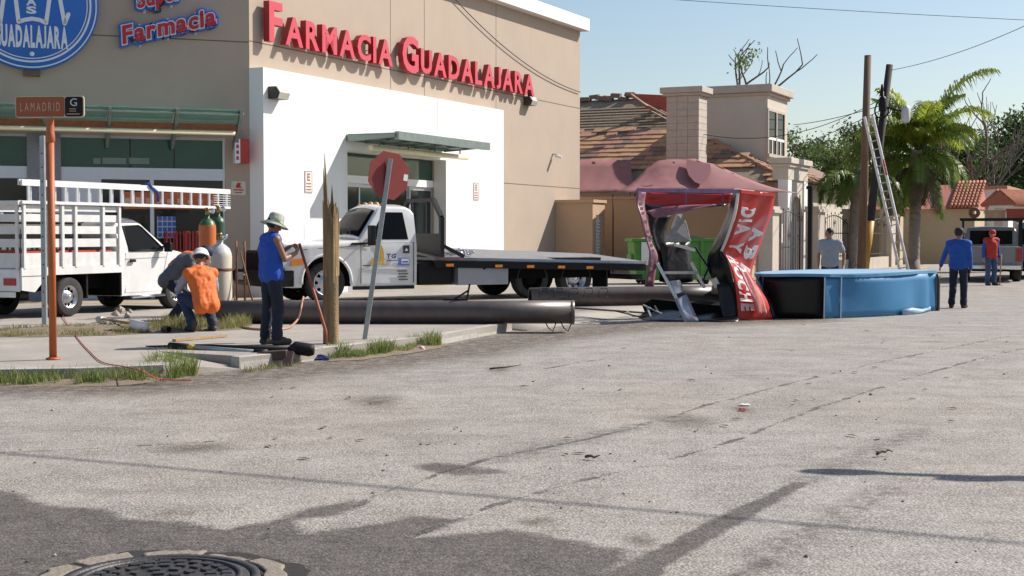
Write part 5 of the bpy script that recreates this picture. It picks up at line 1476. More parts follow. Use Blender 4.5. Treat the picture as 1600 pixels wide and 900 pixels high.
# hard hat, tools, rubble on the grass
hat_w = mat('hard_hat_white', (.72, .73, .75), .35, var=.05)
t = thing('hard_hat', 'white hard hat lying upturned on the grass', 'hard hat', G(216, 520, Z0))
MB().lathe([(.135, .16), (.14, .12), (.13, .06), (.09, .015), (.03, 0), (.001, 0)], (0, 0, .01), (.15, .1, 1), 24).build('shell', hat_w, t)
MB().lathe([(.132, .15), (.175, .155), (.175, .165), (.13, .17)], (0, 0, .01), (.15, .1, 1), 24).build('brim', hat_w, t)
MB().lathe([(.128, .155), (.12, .05), (.001, .03)], (0, 0, .01), (.15, .1, 1), 20).build('liner', blackpl, t)
t = thing('sledgehammer', 'long handled hammer lying on the grass beside the hard hat', 'hammer', G(160, 504, Z0))
a = Vector((0, 0, .06)); b = G(203, 510, Z0 + .05) - t.location + Vector((0, 0, .05))
MB().tube([a, b], .022, 8).build('handle', woodf, t); MB().tube([a + Vector((-.04, -.1, 0)), a + Vector((-.0, .1, 0))], .05, 10).build('head', galv, t)
t = thing('pipe_offcut', 'short dark pipe offcut on the pavement by the crouching workers', 'pipe', G(256, 519, Z0))
MB().tube([(0, 0, .05), (.11, -.14, .05)], .05, 12).build('shell', brn, t); MB().tube([(.105, -.135, .05), (.1125, -.1435, .05)], .04, 12).build('bore', under, t)
rub = mat('rubble', (.38, .33, .27), .9, var=.3, scale=12, bump=.4)
rng = random.Random(21)
def rock(p, s, m, nm, lab, grp, sq=.6):
    mb = MB(); n = 7; v = []; 
    bm = bmesh.new(); bmesh.ops.create_icosphere(bm, subdivisions=1, radius=s)
    vs = [(q.co.x * rng.uniform(.6, 1.2), q.co.y * rng.uniform(.6, 1.2), max(-s * .3, q.co.z * sq * rng.uniform(.6, 1.2)) + s * .28) for q in bm.verts]; fs = [tuple(q.index for q in f_.verts) for f_ in bm.faces]; bm.free()
    mb.add(vs, fs); o = mb.build(nm, m, None, p); tag(o, lab, 'rock' if 'stone' in nm else 'rubble', grp); return o
for k in range(12):
    p = G(rng.uniform(176, 208), rng.uniform(484, 497), Z0); rock(p, rng.uniform(.04, .1), rub, 'rubble_lump', 'pale lump of broken concrete in the heap behind the hard hat', 'rubble heap behind the hard hat', .9)

# hoses
def hose(name, label, cat, pts, r, m):
    P = dens([Vector(p) for p in pts], 6); o0 = P[0].copy()
    o = MB().tube([p - o0 for p in P], r, 7).build(name, m, None, o0); tag(o, label, cat); return o
redc = mat('red_cable', (.45, .05, .05), .5)
hose('cable', 'thin red cable running from the orange pole across the pavement into the gutter', 'cable', [G(88, 470, Z0) + Vector((0, 0, .12)), G(100, 497, Z0 + .02), G(122, 529, Z0 + .012), G(140, 549, Z0 + .012), G(160, 566, Z0 + .012), G(195, 573, Z0 + .015), G(222, 580, Z0 + .02), G(250, 592, .03), G(300, 594, .02)], .0065, redc)
cop = mat('copper_hose', (.42, .22, .15), .5)
hose('gas_hose', 'pale red gas hose hanging over the fallen pole to the pavement', 'hose', [W(474, 466, 22.9) + Vector((0, 0, .02)), W(471, 478, 22.52), W(468, 492, 22.45), W(462, 503, 22.3), G(448, 513, Z0 + .02), G(420, 515, Z0 + .02), G(390, 513, Z0 + .02), G(362, 507, Z0 + .02), G(345, 505, Z0 + .03)], .018, cop)
hose('gas_hose', 'dark gas hose snaking behind the pole from the trolley to the truck bumper', 'hose', [W(366, 470, 23.9) + Vector((0, 0, .1)), W(372, 480, 23.6), W(400, 478, 24.5), W(440, 480, 24.6), W(474, 468, 23.2)], .018, rust)
# litter
def litter(name, label, px, py, z, sx, sy, h, m, seed):
    r_ = random.Random(seed); rows = []
    for i in range(6):
        row = []
        for j in range(6):
            u, v = i / 5 - .5, j / 5 - .5; e = max(0, 1 - 3.6 * max(abs(u), abs(v)) ** 2)
            row.append((u * sx + r_.uniform(-.1, .1) * sx, v * sy + r_.uniform(-.1, .1) * sy, .008 + h * e * r_.uniform(.5, 1)))
        rows.append(row)
    o = MB().sheet(rows, smooth=False, thick=.004).build(name, m, None, G(px, py, z)); tag(o, label, 'litter'); return o
litter('plastic_bag', 'crumpled dark blue plastic bag in the gutter by the weeds', 502, 562, 0, .2, .16, .07, mat('blue_bag', (.02, .03, .12), .3, var=.3), 1)
litter('food_wrapper', 'pink and white wrapper lying in the kerb weeds', 656, 547, 0, .15, .12, .07, mat('pink_wrapper', (.6, .18, .22), .4, var=.3, col2=(.7, .65, .62), scale=25), 2)
litter('paper_scrap', 'white paper scrap lying on the open road', 1163, 634, 0, .09, .07, .012, paper, 3)
litter('red_scrap', 'small red scrap of plastic beside the white paper on the road', 1160, 642, 0, .06, .06, .02, red_p, 4)
brk = mat('dead_branch', (.12, .085, .06), .9, var=.3)
def twig(px, py, l, ang, seed):
    r_ = random.Random(seed); mb = MB(); p = Vector((0, 0, .02)); d = Vector((math.cos(ang), math.sin(ang), 0)); pts = [p.copy()]
    for k in range(5):
        p = p + d * l / 5 + Vector((0, r_.uniform(-.03, .03), r_.uniform(-.008, .012))); pts.append(p.copy())
        if r_.random() < .6: mb.tube([p, p + Vector((r_.uniform(-.1, .1), r_.uniform(-.12, .12), .02)) * (l + .2)], [.006, .002], 4)
    mb.tube(pts, [.012, .011, .01, .008, .006, .004], 5)
    return mb.build('twig', brk, None, G(px, py, 0))
for k, (px, py, l, a) in enumerate(((765, 579, .35, .1), (915, 718, .1, .2), (1370, 714, .12, -.2), (1310, 470, .3, .3))):
    tag(twig(px, py, l, a, k), ['dead twig lying on the road off the kerb weeds', 'tiny twig on the road beside the long crack', 'small twig on the road near the dark tyre mark', 'twig on the ground behind the blue drum sign'][k], 'twig')
# loose stones on the road
stn = mat('road_stone', (.16, .14, .125), .9, var=.4, scale=20)
pal = mat('pale_road_stone', (.42, .38, .33), .9, var=.3, scale=20)
for k in range(90):
    px, py = rng.uniform(20, 1580), 520 + 370 * rng.random() ** 1.3
    g = G(px, py)
    if g.x < 0.1 and g.y > 14.6 - 0.0 and px < 800 and py < 625: continue
    rock(g, rng.uniform(.005, .015) * (1 if py > 650 else 1.5), stn if rng.random() < .7 else pal, 'loose_stone', 'small loose stone lying on the open road', 'loose stones on the road', .8)
tan_leaf = mat('dry_leaf', (.20, .12, .05), .8, var=.3)
for k in range(60):
    px, py = rng.uniform(400, 1580), rng.uniform(505, 720)
    g = G(px, py)
    if px < 830 and py < 600: continue
    a = rng.uniform(0, 6.3); l = rng.uniform(.03, .07)
    mb = MB(); mb.add([(-l, 0, .006), (0, l * .35, .015), (l, 0, .006), (0, -l * .35, .012)], [(0, 1, 2), (0, 2, 3)]); o = mb.build('dry_leaf', tan_leaf, None, g + Vector((0, 0, .004)), a); tag(o, 'curled dry leaf lying on the open road', 'leaf', 'dry leaves on the road')

# ================================================================== manhole
iron = mat('cast_iron', (0.060, 0.056, 0.056), 0.5, 0.35, var=0.35, scale=10, bump=.3, bscale=60, dirt=(.13, .115, .10))
coll = mat('collar_concrete', (0.25, 0.212, 0.168), 0.85, var=0.25, scale=8, bump=.5, bscale=40, dirt=(.24, .2, .16))
mc = G(258, 903, 0); mc.y = 6.39; mc.x = -1.61
t = thing('manhole_cover', 'round cast iron manhole cover in a broken concrete collar', 'manhole', mc)
MB().lathe([(.001, .022), (.40, .022), (.405, .018), (.405, -.05)], (0, 0, 0), (0, 0, 1), 64).build('cover', iron, t)
MB().lathe([(.412, -.05), (.412, .026), (.45, .028), (.455, .0), (.455, -.05)], (0, 0, 0), (0, 0, 1), 64).build('frame_ring', iron, t)
for r_, n_ in ((.36, 0),): MB().lathe([(r_ - .012, .021), (r_ - .01, .033), (r_ + .01, .033), (r_ + .012, .021)], (0, 0, 0), (0, 0, 1), 64).build('raised_ring', iron, t)
for r_, n_ in ((.30, 26), (.23, 18), (.15, 10), (.07, 5)):
    for k in range(n_):
        a = 2 * math.pi * k / n_ + r_ * 9
        M = Matrix.Translation((math.cos(a) * r_, math.sin(a) * r_, .022)) @ Matrix.Rotation(a, 4, 'Z')
        MB().prism(rrect(-.022, .022, -.026, .026, .008, 2), -.004, .011, plane='xy', M=M).build('stud', iron, t)
rng = random.Random(9)
col_p = thing('concrete_collar', 'broken pale concrete collar around the manhole cover', 'collar', mc)
segs = [(-18, 44), (50, 79), (81, 112), (119, 148), (152, 186), (192, 240), (244, 285), (290, 336)]
for a0, a1 in segs:
    n_ = 7; po = []; pi_ = []
    ro = .58 + rng.uniform(-.05, .05)
    for k in range(n_ + 1):
        a = R(a0 + (a1 - a0) * k / n_)
        po.append((math.cos(a) * (ro + rng.uniform(-.03, .03)), math.sin(a) * (ro + rng.uniform(-.03, .03)))); pi_.append((math.cos(a) * (.462 + rng.uniform(0, .02)), math.sin(a) * (.462 + rng.uniform(0, .02))))
    MB().prism(po + pi_[::-1], -.05, .018 + rng.uniform(-.008, .012), plane='xy').build('concrete_chunk', coll, col_p, bevel=.01)
cv_i = [(.457 * math.cos(a), .457 * math.sin(a), .012) for a in np.linspace(0, 2 * math.pi, 73)]
cv_o = []
for a in np.linspace(0, 2 * math.pi, 73)[:-1]:
    q = .615 + .035 * math.sin(a * 3 + 1) + .02 * math.sin(a * 7) + rng.uniform(-.022, .022) + .03 * math.exp(-((a - .5) / .35) ** 2); cv_o.append((q * math.cos(a), q * math.sin(a), .012))
cv_o.append(cv_o[0])
o = MB().sheet([cv_i, cv_o]).build('crevice_tar', mat('crevice', (.025, .022, .02), .95, bump=.5, bscale=40), col_p)

# ================================================================== grass
grass = mat('grass_blade', (0.19, 0.21, 0.06), 0.7, var=0.5, scale=3, col2=(0.34, 0.29, 0.13), transl=.35)
grass_g = mat('weed_blade', (0.14, 0.22, 0.045), 0.65, var=0.5, scale=4, col2=(0.30, 0.30, 0.11), transl=.35)
def grass_patch(name, label, polypx, z, n, h0, h1, m, seed, lean=.5, w=.008):
    r_ = random.Random(seed); pts = [G(px, py, z) for px, py in polypx]
    P2 = [(p.x, p.y) for p in pts]
    x0, x1 = min(p[0] for p in P2), max(p[0] for p in P2); y0, y1 = min(p[1] for p in P2), max(p[1] for p in P2)
    v = []; f = []; cnt = 0; tries = 0
    clx = np.array([[r_.uniform(x0, x1), r_.uniform(y0, y1), r_.uniform(.3, 1.35)] for _ in range(70)])
    while cnt < n and tries < n * 12:
        tries += 1
        x, y = r_.uniform(x0, x1), r_.uniform(y0, y1)
        ins = False; k_ = len(P2)
        for i in range(k_):
            ax, ay = P2[i]; bx_, by_ = P2[(i + 1) % k_]
            if (ay > y) != (by_ > y) and x < (bx_ - ax) * (y - ay) / (by_ - ay) + ax: ins = not ins
        if not ins: continue
        j = int(np.argmin((clx[:, 0] - x) ** 2 + (clx[:, 1] - y) ** 2)); hf = clx[j, 2]
        if r_.random() > hf * 1.1 - (.25 if seed != 4 else .05): continue
        cnt += 1
        h = r_.uniform(h0, h1) * hf; a = r_.uniform(0, 6.283); l = h * lean * r_.uniform(.2, 1.4); ww = w * r_.uniform(.6, 1.3); b_ = r_.uniform(0, 6.283)
        dx, dy = math.cos(a) * l, math.sin(a) * l; sx, sy = math.cos(b_) * ww / 2, math.sin(b_) * ww / 2
        k = len(v)
        v += [(x - sx, y - sy, z - .01), (x + sx, y + sy, z - .01), (x + dx * .4 - sx * .8, y + dy * .4 - sy * .8, z + h * .6), (x + dx * .4 + sx * .8, y + dy * .4 + sy * .8, z + h * .6), (x + dx, y + dy, z + h)]
        f += [(k, k + 1, k + 3, k + 2), (k + 2, k + 3, k + 4)]
    me = bpy.data.meshes.new(name); me.from_pydata(v, [], f); me.materials.append(m); me.update()
    o = bpy.data.objects.new(name, me); COL.objects.link(o); tag(o, label, 'grass', kind='stuff'); return o
grass_patch('grass', 'strip of dry short grass around the galvanised post', [(-60, 526), (-60, 519), (60, 511), (140, 508), (235, 506), (240, 515), (228, 521), (150, 525), (60, 527)], Z0, 6500, .02, .085, grass, 1, .8)
grass_patch('grass', 'taller rough grass under the crouching workers', [(232, 505), (300, 497), (360, 503), (395, 507), (380, 514), (330, 517), (280, 518), (240, 517)], Z0, 3200, .06, .2, grass, 2)
grass_patch('weeds', 'green weeds growing along the foot of the street corner kerb', [(-40, 599), (120, 596), (225, 592), (228, 597), (120, 603), (-40, 603)], 0.0, 1500, .03, .17, grass_g, 3, .45, .010)
grass_patch('weeds', 'green weeds growing out of the kerb below the stop sign', [(512, 562), (520, 556), (600, 548), (680, 537), (690, 540), (640, 550), (560, 561)], 0.0, 4200, .04, .2, grass_g, 4, .45, .010)
grass_patch('weeds', 'tall tuft of weeds at the top of the kerb ramp', [(222, 596), (235, 578), (262, 570), (305, 578), (308, 588), (250, 597)], 0.0, 1500, .08, .24, grass_g, 5, .45, .010)
grass_patch('gutter_grass', 'thin yellow grass growing from the gutter at the drain', [(378, 580), (470, 566), (470, 571), (380, 584)], 0.0, 350, .02, .07, grass, 6, .6, .007)

soil = mat('bare_soil', (.21, .16, .11), .95, var=.35, scale=7, bump=.6, bscale=30)
def soil_patch(polypx, z, seed):
    r_ = random.Random(seed); P = dens([G(px, py, z) for px, py in polypx], 6, True)
    c = sum(P, Vector((0, 0, 0))) / len(P)
    P = [p + (p - c).normalized() * r_.uniform(-.07, .05) for p in P]
    mb = MB(); n_ = len(P)
    mb.add([p + Vector((0, 0, .004)) for p in P] + [c.lerp(p, .55) + Vector((0, 0, .03 + r_.uniform(-.012, .02))) for p in P] + [c + Vector((0, 0, .04))], [(i, (i + 1) % n_, (i + 1) % n_ + n_, i + n_) for i in range(n_)] + [(i + n_, (i + 1) % n_ + n_, 2 * n_) for i in range(n_)], 0, True)
    struct(mb.build('bare_soil', soil))
soil_patch([(-60, 526), (-60, 519), (60, 511), (140, 508), (235, 506), (242, 515), (228, 521), (150, 525), (60, 527)], Z0, 1)
soil_patch([(232, 505), (300, 497), (360, 502), (398, 507), (380, 514), (330, 518), (280, 519), (240, 517)], Z0, 2)
soil_patch([(508, 564), (520, 556), (600, 548), (685, 537), (700, 541), (640, 552), (560, 563)], .0, 3)
soil_patch([(-40, 604), (-40, 598), (120, 595), (240, 590), (305, 582), (312, 588), (230, 599), (120, 605)], .0, 4)
# ================================================================== green dumpster
green_d = mat('dumpster_green', (0.07, 0.24, 0.03), 0.5, var=0.15, scale=4, dirt=(.07, .15, .035))
dq = G(1000, 444, Z0); YD = dq.y
t = thing('dumpster', 'bright green steel dumpster on the car park behind the wreck', 'dumpster', W(1050, 444, YD + .5), R(4)); t.location.z = Z0
hd = 1.32; wd2 = 1.12
MB().prism([(-wd2, .12), (-wd2 - .1, hd - .1), (wd2 + .1, hd - .1), (wd2, .12)], -.6, .6).build('bin', green_d, t, bevel=.015)
MB().box(-wd2 - .16, wd2 + .16, -.68, .68, hd - .1, hd - .02).build('rim', green_d, t)
for x in (-.75, -.25, .25, .75): MB().box(x - .05, x + .05, -.66, -.59, .15, hd - .1).build('rib', green_d, t)
for s in (-1, 1): MB().box(s * 1.2 - .06, s * 1.2 + .06, -.4, .4, .7, .85).build('fork_pocket', green_d, t)
for x in (-.9, .9):
    for y in (-.45, .45): MB().lathe([(.01, -.04), (.08, -.04), (.08, .04), (.01, .04)], (x, y, .08), (0, 1, 0), 14).build('castor', rubber, t)
MB().box(-1.0, -.72, -.675, -.605, .55, 1.2).build('white_label', paper, t)
for k, (x, y) in enumerate(((-.5, 0), (.1, .1), (.55, -.1))):
    pass
mb = MB(); mb.prism([(-.9, hd - .03), (-.6, hd + .04), (-.2, hd), (.1, hd + .10), (.6, hd + .06), (.9, hd - .03)], -.5, .5)
mb.build('rubbish', mat('rubbish', (.28, .24, .18), .9, var=.5, scale=9), t)

# ================================================================== faded red shade canopies behind the boundary wall
tent_m = mat('faded_red_canopy', (0.29, 0.125, 0.122), 0.65, var=0.18, scale=1.6, dirt=(.22, .10, .10), bump=.3, bscale=2)
tent_d = mat('dark_red_patch', (0.20, 0.075, 0.085), 0.6)
def tent(label, front, ridge, back):
    """front eave, ridge and back eave given as point lists; cloth sags between"""
    t = thing('shade_canopy', label, 'canopy', Vector((front[0].x, front[0].y, Z0))); o0 = t.location.copy()
    mb = MB(); n_ = 12
    def at_(l, q):
        c = q * (len(l) - 1); i = min(len(l) - 2, int(c)); return l[i].lerp(l[i + 1], c - i)
    for A_, B_ in ((front, ridge), (ridge, back)):
        rows = []
        for k in range(7):
            rows.append([at_(A_, j / n_).lerp(at_(B_, j / n_), k / 6) + Vector((0, 0, -.12 * math.sin(math.pi * k / 6) - .015 * math.sin(j * 2.1 + k))) - o0 for j in range(n_ + 1)])
        mb.sheet(rows, thick=.006)
    cv = mb.build('cover', tent_m, t)
    for p in (front[0], front[-1], back[0], back[-1]): MB().tube([Vector((p.x, p.y, Z0)) - o0, p - o0 - Vector((0, 0, .05))], .022, 8).build('pole', blacksteel, t)
    return t, cv
Yt = 46.5
tn, cv = tent('wide faded red shade canopy standing behind the wrecked sign', [W(958, 301, Yt), W(1050, 297, Yt), W(1150, 297, Yt), W(1250, 302, Yt)], [W(1012, 262, Yt + 2), W(1030, 250, Yt + 2), W(1083, 248, Yt + 2), W(1120, 258, Yt + 2)], [W(985, 290, Yt + 4.5), W(1060, 290, Yt + 4.5), W(1130, 290, Yt + 4.5), W(1205, 292, Yt + 4.5)])
def patch_on(px_list, nm, m):
    # a printed shape lying on the sloping front of the canopy
    pts = []
    for px, py in px_list:
        q = min(1, max(0, (297 - py) / 47)); pts.append(W(px, py, Yt + 2 * q) - tn.location + Vector((0, -.22, .03)))
    mb = MB(); mb.add(pts, [tuple(range(len(pts)))]); mb.build(nm, m, cv)
patch_on([(1071, 251), (1108, 258), (1110, 268), (1104, 281), (1094, 290), (1084, 286), (1075, 276), (1071, 264)], 'dark_print', tent_d)
patch_on([(1020, 272), (1029, 275), (1038, 272), (1035, 276), (1028, 278), (1022, 276)], 'tear', tent_d)
Yt2 = 52.5
tn2, cv2 = tent('second faded red canopy between the pharmacy wall and the wide canopy', [W(860, 304, Yt2), W(905, 302, Yt2), W(962, 300, Yt2), W(992, 300, Yt2)], [W(860, 250, Yt2 + 1.6), W(905, 249, Yt2 + 1.6), W(965, 250, Yt2 + 1.6), W(985, 251, Yt2 + 1.6)], [W(862, 292, Yt2 + 4), W(905, 292, Yt2 + 4), W(960, 292, Yt2 + 4), W(990, 290, Yt2 + 4)])

# ================================================================== house with the broken tiled roof
cream = mat('cream_render', (0.58, 0.515, 0.43), 0.85, var=0.06, scale=1.2, bump=.06, bscale=60, dirt=(.49, .43, .35))
creamd = mat('ochre_render', (0.50, 0.40, 0.26), 0.85, var=0.06, scale=1.2, dirt=(.42, .33, .22))
trim_c = mat('cornice_stone', (0.50, 0.435, 0.37), 0.8, var=0.08, scale=3, dirt=(.4, .32, .27))
tileA = mat('tile_tan', (0.46, 0.27, 0.145), 0.8, var=0.2, scale=8)
tileB = mat('tile_brown', (0.22, 0.145, 0.105), 0.85, var=0.25, scale=8)
tileC = mat('tile_rose', (0.40, 0.215, 0.14), 0.8, var=0.2, scale=8)
board = mat('roof_board', (0.30, 0.235, 0.165), 0.9, var=0.35, scale=10, streak=False)
hs = thing('tiled_house', 'cream house with a storm damaged tiled roof and square dormer', 'house', CORNER, R(64.4))
yF = -6.0                        # street front of the house in the pharmacy frame
uN = 24.2                        # near end
EV = 3.45; RZ = 7.3; RUN = 6.0; FR = 8.2
MB().box(uN + .5, uN + 12, yF + .3, 9, gz, EV + .05).build('walls', cream, hs)
# roof planes: hip face towards us, slope towards the street
def hip(y, q): return (uN - .1 + RUN * q, y, EV + (RZ - EV) * q)
MB().add([hip(yF - .2, 0), hip(12, 0), hip(12, 1), hip(yF - .2 + FR, 1)], [(0, 1, 2, 3)]).build('roof_deck', board, hs)
def front_s(u, q): return (u, yF - .2 + FR * q, EV + (RZ - EV) * q)
MB().add([front_s(uN - .1, 0), front_s(uN + 13, 0), front_s(uN + 13, 1), front_s(uN - .1 + RUN, 1)], [(0, 1, 2, 3)]).build('roof_deck', tileB, hs)
MB().add([(uN - .1 + RUN, yF + FR - .2, RZ - .01), (uN + 13, yF + FR - .2, RZ - .01), (uN + 13, 12, RZ - .01), (uN - .1 + RUN, 12, RZ - .01)], [(0, 1, 2, 3)]).build('roof_deck', board, hs)
sl = Vector((RUN, 0, RZ - EV)); slL = sl.length; sl.normalize(); nrm = Vector((-sl.z, 0, sl.x))
def tile_mesh(w, l, th, m):
    mb = MB(); mb.box(-w / 2, w / 2, 0, l, 0, th); o = mb.build('roof_tile', m, hs); return o
tw_, tl_ = .46, .44
protos = {}
rng = random.Random(4)
def place_tile(M, mi, nm='roof_tile'):
    m = (tileA, tileB, tileC)[mi]
    if mi not in protos:
        mb = MB(); mb.box(-tw_ / 2 + .006, tw_ / 2 - .006, 0, tl_, 0, .04); protos[mi] = mb.build('roof_tile', m, hs); o = protos[mi]
    else:
        o = protos[mi].copy(); COL.objects.link(o); o.parent = hs
    o.matrix_local = M
cnt = 0
row_h = .345
nrow = int(slL / row_h)
TOPROW = 12
for r_ in range(nrow):
    y = 3.4 + (0 if r_ % 2 else tw_ / 2)
    while y > yF:
        q = r_ * row_h / slL
        ylim = yF - .2 + FR * q
        if y - tw_ / 2 < ylim: break
        if r_ > TOPROW: break
        if r_ < 3 and y > -5.2: y -= tw_; continue          # hidden behind the canopies
        if (r_ >= TOPROW - 1 and rng.random() < .35) or (y < .6 and r_ > 11): y -= tw_; continue
        p = Vector(hip(y, q)) + nrm * .02
        ang = math.atan2(RZ - EV, RUN) - R(6)
        jit = rng.uniform(-.012, .012)
        # tile local y runs up the slope (+u and z), local x across
        M = Matrix.Translation(p + nrm * (.02 + rng.uniform(0, .012))) @ Matrix.Rotation(R(-90) + jit, 4, 'Z') @ Matrix.Rotation(ang, 4, 'X')
        v = math.sin(y * 2.1 + r_ * .9) + rng.uniform(-.9, .9)
        place_tile(M, 0 if v > .1 else (1 if v < -.75 else 2)); cnt += 1
        y -= tw_
# street slope tiles near the hip, seen at a flat angle
sl2 = Vector((0, FR, RZ - EV)); L2_ = sl2.length
for r_ in range(int(L2_ / row_h)):
    q = r_ * row_h / L2_
    u = uN - .1 + RUN * q + .3; k = 0
    while u < uN + 10 and k < 10 and cnt < 290:
        if r_ < 8:
            p = Vector(front_s(u, q)); ang = math.atan2(RZ - EV, FR) - R(5)
            M = Matrix.Translation(p + Vector((0, -.02, .05 + rng.uniform(0, .01)))) @ Matrix.Rotation(ang, 4, 'X')
            place_tile(M, rng.choice((0, 2, 2, 1))); cnt += 1
        u += tw_ * 1.6; k += 1
# hip ridge roll, torn ridge pieces and boards exposed at the top
mb = MB(); mb.tube([hip(yF - .2, 0), hip(yF - .2 + FR, 1)], .10, 8); mb.build('hip_ridge', tileC, hs)
for k in range(9):
    q = (TOPROW + .4) * row_h / slL + k * .034
    if q > 1: break
    a, b_ = Vector(hip(4.2, q)), Vector(hip(yF + FR * q - .1, q))
    MB().bar(a + nrm * .03, b_ + nrm * (.03 + rng.uniform(0, .03)), .10, .025, up=nrm).build('roof_board', board, hs)
for k in range(9):
    y = 4.6 - k * .34; p = Vector(hip(y, 1.0)) + Vector((0, 0, .02))
    mb = MB(); M = Matrix.Translation(p + Vector((rng.uniform(-.1, .1), 0, rng.uniform(-.08, .12)))) @ Matrix.Rotation(rng.uniform(-.25, .25), 4, 'Y') @ Matrix.Rotation(rng.uniform(-.2, .2), 4, 'X')
    mb.prism([(-.2, -.06), (-.1, .12), (.1, .12), (.2, -.06)], -.21, .21, M=M); mb.build('ridge_tile', tileB, hs)
mp_ = [FA.loc(W(px, py, 58.5)) for px, py in ((978, 146), (1000, 147), (1045, 149), (1045, 176), (1012, 170), (995, 158))]
mb = MB(); mb.add([tuple(p) for p in mp_] + [tuple(p + Vector((.06, 0, .01))) for p in mp_], [tuple(range(6)), tuple(range(11, 5, -1))] + [(i, (i + 1) % 6, (i + 1) % 6 + 6, i + 6) for i in range(6)]); mb.build('torn_membrane', mat('red_membrane', (.42, .10, .06), .8, var=.15), hs)
dbr = [(986, 147, 1012, 166), (1004, 160, 1040, 180), (1018, 174, 1048, 190)]
for x0_, y0_, x1_, y1_ in dbr: MB().bar(FA.loc(W(x0_, y0_, 58.0)), FA.loc(W(x1_, y1_, 57.4)), .14, .05).build('broken_batten', board, hs)
for k in range(4): MB().tube([Vector(hip(-.4 - k * .3, .98)) + Vector((-.1, 0, .1)), Vector(hip(-1.2 - k * .35, .75)) + Vector((-.25, 0, .12)), Vector(hip(-1.5 - .1 * k, .62)) + Vector((-.2, 0, 0))], .025, 5).build('loose_batten', board, hs)
# chimney-like column clad in blocks
cu = uN - .55
y0c = FA.loc(W(1042, 200, FA.w(cu, -1.5, 0).y)).y; y1c = FA.loc(W(1092, 200, FA.w(cu, -2.8, 0).y)).y
ztc = W(1065, 150, FA.w(cu, -2, 0).y).z
stone_c = mat('column_stone', (0.50, 0.435, 0.37), 0.85, var=0.12, scale=6, bump=.15, bscale=40)
MB().box(cu, cu + .95, y1c + .02, y0c - .02, gz, ztc).build('column_core', mat('mortar', (.42, .365, .31), .9), hs)
rows_ = 15
for r_ in range(rows_):
    z0 = 2.9 + (ztc - 2.9) * r_ / rows_; z1 = 2.9 + (ztc - 2.9) * (r_ + 1) / rows_ - .012
    ks = 3
    for k in range(ks):
        a = y1c + (y0c - y1c) * k / ks; b_ = y1c + (y0c - y1c) * (k + 1) / ks - .012
        MB().box(cu - .02 - rng.uniform(0, .008), cu + .02, a, b_, z0, z1).build('stone_block', stone_c, hs)
    MB().box(cu - .01, cu + .96, y1c - .012, y1c + .05, z0, z1).build('stone_block', stone_c, hs)
MB().box(cu - .12, cu + 1.05, y1c - .12, y0c + .12, ztc, ztc + .10).box(cu - .2, cu + 1.12, y1c - .2, y0c + .2, ztc + .1, ztc + .32).build('column_cap', trim_c, hs, bevel=.02)
# square dormer
du = uN + 2.6
yd0 = FA.loc(W(1080, 200, FA.w(du, -2.6, 0).y)).y; yd1 = FA.loc(W(1196, 200, FA.w(du, -5.2, 0).y)).y
du1 = FA.uv(1230, 200, yd1)[0]
ztd = W(1190, 148, FA.w(du, -5, 0).y).z
zbd = W(1196, 250, FA.w(du, yd1, 0).y).z
MB().box(du, du1, yd1, yd0, EV, ztd).build('dormer', cream, hs)
MB().box(du - .1, du1 + .1, yd1 - .1, yd0, ztd, ztd + .12).box(du - .22, du1 + .22, yd1 - .22, yd0, ztd + .12, ztd + .42).build('dormer_cornice', trim_c, hs, bevel=.03)
w0, z0 = FA.uv(1199, 240, yd1); w1, z1 = FA.uv(1224, 180, yd1)
fr = MB().box(w0 - .1, w0, yd1 - .06, yd1, z0, z1).box(w1, w1 + .1, yd1 - .06, yd1, z0, z1).box(w0 - .1, w1 + .1, yd1 - .06, yd1, z1, z1 + .1).box(w0 - .15, w1 + .15, yd1 - .12, yd1, z0 - .12, z0).box((w0 + w1) / 2 - .06, (w0 + w1) / 2 + .06, yd1 - .06, yd1, z0, z1).build('window', trim_c, hs)
for k in range(2):
    a = w0 if k == 0 else (w0 + w1) / 2 + .06; b_ = (w0 + w1) / 2 - .06 if k == 0 else w1
    MB().box(a, b_, yd1 - .02, yd1 - .003, z0, z1).build('pane', autoglass, fr)
    MB().box(a, b_, yd1 - .05, yd1 - .021, z0 + .55, z0 + .65).box((a + b_) / 2 - .04, (a + b_) / 2 + .04, yd1 - .05, yd1 - .021, z0, z0 + .55).build('glazing_bar', trimw, fr)
MB().prism([(du - .1, zbd - .25), (du - .1, zbd - .05), (du1 + .1, zbd - .05), (du1 + .1, zbd - .25)], yd1 - .25, yd1 - .0).build('sill_band', tileC, hs)
# porch at the street end: capital, arch
pu = FA.uv(1220, 300, yF - .6)[0]; pu2 = FA.uv(1251, 300, yF - .6)[0]
zcp = FA.uv(1235, 258, yF - .6)[1]
MB().box(pu - .02, pu2 + .02, yF - .86, yF - .3, zcp - .55, zcp).box(pu - .15, pu2 + .15, yF - 1.0, yF - .2, zcp, zcp + .2).box(pu - .08, pu2 + .08, yF - .93, yF - .25, zcp - .12, zcp - .001).build('porch_entablature', cream, hs, bevel=.02)
wpc = (pu2 - pu)
for a in (pu, pu2 - wpc * .18): MB().box(a, a + wpc * .18, yF - .85, yF - .5, gz, zcp - .55).build('porch_pillar', trimw, hs)
za_ = FA.uv(1235, 306, yF - .6)[1]
ar = [(pu + wpc * .18, zcp - .55)] + [((pu + pu2) / 2 - wpc * .32 * math.cos(a), za_ - .9 + .9 * math.sin(a)) for a in np.linspace(0, math.pi, 13)] + [(pu2 - wpc * .18, zcp - .55)]
MB().prism(ar, yF - .8, yF - .6).build('porch_arch', cream, hs)
MB().box(pu - 4.5, pu, yF - .3, yF - .1, gz, 3.0).build('porch_wall', creamd, hs)

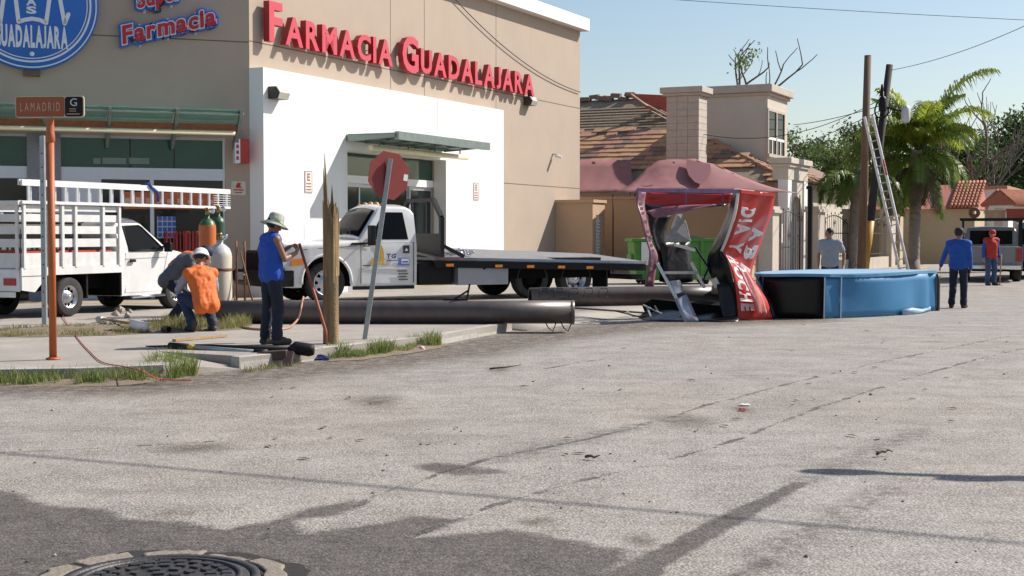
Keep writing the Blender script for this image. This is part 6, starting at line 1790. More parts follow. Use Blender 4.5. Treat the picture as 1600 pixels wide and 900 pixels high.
# ================================================================== houses further along
def simple_house(name, label, u0, u1, y0, y1, h, m, roofm, over=.3, roof='flat', wins=()):
    t = thing(name, label, 'house', CORNER, R(64.4))
    MB().box(u0, u1, y0, y1, gz, h).build('walls', m, t)
    if roof == 'flat':
        MB().box(u0 - over, u1 + over, y0 - over, y1 + over, h, h + .35).build('roof', roofm, t)
    elif roof == 'shed':
        MB().add([(u0 - over, y0 - over, h), (u1 + over, y0 - over, h), (u1 + over, y1, h + 1.5), (u0 - over, y1, h + 1.5), (u0 - over, y0 - over, h + .15), (u1 + over, y0 - over, h + .15), (u1 + over, y1, h + 1.65), (u0 - over, y1, h + 1.65)],
                 [(0, 1, 2, 3), (4, 7, 6, 5), (0, 4, 5, 1), (1, 5, 6, 2), (2, 6, 7, 3), (3, 7, 4, 0)]).build('roof', roofm, t)
    for (ua, ub, za, zb_) in wins:
        w = MB().box(ua - .08, ub + .08, y0 - .05, y0 - .001, za - .08, zb_ + .08).build('window', trimw, t)
        MB().box(ua, ub, y0 - .06, y0 - .051, za, zb_).build('pane', autoglass, w)
    return t
brn_roof = mat('brown_roof_slab', (0.19, 0.125, 0.105), 0.85, var=0.12, scale=2)
simple_house('cream_house', 'cream house with a sloping brown roof behind the poles', 37.0, 47, -5.2, 4, 3.9, cream, brn_roof, .6, 'shed', ((38.5, 39.8, 1.6, 2.9), (42.5, 43.8, 1.6, 2.9)))
simple_house('ochre_house', 'ochre flat roofed house behind the palm tree', 47.8, 56, -5.6, 4, 3.6, creamd, brn_roof, .4, 'flat', ((49, 50.3, 1.4, 2.8),))
salmon = mat('salmon_render', (0.45, 0.16, 0.12), 0.85, var=0.08)
clay = mat('clay_tile', (0.42, 0.15, 0.08), 0.8, var=0.3, scale=6)
Yr = 66.0
hr = thing('salmon_house', 'salmon gabled house with clay tile eaves beyond the palm tree', 'house', W(1475, 400, Yr), R(64.4)); hr.location.z = 0
o_ = hr.location.copy()
def hrp(px, py, Y): 
    p = W(px, py, Y) - o_; return Matrix.Rotation(-R(64.4), 4, 'Z') @ p
a, b_, c_ = hrp(1498, 326, Yr), hrp(1519, 326, Yr), hrp(1515, 282, Yr)
zr0 = W(1490, 326, Yr).z; zr1 = W(1515, 292, Yr).z
MB().box(1.2, 9, -1.2, 6, 0, zr0).build('walls', creamd, hr)
MB().prism([(.9, zr0), (3.4, zr1 + .2), (6, zr0)], -1.25, 6).build('gable_roof', salmon, hr)
for k in range(9):
    y = -1.4 + .17 * 0
    q0 = k / 9; x0_ = .8 + 2.6 * q0; z0_ = zr0 + .05 + (zr1 + .2 - zr0) * q0
    for j in range(8):
        mb = MB(); mb.tube([(x0_, -1.35 + j * .17, z0_ + .05), (x0_ + .42, -1.35 + j * .17, z0_ + .05 + .42 * (zr1 + .2 - zr0) / 2.6)], .07, 7); mb.build('clay_tile', clay, hr)
# white wall and the small tiled gate roof at the right
ww = thing('white_house', 'white walled low house at the far end behind the pickup', 'house', W(1540, 380, 72), R(64.4)); ww.location.z = 0
MB().box(-1.5, 8, -1.0, 5, 0, W(1540, 297, 72).z).build('walls', trimw, ww); MB().box(-1.7, 8.2, -1.2, 5, W(1540, 297, 72).z, W(1540, 292, 72).z).build('roof', tileC, ww)
gt = thing('tiled_gateway', 'gateway with a small orange clay tile roof behind the pickup', 'gateway', W(1578, 420, 58), R(40)); gt.location.z = 0
zg0 = W(1578, 326, 58).z; zg1 = W(1578, 300, 58).z; hw_ = (W(1612, 320, 58).x - W(1544, 320, 58).x) / 2
for s in (-1, 1):
    MB().box(s * hw_ * .8 - .2, s * hw_ * .8 + .2, -.2, .2, 0, zg0).build('pillar', cream, gt)
MB().box(-hw_, hw_, -.45, .45, zg0, zg0 + .12).build('beam', trimw, gt)
MB().prism([(-.7, zg0 + .12), (0, zg1), (.7, zg0 + .12)], -hw_ - .05, hw_ + .05, plane='yz').build('roof_core', salmon, gt)
for k in range(13):
    x = -hw_ + 2 * hw_ * k / 12
    for s in (-1, 1):
        MB().tube([(x, s * .78, zg0 + .12), (x, s * .02, zg1 + .05)], .085, 7).build('clay_tile', clay, gt)

# ================================================================== street fence with iron gates
iron_g = mat('wrought_iron', (0.02, 0.02, 0.022), 0.55, var=.3)
yFen = -7.5
FF = Frame(FA.w(0, yFen, 0), R(64.4))
def fu(px): return FF.uv(px, 400)[0]
pil_m = mat('pillar_stone', (0.50, 0.43, 0.36), 0.8, var=.1, scale=4, dirt=(.4, .34, .28))
def pillar(px0, px1, h, label, m=pil_m, banded=False):
    a, b_ = fu(px0), fu(px1); w = max(.28, b_ - a)
    t = thing('fence_pillar', label, 'pillar', FF.w((a + b_) / 2, 0, Z0 - .02), R(64.4), 'pillars of the street fence')
    if not banded: MB().box(-w / 2, w / 2, -.22, .22, 0, h).build('shaft', m, t)
    else:
        nb_ = 9
        for k in range(nb_):
            e = .02 if k % 2 else 0
            MB().box(-w / 2 + e, w / 2 - e, -.24 + e, .24 - e, h * k / nb_, h * (k + 1) / nb_ - .01).build('stone_course', m, t, bevel=.015)
    MB().box(-w / 2 - .08, w / 2 + .08, -.3, .3, h, h + .1).box(-w / 2 - .03, w / 2 + .03, -.25, .25, h + .1, h + .2).build('cap', m, t)
    return t
def gate(px0, px1, h, label, low=0.0, arch_=.25, cat='gate'):
    a, b_ = fu(px0), fu(px1); w = b_ - a
    t = thing('iron_gate' if cat == 'gate' else 'iron_fence_panel', label, cat, FF.w(a, 0, Z0), R(64.4), 'iron panels of the street fence')
    n_ = max(5, int(w / .30))
    mb = MB()
    for k in range(n_ + 1):
        x = w * k / n_; hh = h + arch_ * math.sin(math.pi * k / n_)
        mb.bar((x, 0, low + .05), (x, 0, hh), .016)
        if k % 2 == 0: mb.lathe([(.001, 0), (.025, .03), (.001, .10)], (x, 0, hh), (0, 0, 1), 5)
    o = mb.build('bars', iron_g, t); stuff(o)
    mb = MB(); mb.tube([(w * q, 0, h - .05 + arch_ * math.sin(math.pi * q)) for q in np.linspace(0, 1, 13)], .02, 6); mb.bar((0, 0, low + .15), (w, 0, low + .15), .04); mb.bar((0, 0, low + 1.0), (w, 0, low + 1.0), .04); mb.build('rails', iron_g, t)
    mb = MB()
    for k in range(3):
        c = w * (k + .5) / 3
        mb.tube([(c + .16 * math.cos(q) * (1 - q / 14), -.02, low + 1.35 + .16 * math.sin(q) * (1 - q / 14)) for q in np.linspace(0, 10, 18)], .009, 5)
    mb.build('scrollwork', iron_g, t)
    if low: MB().box(-.05, w + .05, -.12, .12, -.05, low).build('plinth', pil_m, t)
    return t
pillar(1196, 1206, 2.1, 'plain cream fence pillar next to the wrecked sign')
gate(1207, 1254, 1.95, 'arched iron gate with a hanging white tag beside the dark post')
o = MB().box(-.05, .05, -.06, -.05, 1.15, 1.75).build('hanging_tag', paper, None); o.location = FF.w(fu(1219), 0, Z0); o.rotation_euler = (0, 0, R(64.4)); tag(o, 'white tag hanging on the arched iron gate', 'tag')
t = thing('dark_gate_post', 'tall black steel post between the two iron gates', 'post', FF.w(fu(1261), -.1, Z0), R(64.4))
MB().bar((0, 0, -.05), (0, 0, 3.0), .14).build('shaft', blacksteel, t); MB().box(-.2, .2, -.1, .1, 2.95, 3.05).build('cap', blacksteel, t)
pillar(1268, 1279, 2.2, 'cream capped pillar left of the man in the grey shirt')
gate(1280, 1324, 1.85, 'iron fence panel on a low wall behind the man in the grey shirt', .45, .3, 'fence')
pillar(1325, 1333, 2.2, 'cream pillar beside the bare wooden pole')
gate(1334, 1358, 1.85, 'iron fence panel hidden partly by the two poles', .45, .2, 'fence')
gate(1359, 1384, 1.85, 'iron fence panel between the yellow guard and the ladder', .45, .25, 'fence')
pillar(1385, 1391, 2.1, 'cream pillar behind the foot of the leaning ladder')
t = thing('arched_doorway', 'ochre arched doorway with a dark door behind the ladder', 'doorway', FF.w(fu(1396), .3, Z0), R(64.4))
wD = fu(1416) - fu(1396)
MB().box(0, wD * .25, -.15, .3, -.05, 2.9).box(wD * .75, wD, -.15, .3, -.05, 2.9).box(wD * .25, wD * .75, -.15, .3, 2.2, 2.9).build('surround', creamd, t)
MB().prism([(wD * .0, 2.9)] + [(wD * .5 - wD * .5 * math.cos(a), 2.9 + .7 * math.sin(a)) for a in np.linspace(0.1, math.pi - .1, 9)] + [(wD, 2.9)], -.15, .3).build('arch', creamd, t)
d_ = MB().box(wD * .25, wD * .75, .05, .1, 0, 2.2).build('door', mat('dark_door', (.06, .035, .03), .6), t); MB().box(wD * .3, wD * .33, .03, .05, .95, 1.1).build('handle', chrome, d_)
labs = ['rose stone banded pillar right of the palm trunk', 'rose stone banded pillar in the middle of the far fence', 'rose stone banded pillar at the far end of the fence']
rose = mat('rose_stone', (.42, .31, .28), .85, var=.2, scale=5, bump=.2)
for k, (a, b_) in enumerate(((1436, 1447), (1453, 1463), (1469, 1478))): pillar(a, b_, 2.3, labs[k], rose, True)
lw = MB().box(0, fu(1490) - fu(1434), -.12, .12, -.05, .6).build('low_wall', pil_m, None); lw.location = FF.w(fu(1434), 0, Z0); lw.rotation_euler = (0, 0, R(64.4)); tag(lw, 'low stone wall linking the rose stone pillars', 'wall')

# ================================================================== poles
def utility(name, label, top_px, bot_px, Y, r0, r1, m, parts=None):
    tp = W(top_px[0], top_px[1], Y); bt = W(bot_px[0], bot_px[1], Y); d = tp - bt; k = (bt.z - .1) / d.z; base = bt - d * k
    t = thing(name, label, 'utility pole', base)
    MB().tube([(0, 0, -.2), tp - base], [r0, r1], 14).build('shaft', m, t)
    return t, base, tp
wpole = mat('pole_wood', (.17, .105, .065), .85, var=.3, scale=6, streak=True, bump=.2)
bpole = mat('creosote_pole', (.035, .028, .026), .8, var=.3, scale=6, streak=True)
t, bs, tp = utility('utility_pole', 'bare brown wooden pole with a ladder leaning on it', (1356, 87), (1346, 415), 50.2, .16, .12, wpole)
MB().lathe([(.12, -.02), (.125, .01), (.001, .02)], tp - bs, (0, 0, 1), 14).build('cap', wpole, t)
t, bs, tp = utility('utility_pole', 'leaning dark pole with yellow guard, cables and a lamp arm', (1390, 101), (1350, 415), 50.8, .17, .12, bpole)
dd = (tp - bs)
q0 = 0.02; q1 = (W(1362, 345, 50.8).z - bs.z) / dd.z
MB().tube([dd * q0, dd * q1], [.185, .175], 14).build('yellow_guard', mat('guard_yellow', (.45, .23, .02), .5, var=.15), t)
def onp(px, py): return W(px, py, 50.6) - bs
tr_b = MB().lathe([(.001, 0), (.13, 0), (.14, .05), (.14, .42), (.10, .5), (.04, .54), (.04, .7), (.001, .7)], onp(1378, 165) + Vector((0, -.1, -.2)), (0, 0, 1), 14).build('transformer', blacksteel, t)
MB().tube([onp(1377, 150), onp(1379, 132)], [.07, .05], 8).build('insulator', blacksteel, t)
MB().bar(onp(1370, 143), onp(1384, 147), .05).build('crossarm', blacksteel, t)
MB().tube(dens([onp(1371, 160), onp(1367, 172), onp(1370, 182), onp(1380, 184), onp(1388, 176), onp(1386, 166)], 4), .03, 6).build('cable_loop', blacksteel, t)
MB().tube([onp(1370, 180), onp(1371, 230)], .03, 6).build('riser_cable', blacksteel, t)
la = MB().tube([onp(1386, 168), onp(1400, 171), onp(1412, 174)], .03, 8).build('lamp_arm', blacksteel, t)
MB().lathe([(.001, 0), (.12, .02), (.16, .12), (.16, .5), (.1, .62), (.001, .64)], onp(1415, 192), (0, 0, 1), 14).build('lamp_head', mat('lamp_white', (.6, .62, .62), .4), la)
# leaning aluminium ladder
lt = W(1357, 181, 49.9); lb = W(1413, 424, 48.9); lb = lb + (lb - lt) * ((lb.z - .1) / (lt.z - lb.z))
t = thing('leaning_ladder', 'aluminium extension ladder leaning against the brown wooden pole', 'ladder', lb)
dl = lt - lb; sx = Vector((dl.z, 0, -dl.x)).normalized(); sx = Vector((.93, -.25, .2)).normalized()
for s in (-.14, .14): MB().bar(sx * s, dl + sx * s, .05, .09).build('rail', alu, t)
nr_ = int(dl.length / .30)
for k in range(1, nr_):
    c = dl * (k / nr_); MB().tube([c - sx * .135, c + sx * .135], .022, 6).build('rung', alu, t)
MB().bar(dl * .62 + sx * .14 + Vector((0, -.06, 0)), dl * .72 + sx * .14 + Vector((0, -.06, 0)), .03, .05).build('red_label', red_p, t)

# ================================================================== wires
wire_m = mat('wire_black', (.02, .02, .022), .6)
def wire(label, a, b_, sag, r=.012):
    a, b_ = Vector(a), Vector(b_); n_ = 24; pts = []
    for k in range(n_ + 1):
        q = k / n_; p = a.lerp(b_, q); p.z -= sag * 4 * q * (1 - q); pts.append(p - a)
    o = MB().tube(pts, r, 6).build('overhead_wire', wire_m, None, a); tag(o, label, 'wire'); return o
wire('service cable drooping across the beige pharmacy wall to its far corner', FA.w(FA.uv(690, -25, -.07)[0], -.07, FA.uv(690, -25, -.07)[1]), FA.w(U_END - .1, -.06, W(904, 142, 48.8).z), .45, .014)
wire('wire from the damaged house roof past the chimney column to the leaning pole', W(1045, 195, 53), W(1376, 155, 50.7), .9, .014)
wire('upper wire running to the leaning dark pole from the tiled house', W(1240, 195, 70), W(1376, 165, 50.8), .1, .016)
wire('lower wire running to the leaning dark pole from the trees', W(1230, 232, 80), W(1378, 172, 50.8), .1, .016)
wire('thin wire crossing the open sky high at the top right', W(1020, -3, 60), W(1640, 33, 60), .05, .012)
wire('thin wire rising from the leaning pole to the upper right sky', W(1390, 110, 50.8), W(1640, 22, 40), .2, .010)
for k, (y0, y1) in enumerate(((203, 205), (216, 214), (230, 224))):
    wire(['top', 'middle', 'bottom'][k] + ' one of three level wires behind the palm crown', W(1360, y0, 95), W(1660, y1, 95), .15, .014)
# cable and street lamp standing outside the picture, whose shadows cross the road
off = Vector((SUN_H.x, SUN_H.y, 0)) * (7.0 / math.tan(SUN_EL)) + Vector((0, 0, 7.0))
ga, gb = G(0, 708), G(1600, 850)
dw = (gb - ga).normalized()
wire('thick overhead cable spanning the street above the camera', ga - dw * 30 + off, gb + dw * 30 + off, 0.0, .021)
lh = 4.2
off2 = Vector((SUN_H.x, SUN_H.y, 0)) * (lh / math.tan(SUN_EL)) + Vector((0, 0, lh))
sa, sb = G(1258, 735) + off2, G(1600, 747) + off2
ds = (sb - sa).normalized(); pb = sb + ds * 1.2
t = thing('street_lamp', 'steel street lamp with a long arm at the side of the road', 'street lamp', (pb.x, pb.y, 0))
o_ = t.location.copy()
MB().tube([(0, 0, 0), (0, 0, lh - .05)], [.09, .06], 12).build('post', galv, t)
MB().tube([(0, 0, lh - .05), sb - o_, sa + ds * .3 - o_], [.06, .055, .05], 8).build('arm', galv, t)
MB().lathe([(.001, 0), (.07, .02), (.11, .15), (.11, .35), (.06, .48), (.001, .5)], sa - o_, ds, 12).build('lamp_head', grey_al, t)
MB().lathe([(.001, 0), (.06, .03), (.09, .2), (.05, .4), (.001, .42)], sa + ds * .8 - o_ + Vector((0, -.12, -.02)), ds, 10).build('bracket', grey_al, t)
MB().lathe([(.03, 0), (.09, .1), (.10, .3), (.04, .5)], sa + ds * 1.15 - o_, ds, 10).build('junction', grey_al, t)

# ================================================================== palms and trees
leafg = mat('palm_leaf', (0.20, 0.27, 0.045), 0.45, var=0.35, scale=1.5, col2=(0.11, 0.17, 0.03), transl=.4)
leafy = mat('palm_leaf_young', (0.40, 0.45, 0.07), 0.45, var=0.3, scale=1.5, col2=(0.25, 0.32, 0.045), transl=.45)
leafd = mat('palm_leaf_dead', (0.20, 0.165, 0.095), 0.8, var=0.35, scale=2, col2=(.12, .10, .06), transl=.25)
trunk_m = mat('palm_trunk', (0.27, 0.225, 0.185), 0.9, var=0.3, scale=5, bump=.5, bscale=20)
for m in (leafg, leafy):
    pass
pb_ = W(1427, 420, 55.5); pb_.z = Z0
pt = thing('palm_tree', 'feathery palm tree with hanging dry skirt beside the ladder', 'palm tree', pb_)
hC = W(1432, 235, 55.5).z - Z0
zs = W(1430, 312, 55.5).z - Z0
MB().lathe([(.30, -.1), (.24, .4)] + [(.215 + (.018 if k % 2 else 0) + .01 * math.sin(k * 1.7), .4 + (zs - .4) * k / 36) for k in range(37)] + [(.30, zs + .1), (.34, zs + .6), (.22, hC)], (0, 0, 0), (.02, 0, 1), 16).build('trunk', trunk_m, pt)
rng = random.Random(12)
def frond(name, o0, az, el, L_, droop, m, parent, leaf=.55, dens_=34, lw=.06, twist=0.0):
    mb = MB(); pts = []
    d = Vector((math.cos(az) * math.cos(el), math.sin(az) * math.cos(el), math.sin(el))); p = Vector(o0)
    st = L_ / 14
    for k in range(15):
        pts.append(p.copy()); p = p + d * st; d = (d + Vector((0, 0, -droop * (.25 + k / 14)))).normalized()
    mb.tube(pts, [.032 * (1 - k / 16) + .006 for k in range(15)], 5)
    v = []; f = []
    dens_ = int(dens_ * 1.5)
    for k in range(dens_):
        q = .14 + .86 * k / dens_; i = min(13, int(q * 14)); g = q * 14 - i
        c = pts[i].lerp(pts[i + 1], g); t_ = (pts[i + 1] - pts[i]).normalized()
        sd_ = t_.cross(Vector((0, 0, 1)))
        if sd_.length < .1: sd_ = Vector((1, 0, 0))
        sd_.normalize(); up_ = sd_.cross(t_)
        ll = leaf * math.sin(math.pi * (.12 + .83 * q)) ** .7 * rng.uniform(.8, 1.15)
        for s in (-1, 1):
            dr = (sd_ * s * .75 + t_ * .55 + up_ * (.25 + rng.uniform(-.2, .2))).normalized()
            tip = c + dr * ll * rng.uniform(.75, 1.05) + Vector((0, 0, -ll * rng.uniform(.3, .85))); mid_ = c + dr * ll * .5
            w_ = t_ * lw
            kk = len(v); v += [c - w_ * .4, c + w_ * .4, mid_ + w_ * .5, mid_ - w_ * .5, tip]; f += [(kk, kk + 1, kk + 2, kk + 3), (kk + 3, kk + 2, kk + 4)]
    mb.add(v, f, 0)
    return mb.build(name, m, parent, fix=False)
ctr = Vector((.15, 0, hC))
frond('frond', ctr, R(5), R(66), 4.7, .165, leafy, pt, 1.0, 56)
frond('frond', ctr, R(-20), R(55), 3.4, .19, leafy, pt, .9, 44)
frond('frond', ctr, R(165), R(76), 3.0, .17, leafy, pt, .8, 40)
for k in range(34):
    az = R(24.3 * k) + rng.uniform(-.2, .2); frond('frond', ctr, az, R(rng.uniform(35, 72)), rng.uniform(2.2, 3.2), rng.uniform(.13, .22), leafy if k % 3 else leafg, pt, .75, 36)
for k in range(12):
    az = R(30 * k + 10) + rng.uniform(-.25, .25); frond('frond', ctr - Vector((0, 0, .25)), az, R(rng.uniform(-15, 20)), rng.uniform(2.0, 2.9), rng.uniform(.2, .3), leafg, pt, .6, 34)
for k in range(14):
    az = R(26 * k) + rng.uniform(-.3, .3); frond('dry_frond', ctr - Vector((0, 0, .5)), az, R(rng.uniform(-45, -15)), rng.uniform(1.8, 2.6), rng.uniform(.28, .4), leafd if k % 3 else leafg, pt, .5, 28)
for k in range(4):
    frond('frond', ctr - Vector((0, 0, .2)), R(175) + rng.uniform(-.35, .35), R(rng.uniform(15, 40)), rng.uniform(3.0, 3.8), .24, leafg, pt, .75, 40)
# second low palm left of the poles
p2_ = W(1330, 420, 53.6); p2_.z = Z0
pt2 = thing('palm_tree', 'low dark palm behind the two poles with drooping fronds', 'palm tree', p2_)
h2 = W(1340, 285, 53.6).z - Z0
MB().lathe([(.24, -.1), (.2, .3)] + [(.17 + (.015 if k % 2 else 0), .3 + (h2 - .3) * k / 20) for k in range(21)], (0, 0, 0), (.05, 0, 1), 12).build('trunk', trunk_m, pt2)
for k in range(16):
    frond('frond', Vector((.1, 0, h2)), R(22.5 * k) + rng.uniform(-.2, .2), R(rng.uniform(5, 45)), rng.uniform(1.6, 2.2), rng.uniform(.22, .34), leafg, pt2, .5, 30)

tleaf = [mat('tree_leaf_a', (0.085, 0.14, 0.035), 0.6, var=.4, scale=.8, col2=(.05, .09, .025), transl=.4), mat('tree_leaf_b', (0.115, 0.165, 0.05), 0.6, var=.4, scale=.8, col2=(.065, .10, .03), transl=.4), mat('tree_leaf_c', (0.15, 0.22, 0.05), 0.6, var=.35, scale=.8, col2=(.09, .14, .035), transl=.4)]
bark = mat('bark', (.15, .125, .105), .9, var=.3, scale=6)
def tree(label, base, h, spread, nleaf, lm, seed, bare=False, ls=.16, levels=4, lean=0.0, name='tree', first=.3, group=None):
    r_ = random.Random(seed); t = thing(name, label, 'tree', base, 0, group)
    mb = MB(); tips = []
    def grow(p, d, l, r, lv):
        n_ = 4; pts = [p]; q = p
        for k in range(n_):
            d = (d + Vector((r_.uniform(-.16, .16), r_.uniform(-.16, .16), r_.uniform(-.02, .12)))).normalized(); q = q + d * (l / n_); pts.append(q)
        mb.tube(pts, [r * (1 - .4 * k / n_) for k in range(n_ + 1)], 6 if lv < 2 else 4, cap=False)
        if lv >= 2: tips.extend(pts[3:] if lv < levels else pts[2:])
        if lv >= levels: return
        for k in range(3 if lv < 3 else 2):
            i = r_.choice((2, 3, 4)) if k else 4
            a = r_.uniform(0, 6.283); e = Vector((math.cos(a), math.sin(a), r_.uniform(-.1, .6))).normalized()
            grow(pts[i], (d * .7 + e * spread).normalized(), l * r_.uniform(.55, .8), r * .58, lv + 1)
    grow(Vector((0, 0, -.2)), Vector((lean, 0, 1)).normalized(), h * first, h * .02 + .04, 0)
    mx_ = max((p.z for p in tips), default=h); kz = h / mx_
    mb.v = [(p[0] * kz, p[1] * kz, p[2] * kz) for p in mb.v]; tips = [p * kz for p in tips]
    mb.build('trunk', bark, t, fix=False)
    if nleaf:
        v = []; f = []
        nleaf = int(nleaf * (1.9 if nleaf > 1000 else 1)); cl_ = [r_.choice(tips) for _ in range(max(10, nleaf // 60))]
        for k in range(nleaf):
            c = r_.choice(cl_); s_ = h * (.055 if nleaf > 1000 else .022)
            p = c + Vector((r_.gauss(0, s_), r_.gauss(0, s_), r_.gauss(0, s_ * .8)))
            a = Vector((r_.gauss(0, 1), r_.gauss(0, 1), r_.gauss(0, 1))).normalized(); b_ = a.cross(Vector((r_.gauss(0, 1), r_.gauss(0, 1), r_.gauss(0, 1)))).normalized(); z = ls * r_.uniform(.6, 1.3)
            kk = len(v); v += [p - a * z * .6, p + b_ * z * .3, p + a * z * .6, p - b_ * z * .3]; f.append((kk, kk + 1, kk + 2, kk + 3))
        me = bpy.data.meshes.new('crown'); me.from_pydata(v, [], f); me.materials.append(lm); me.update(); o = bpy.data.objects.new('crown', me); COL.objects.link(o); o.parent = t
    return t
def at(px, Y):
    p = W(px, 400, Y); p.z = 0; return p
def hz(py, Y): return W(800, py, Y).z
tree('tall bare tree with a few green tufts above the square dormer', at(1165, 76), hz(70, 76), .7, 700, tleaf[2], 1, ls=.17, first=.42, lean=.02)
tree('round leafy tree right behind the square dormer', at(1238, 78), hz(178, 78), .9, 3600, tleaf[2], 2, ls=.2)
tree('low leafy tree beyond the dormer over the brown roof', at(1272, 84), hz(212, 84), .95, 3400, tleaf[1], 3, ls=.2)
tree('thin bare tree between the dormer and the brown wooden pole', at(1301, 80), hz(185, 80), .35, 60, tleaf[1], 4, ls=.12, first=.5)
tree('leafy tree filling the gap behind the leaning dark pole', at(1385, 86), hz(190, 86), .9, 3600, tleaf[1], 5, ls=.22)
tree('dense tree behind the palm crown', at(1450, 88), hz(215, 88), .95, 4800, tleaf[0], 6, ls=.22)
tree('bare forked tree rising right of the palm crown', at(1520, 82), hz(132, 82), .65, 120, tleaf[1], 7, ls=.14, first=.4, lean=.1)
tree('bare slender tree beside the forked bare tree', at(1545, 86), hz(150, 86), .45, 90, tleaf[1], 8, ls=.14, first=.45)
for k, (px, py, Y) in enumerate(((1496, 232, 96), (1535, 222, 92), (1575, 215, 98), (1600, 188, 94), (1636, 176, 92), (1668, 190, 96))):
    tree(['dark leafy tree just right of the palm crown', 'dark leafy tree above the white walled house', 'dark leafy tree above the tiled gateway', 'tall dark tree at the right end of the row', 'dark tree past the tall one at the end of the row', 'last dark tree closing the far row'][k], at(px, Y), hz(py, Y), .95, 5200, tleaf[0 if k % 2 else 1], 20 + k, ls=.24, first=.28, group='far row of dark trees')
sh = [(1240, 1300, 70), (1300, 1420, 78), (1420, 1520, 84), (1520, 1680, 88)]
for k, (a, b_, Y) in enumerate(sh):
    r_ = random.Random(50 + k); x0, x1 = at(a, Y).x, at(b_, Y).x; v = []; f = []
    hh = [2.6, 3.6, 5.0, 5.6][k]
    bl = [(r_.uniform(x0, x1), r_.uniform(0, 4), r_.uniform(.5, hh - .6), r_.uniform(.5, 1.1)) for _ in range(46)]
    for i in range(7000):
        bx_, by_, bz_, br = r_.choice(bl); p = Vector((bx_ + r_.gauss(0, br * .6), Y + by_ + r_.gauss(0, br * .6), max(0, bz_ + r_.gauss(0, br * .55))))
        a_ = Vector((r_.gauss(0, 1), r_.gauss(0, 1), r_.gauss(0, 1))).normalized(); b2 = a_.cross(Vector((r_.gauss(0, 1), r_.gauss(0, 1), 1))).normalized(); z = r_.uniform(.12, .28)
        kk = len(v); v += [p - a_ * z * .6, p + b2 * z * .3, p + a_ * z * .6, p - b2 * z * .3]; f.append((kk, kk + 1, kk + 2, kk + 3))
    me = bpy.data.meshes.new('undergrowth'); me.from_pydata(v, [], f); me.materials.append(tleaf[k % 2]); me.update(); o = bpy.data.objects.new('undergrowth', me); COL.objects.link(o)
    tag(o, ['low thicket behind the tiled house', 'thicket behind the poles and brown roof', 'thicket behind the palm and salmon house', 'thicket behind the pickup and gateway'][k], 'thicket', kind='stuff')

# ================================================================== the other side of the street, outside the picture
opp = [mat('opposite_wall_a', (.42, .36, .28), .85), mat('opposite_wall_b', (.35, .25, .2), .85), mat('opposite_wall_c', (.4, .4, .36), .85)]
for k in range(7):
    p = Vector((14.5, 8, 0)) + U1 * (k * 15.0 - 4) + N1 * 11.0
    t = thing('opposite_house', ['plain tan house across the street, first in the row', 'brown house across the street beside the tan one', 'grey house across the street, third in the row', 'tan house across the street in the middle of the row', 'brown house across the street after the middle', 'grey house across the street near the end', 'tan house at the far end across the street'][k], 'house', p, R(64.4))
    MB().box(-6.5, 6.5, -9, 0, 0, 4.6).build('walls', opp[k % 3], t); MB().box(-6.9, 6.9, -9.3, .4, 4.6, 5.0).build('roof', brn_roof, t)
    for x in (-4, 0, 4):
        w = MB().box(x - .8, x + .8, .001, .05, 1.2, 2.8).build('window', trimw, t); MB().box(x - .7, x + .7, .05, .06, 1.3, 2.7).build('pane', autoglass, w)
# ================================================================== people
def capsule(mb, a, b, ra, rb, n=12):
    a, b = Vector(a), Vector(b); d = b - a
    if d.length < 1e-5: d = Vector((0, 0, 1e-4))
    L_ = d.length; pr = []
    for k in range(6): t_ = -math.pi / 2 + math.pi / 2 * k / 5; pr.append((max(.0005, ra * math.cos(t_)), ra * math.sin(t_)))
    for k in range(6): t_ = math.pi / 2 * k / 5; pr.append((max(.0005, rb * math.cos(t_)), L_ + rb * math.sin(t_)))
    mb.lathe(pr, a, d, n)
def ellip(mb, c, rx, ry, rz_, M=None):
    bm = bmesh.new(); bmesh.ops.create_uvsphere(bm, u_segments=18, v_segments=12, radius=1)
    v = [Vector((q.co.x * rx, q.co.y * ry, q.co.z * rz_)) for q in bm.verts]; f = [tuple(q.index for q in g.verts) for g in bm.faces]; bm.free()
    if M is not None: v = [M @ p for p in v]
    mb.add([p + Vector(c) for p in v], f)
def remesh(mb, vox, smooth=5):
    me = bpy.data.meshes.new('tmp'); me.from_pydata(mb.v, [], mb.f); me.update()
    ob = bpy.data.objects.new('tmp', me); COL.objects.link(ob)
    m = ob.modifiers.new('r', 'REMESH'); m.mode = 'VOXEL'; m.voxel_size = vox
    s = ob.modifiers.new('s', 'SMOOTH'); s.iterations = smooth; s.factor = .5
    dg = bpy.context.evaluated_depsgraph_get(); dg.update()
    out = bpy.data.meshes.new_from_object(ob.evaluated_get(dg))
    bpy.data.objects.remove(ob); bpy.data.meshes.remove(me)
    out.polygons.foreach_set('use_smooth', [True] * len(out.polygons))
    return out
from mathutils import noise as mnoise
def crumple(me, amp, fr, seed):
    """cloth folds: push the cloth in and out along its normals"""
    off = Vector((seed * 3.1, seed * 1.7, seed))
    n_ = len(me.vertices); co = np.empty(n_ * 3, np.float32); no = np.empty(n_ * 3, np.float32)
    me.vertices.foreach_get('co', co); me.vertices.foreach_get('normal', no); co = co.reshape(-1, 3); no = no.reshape(-1, 3)
    for i in range(n_):
        p = co[i]
        n1 = mnoise.noise(Vector((p[0] * fr, p[1] * fr, p[2] * fr * .55)) + off); n2 = 1 - abs(mnoise.noise(Vector((p[0] * fr * 1.3 + p[2] * 4, p[1] * fr * 1.3, p[2] * fr * 1.1)) + off * 2)) * 2
        co[i] = p + no[i] * (amp * (n1 * .8 + n2 * .6))
    me.vertices.foreach_set('co', co.ravel()); me.update()
    return me
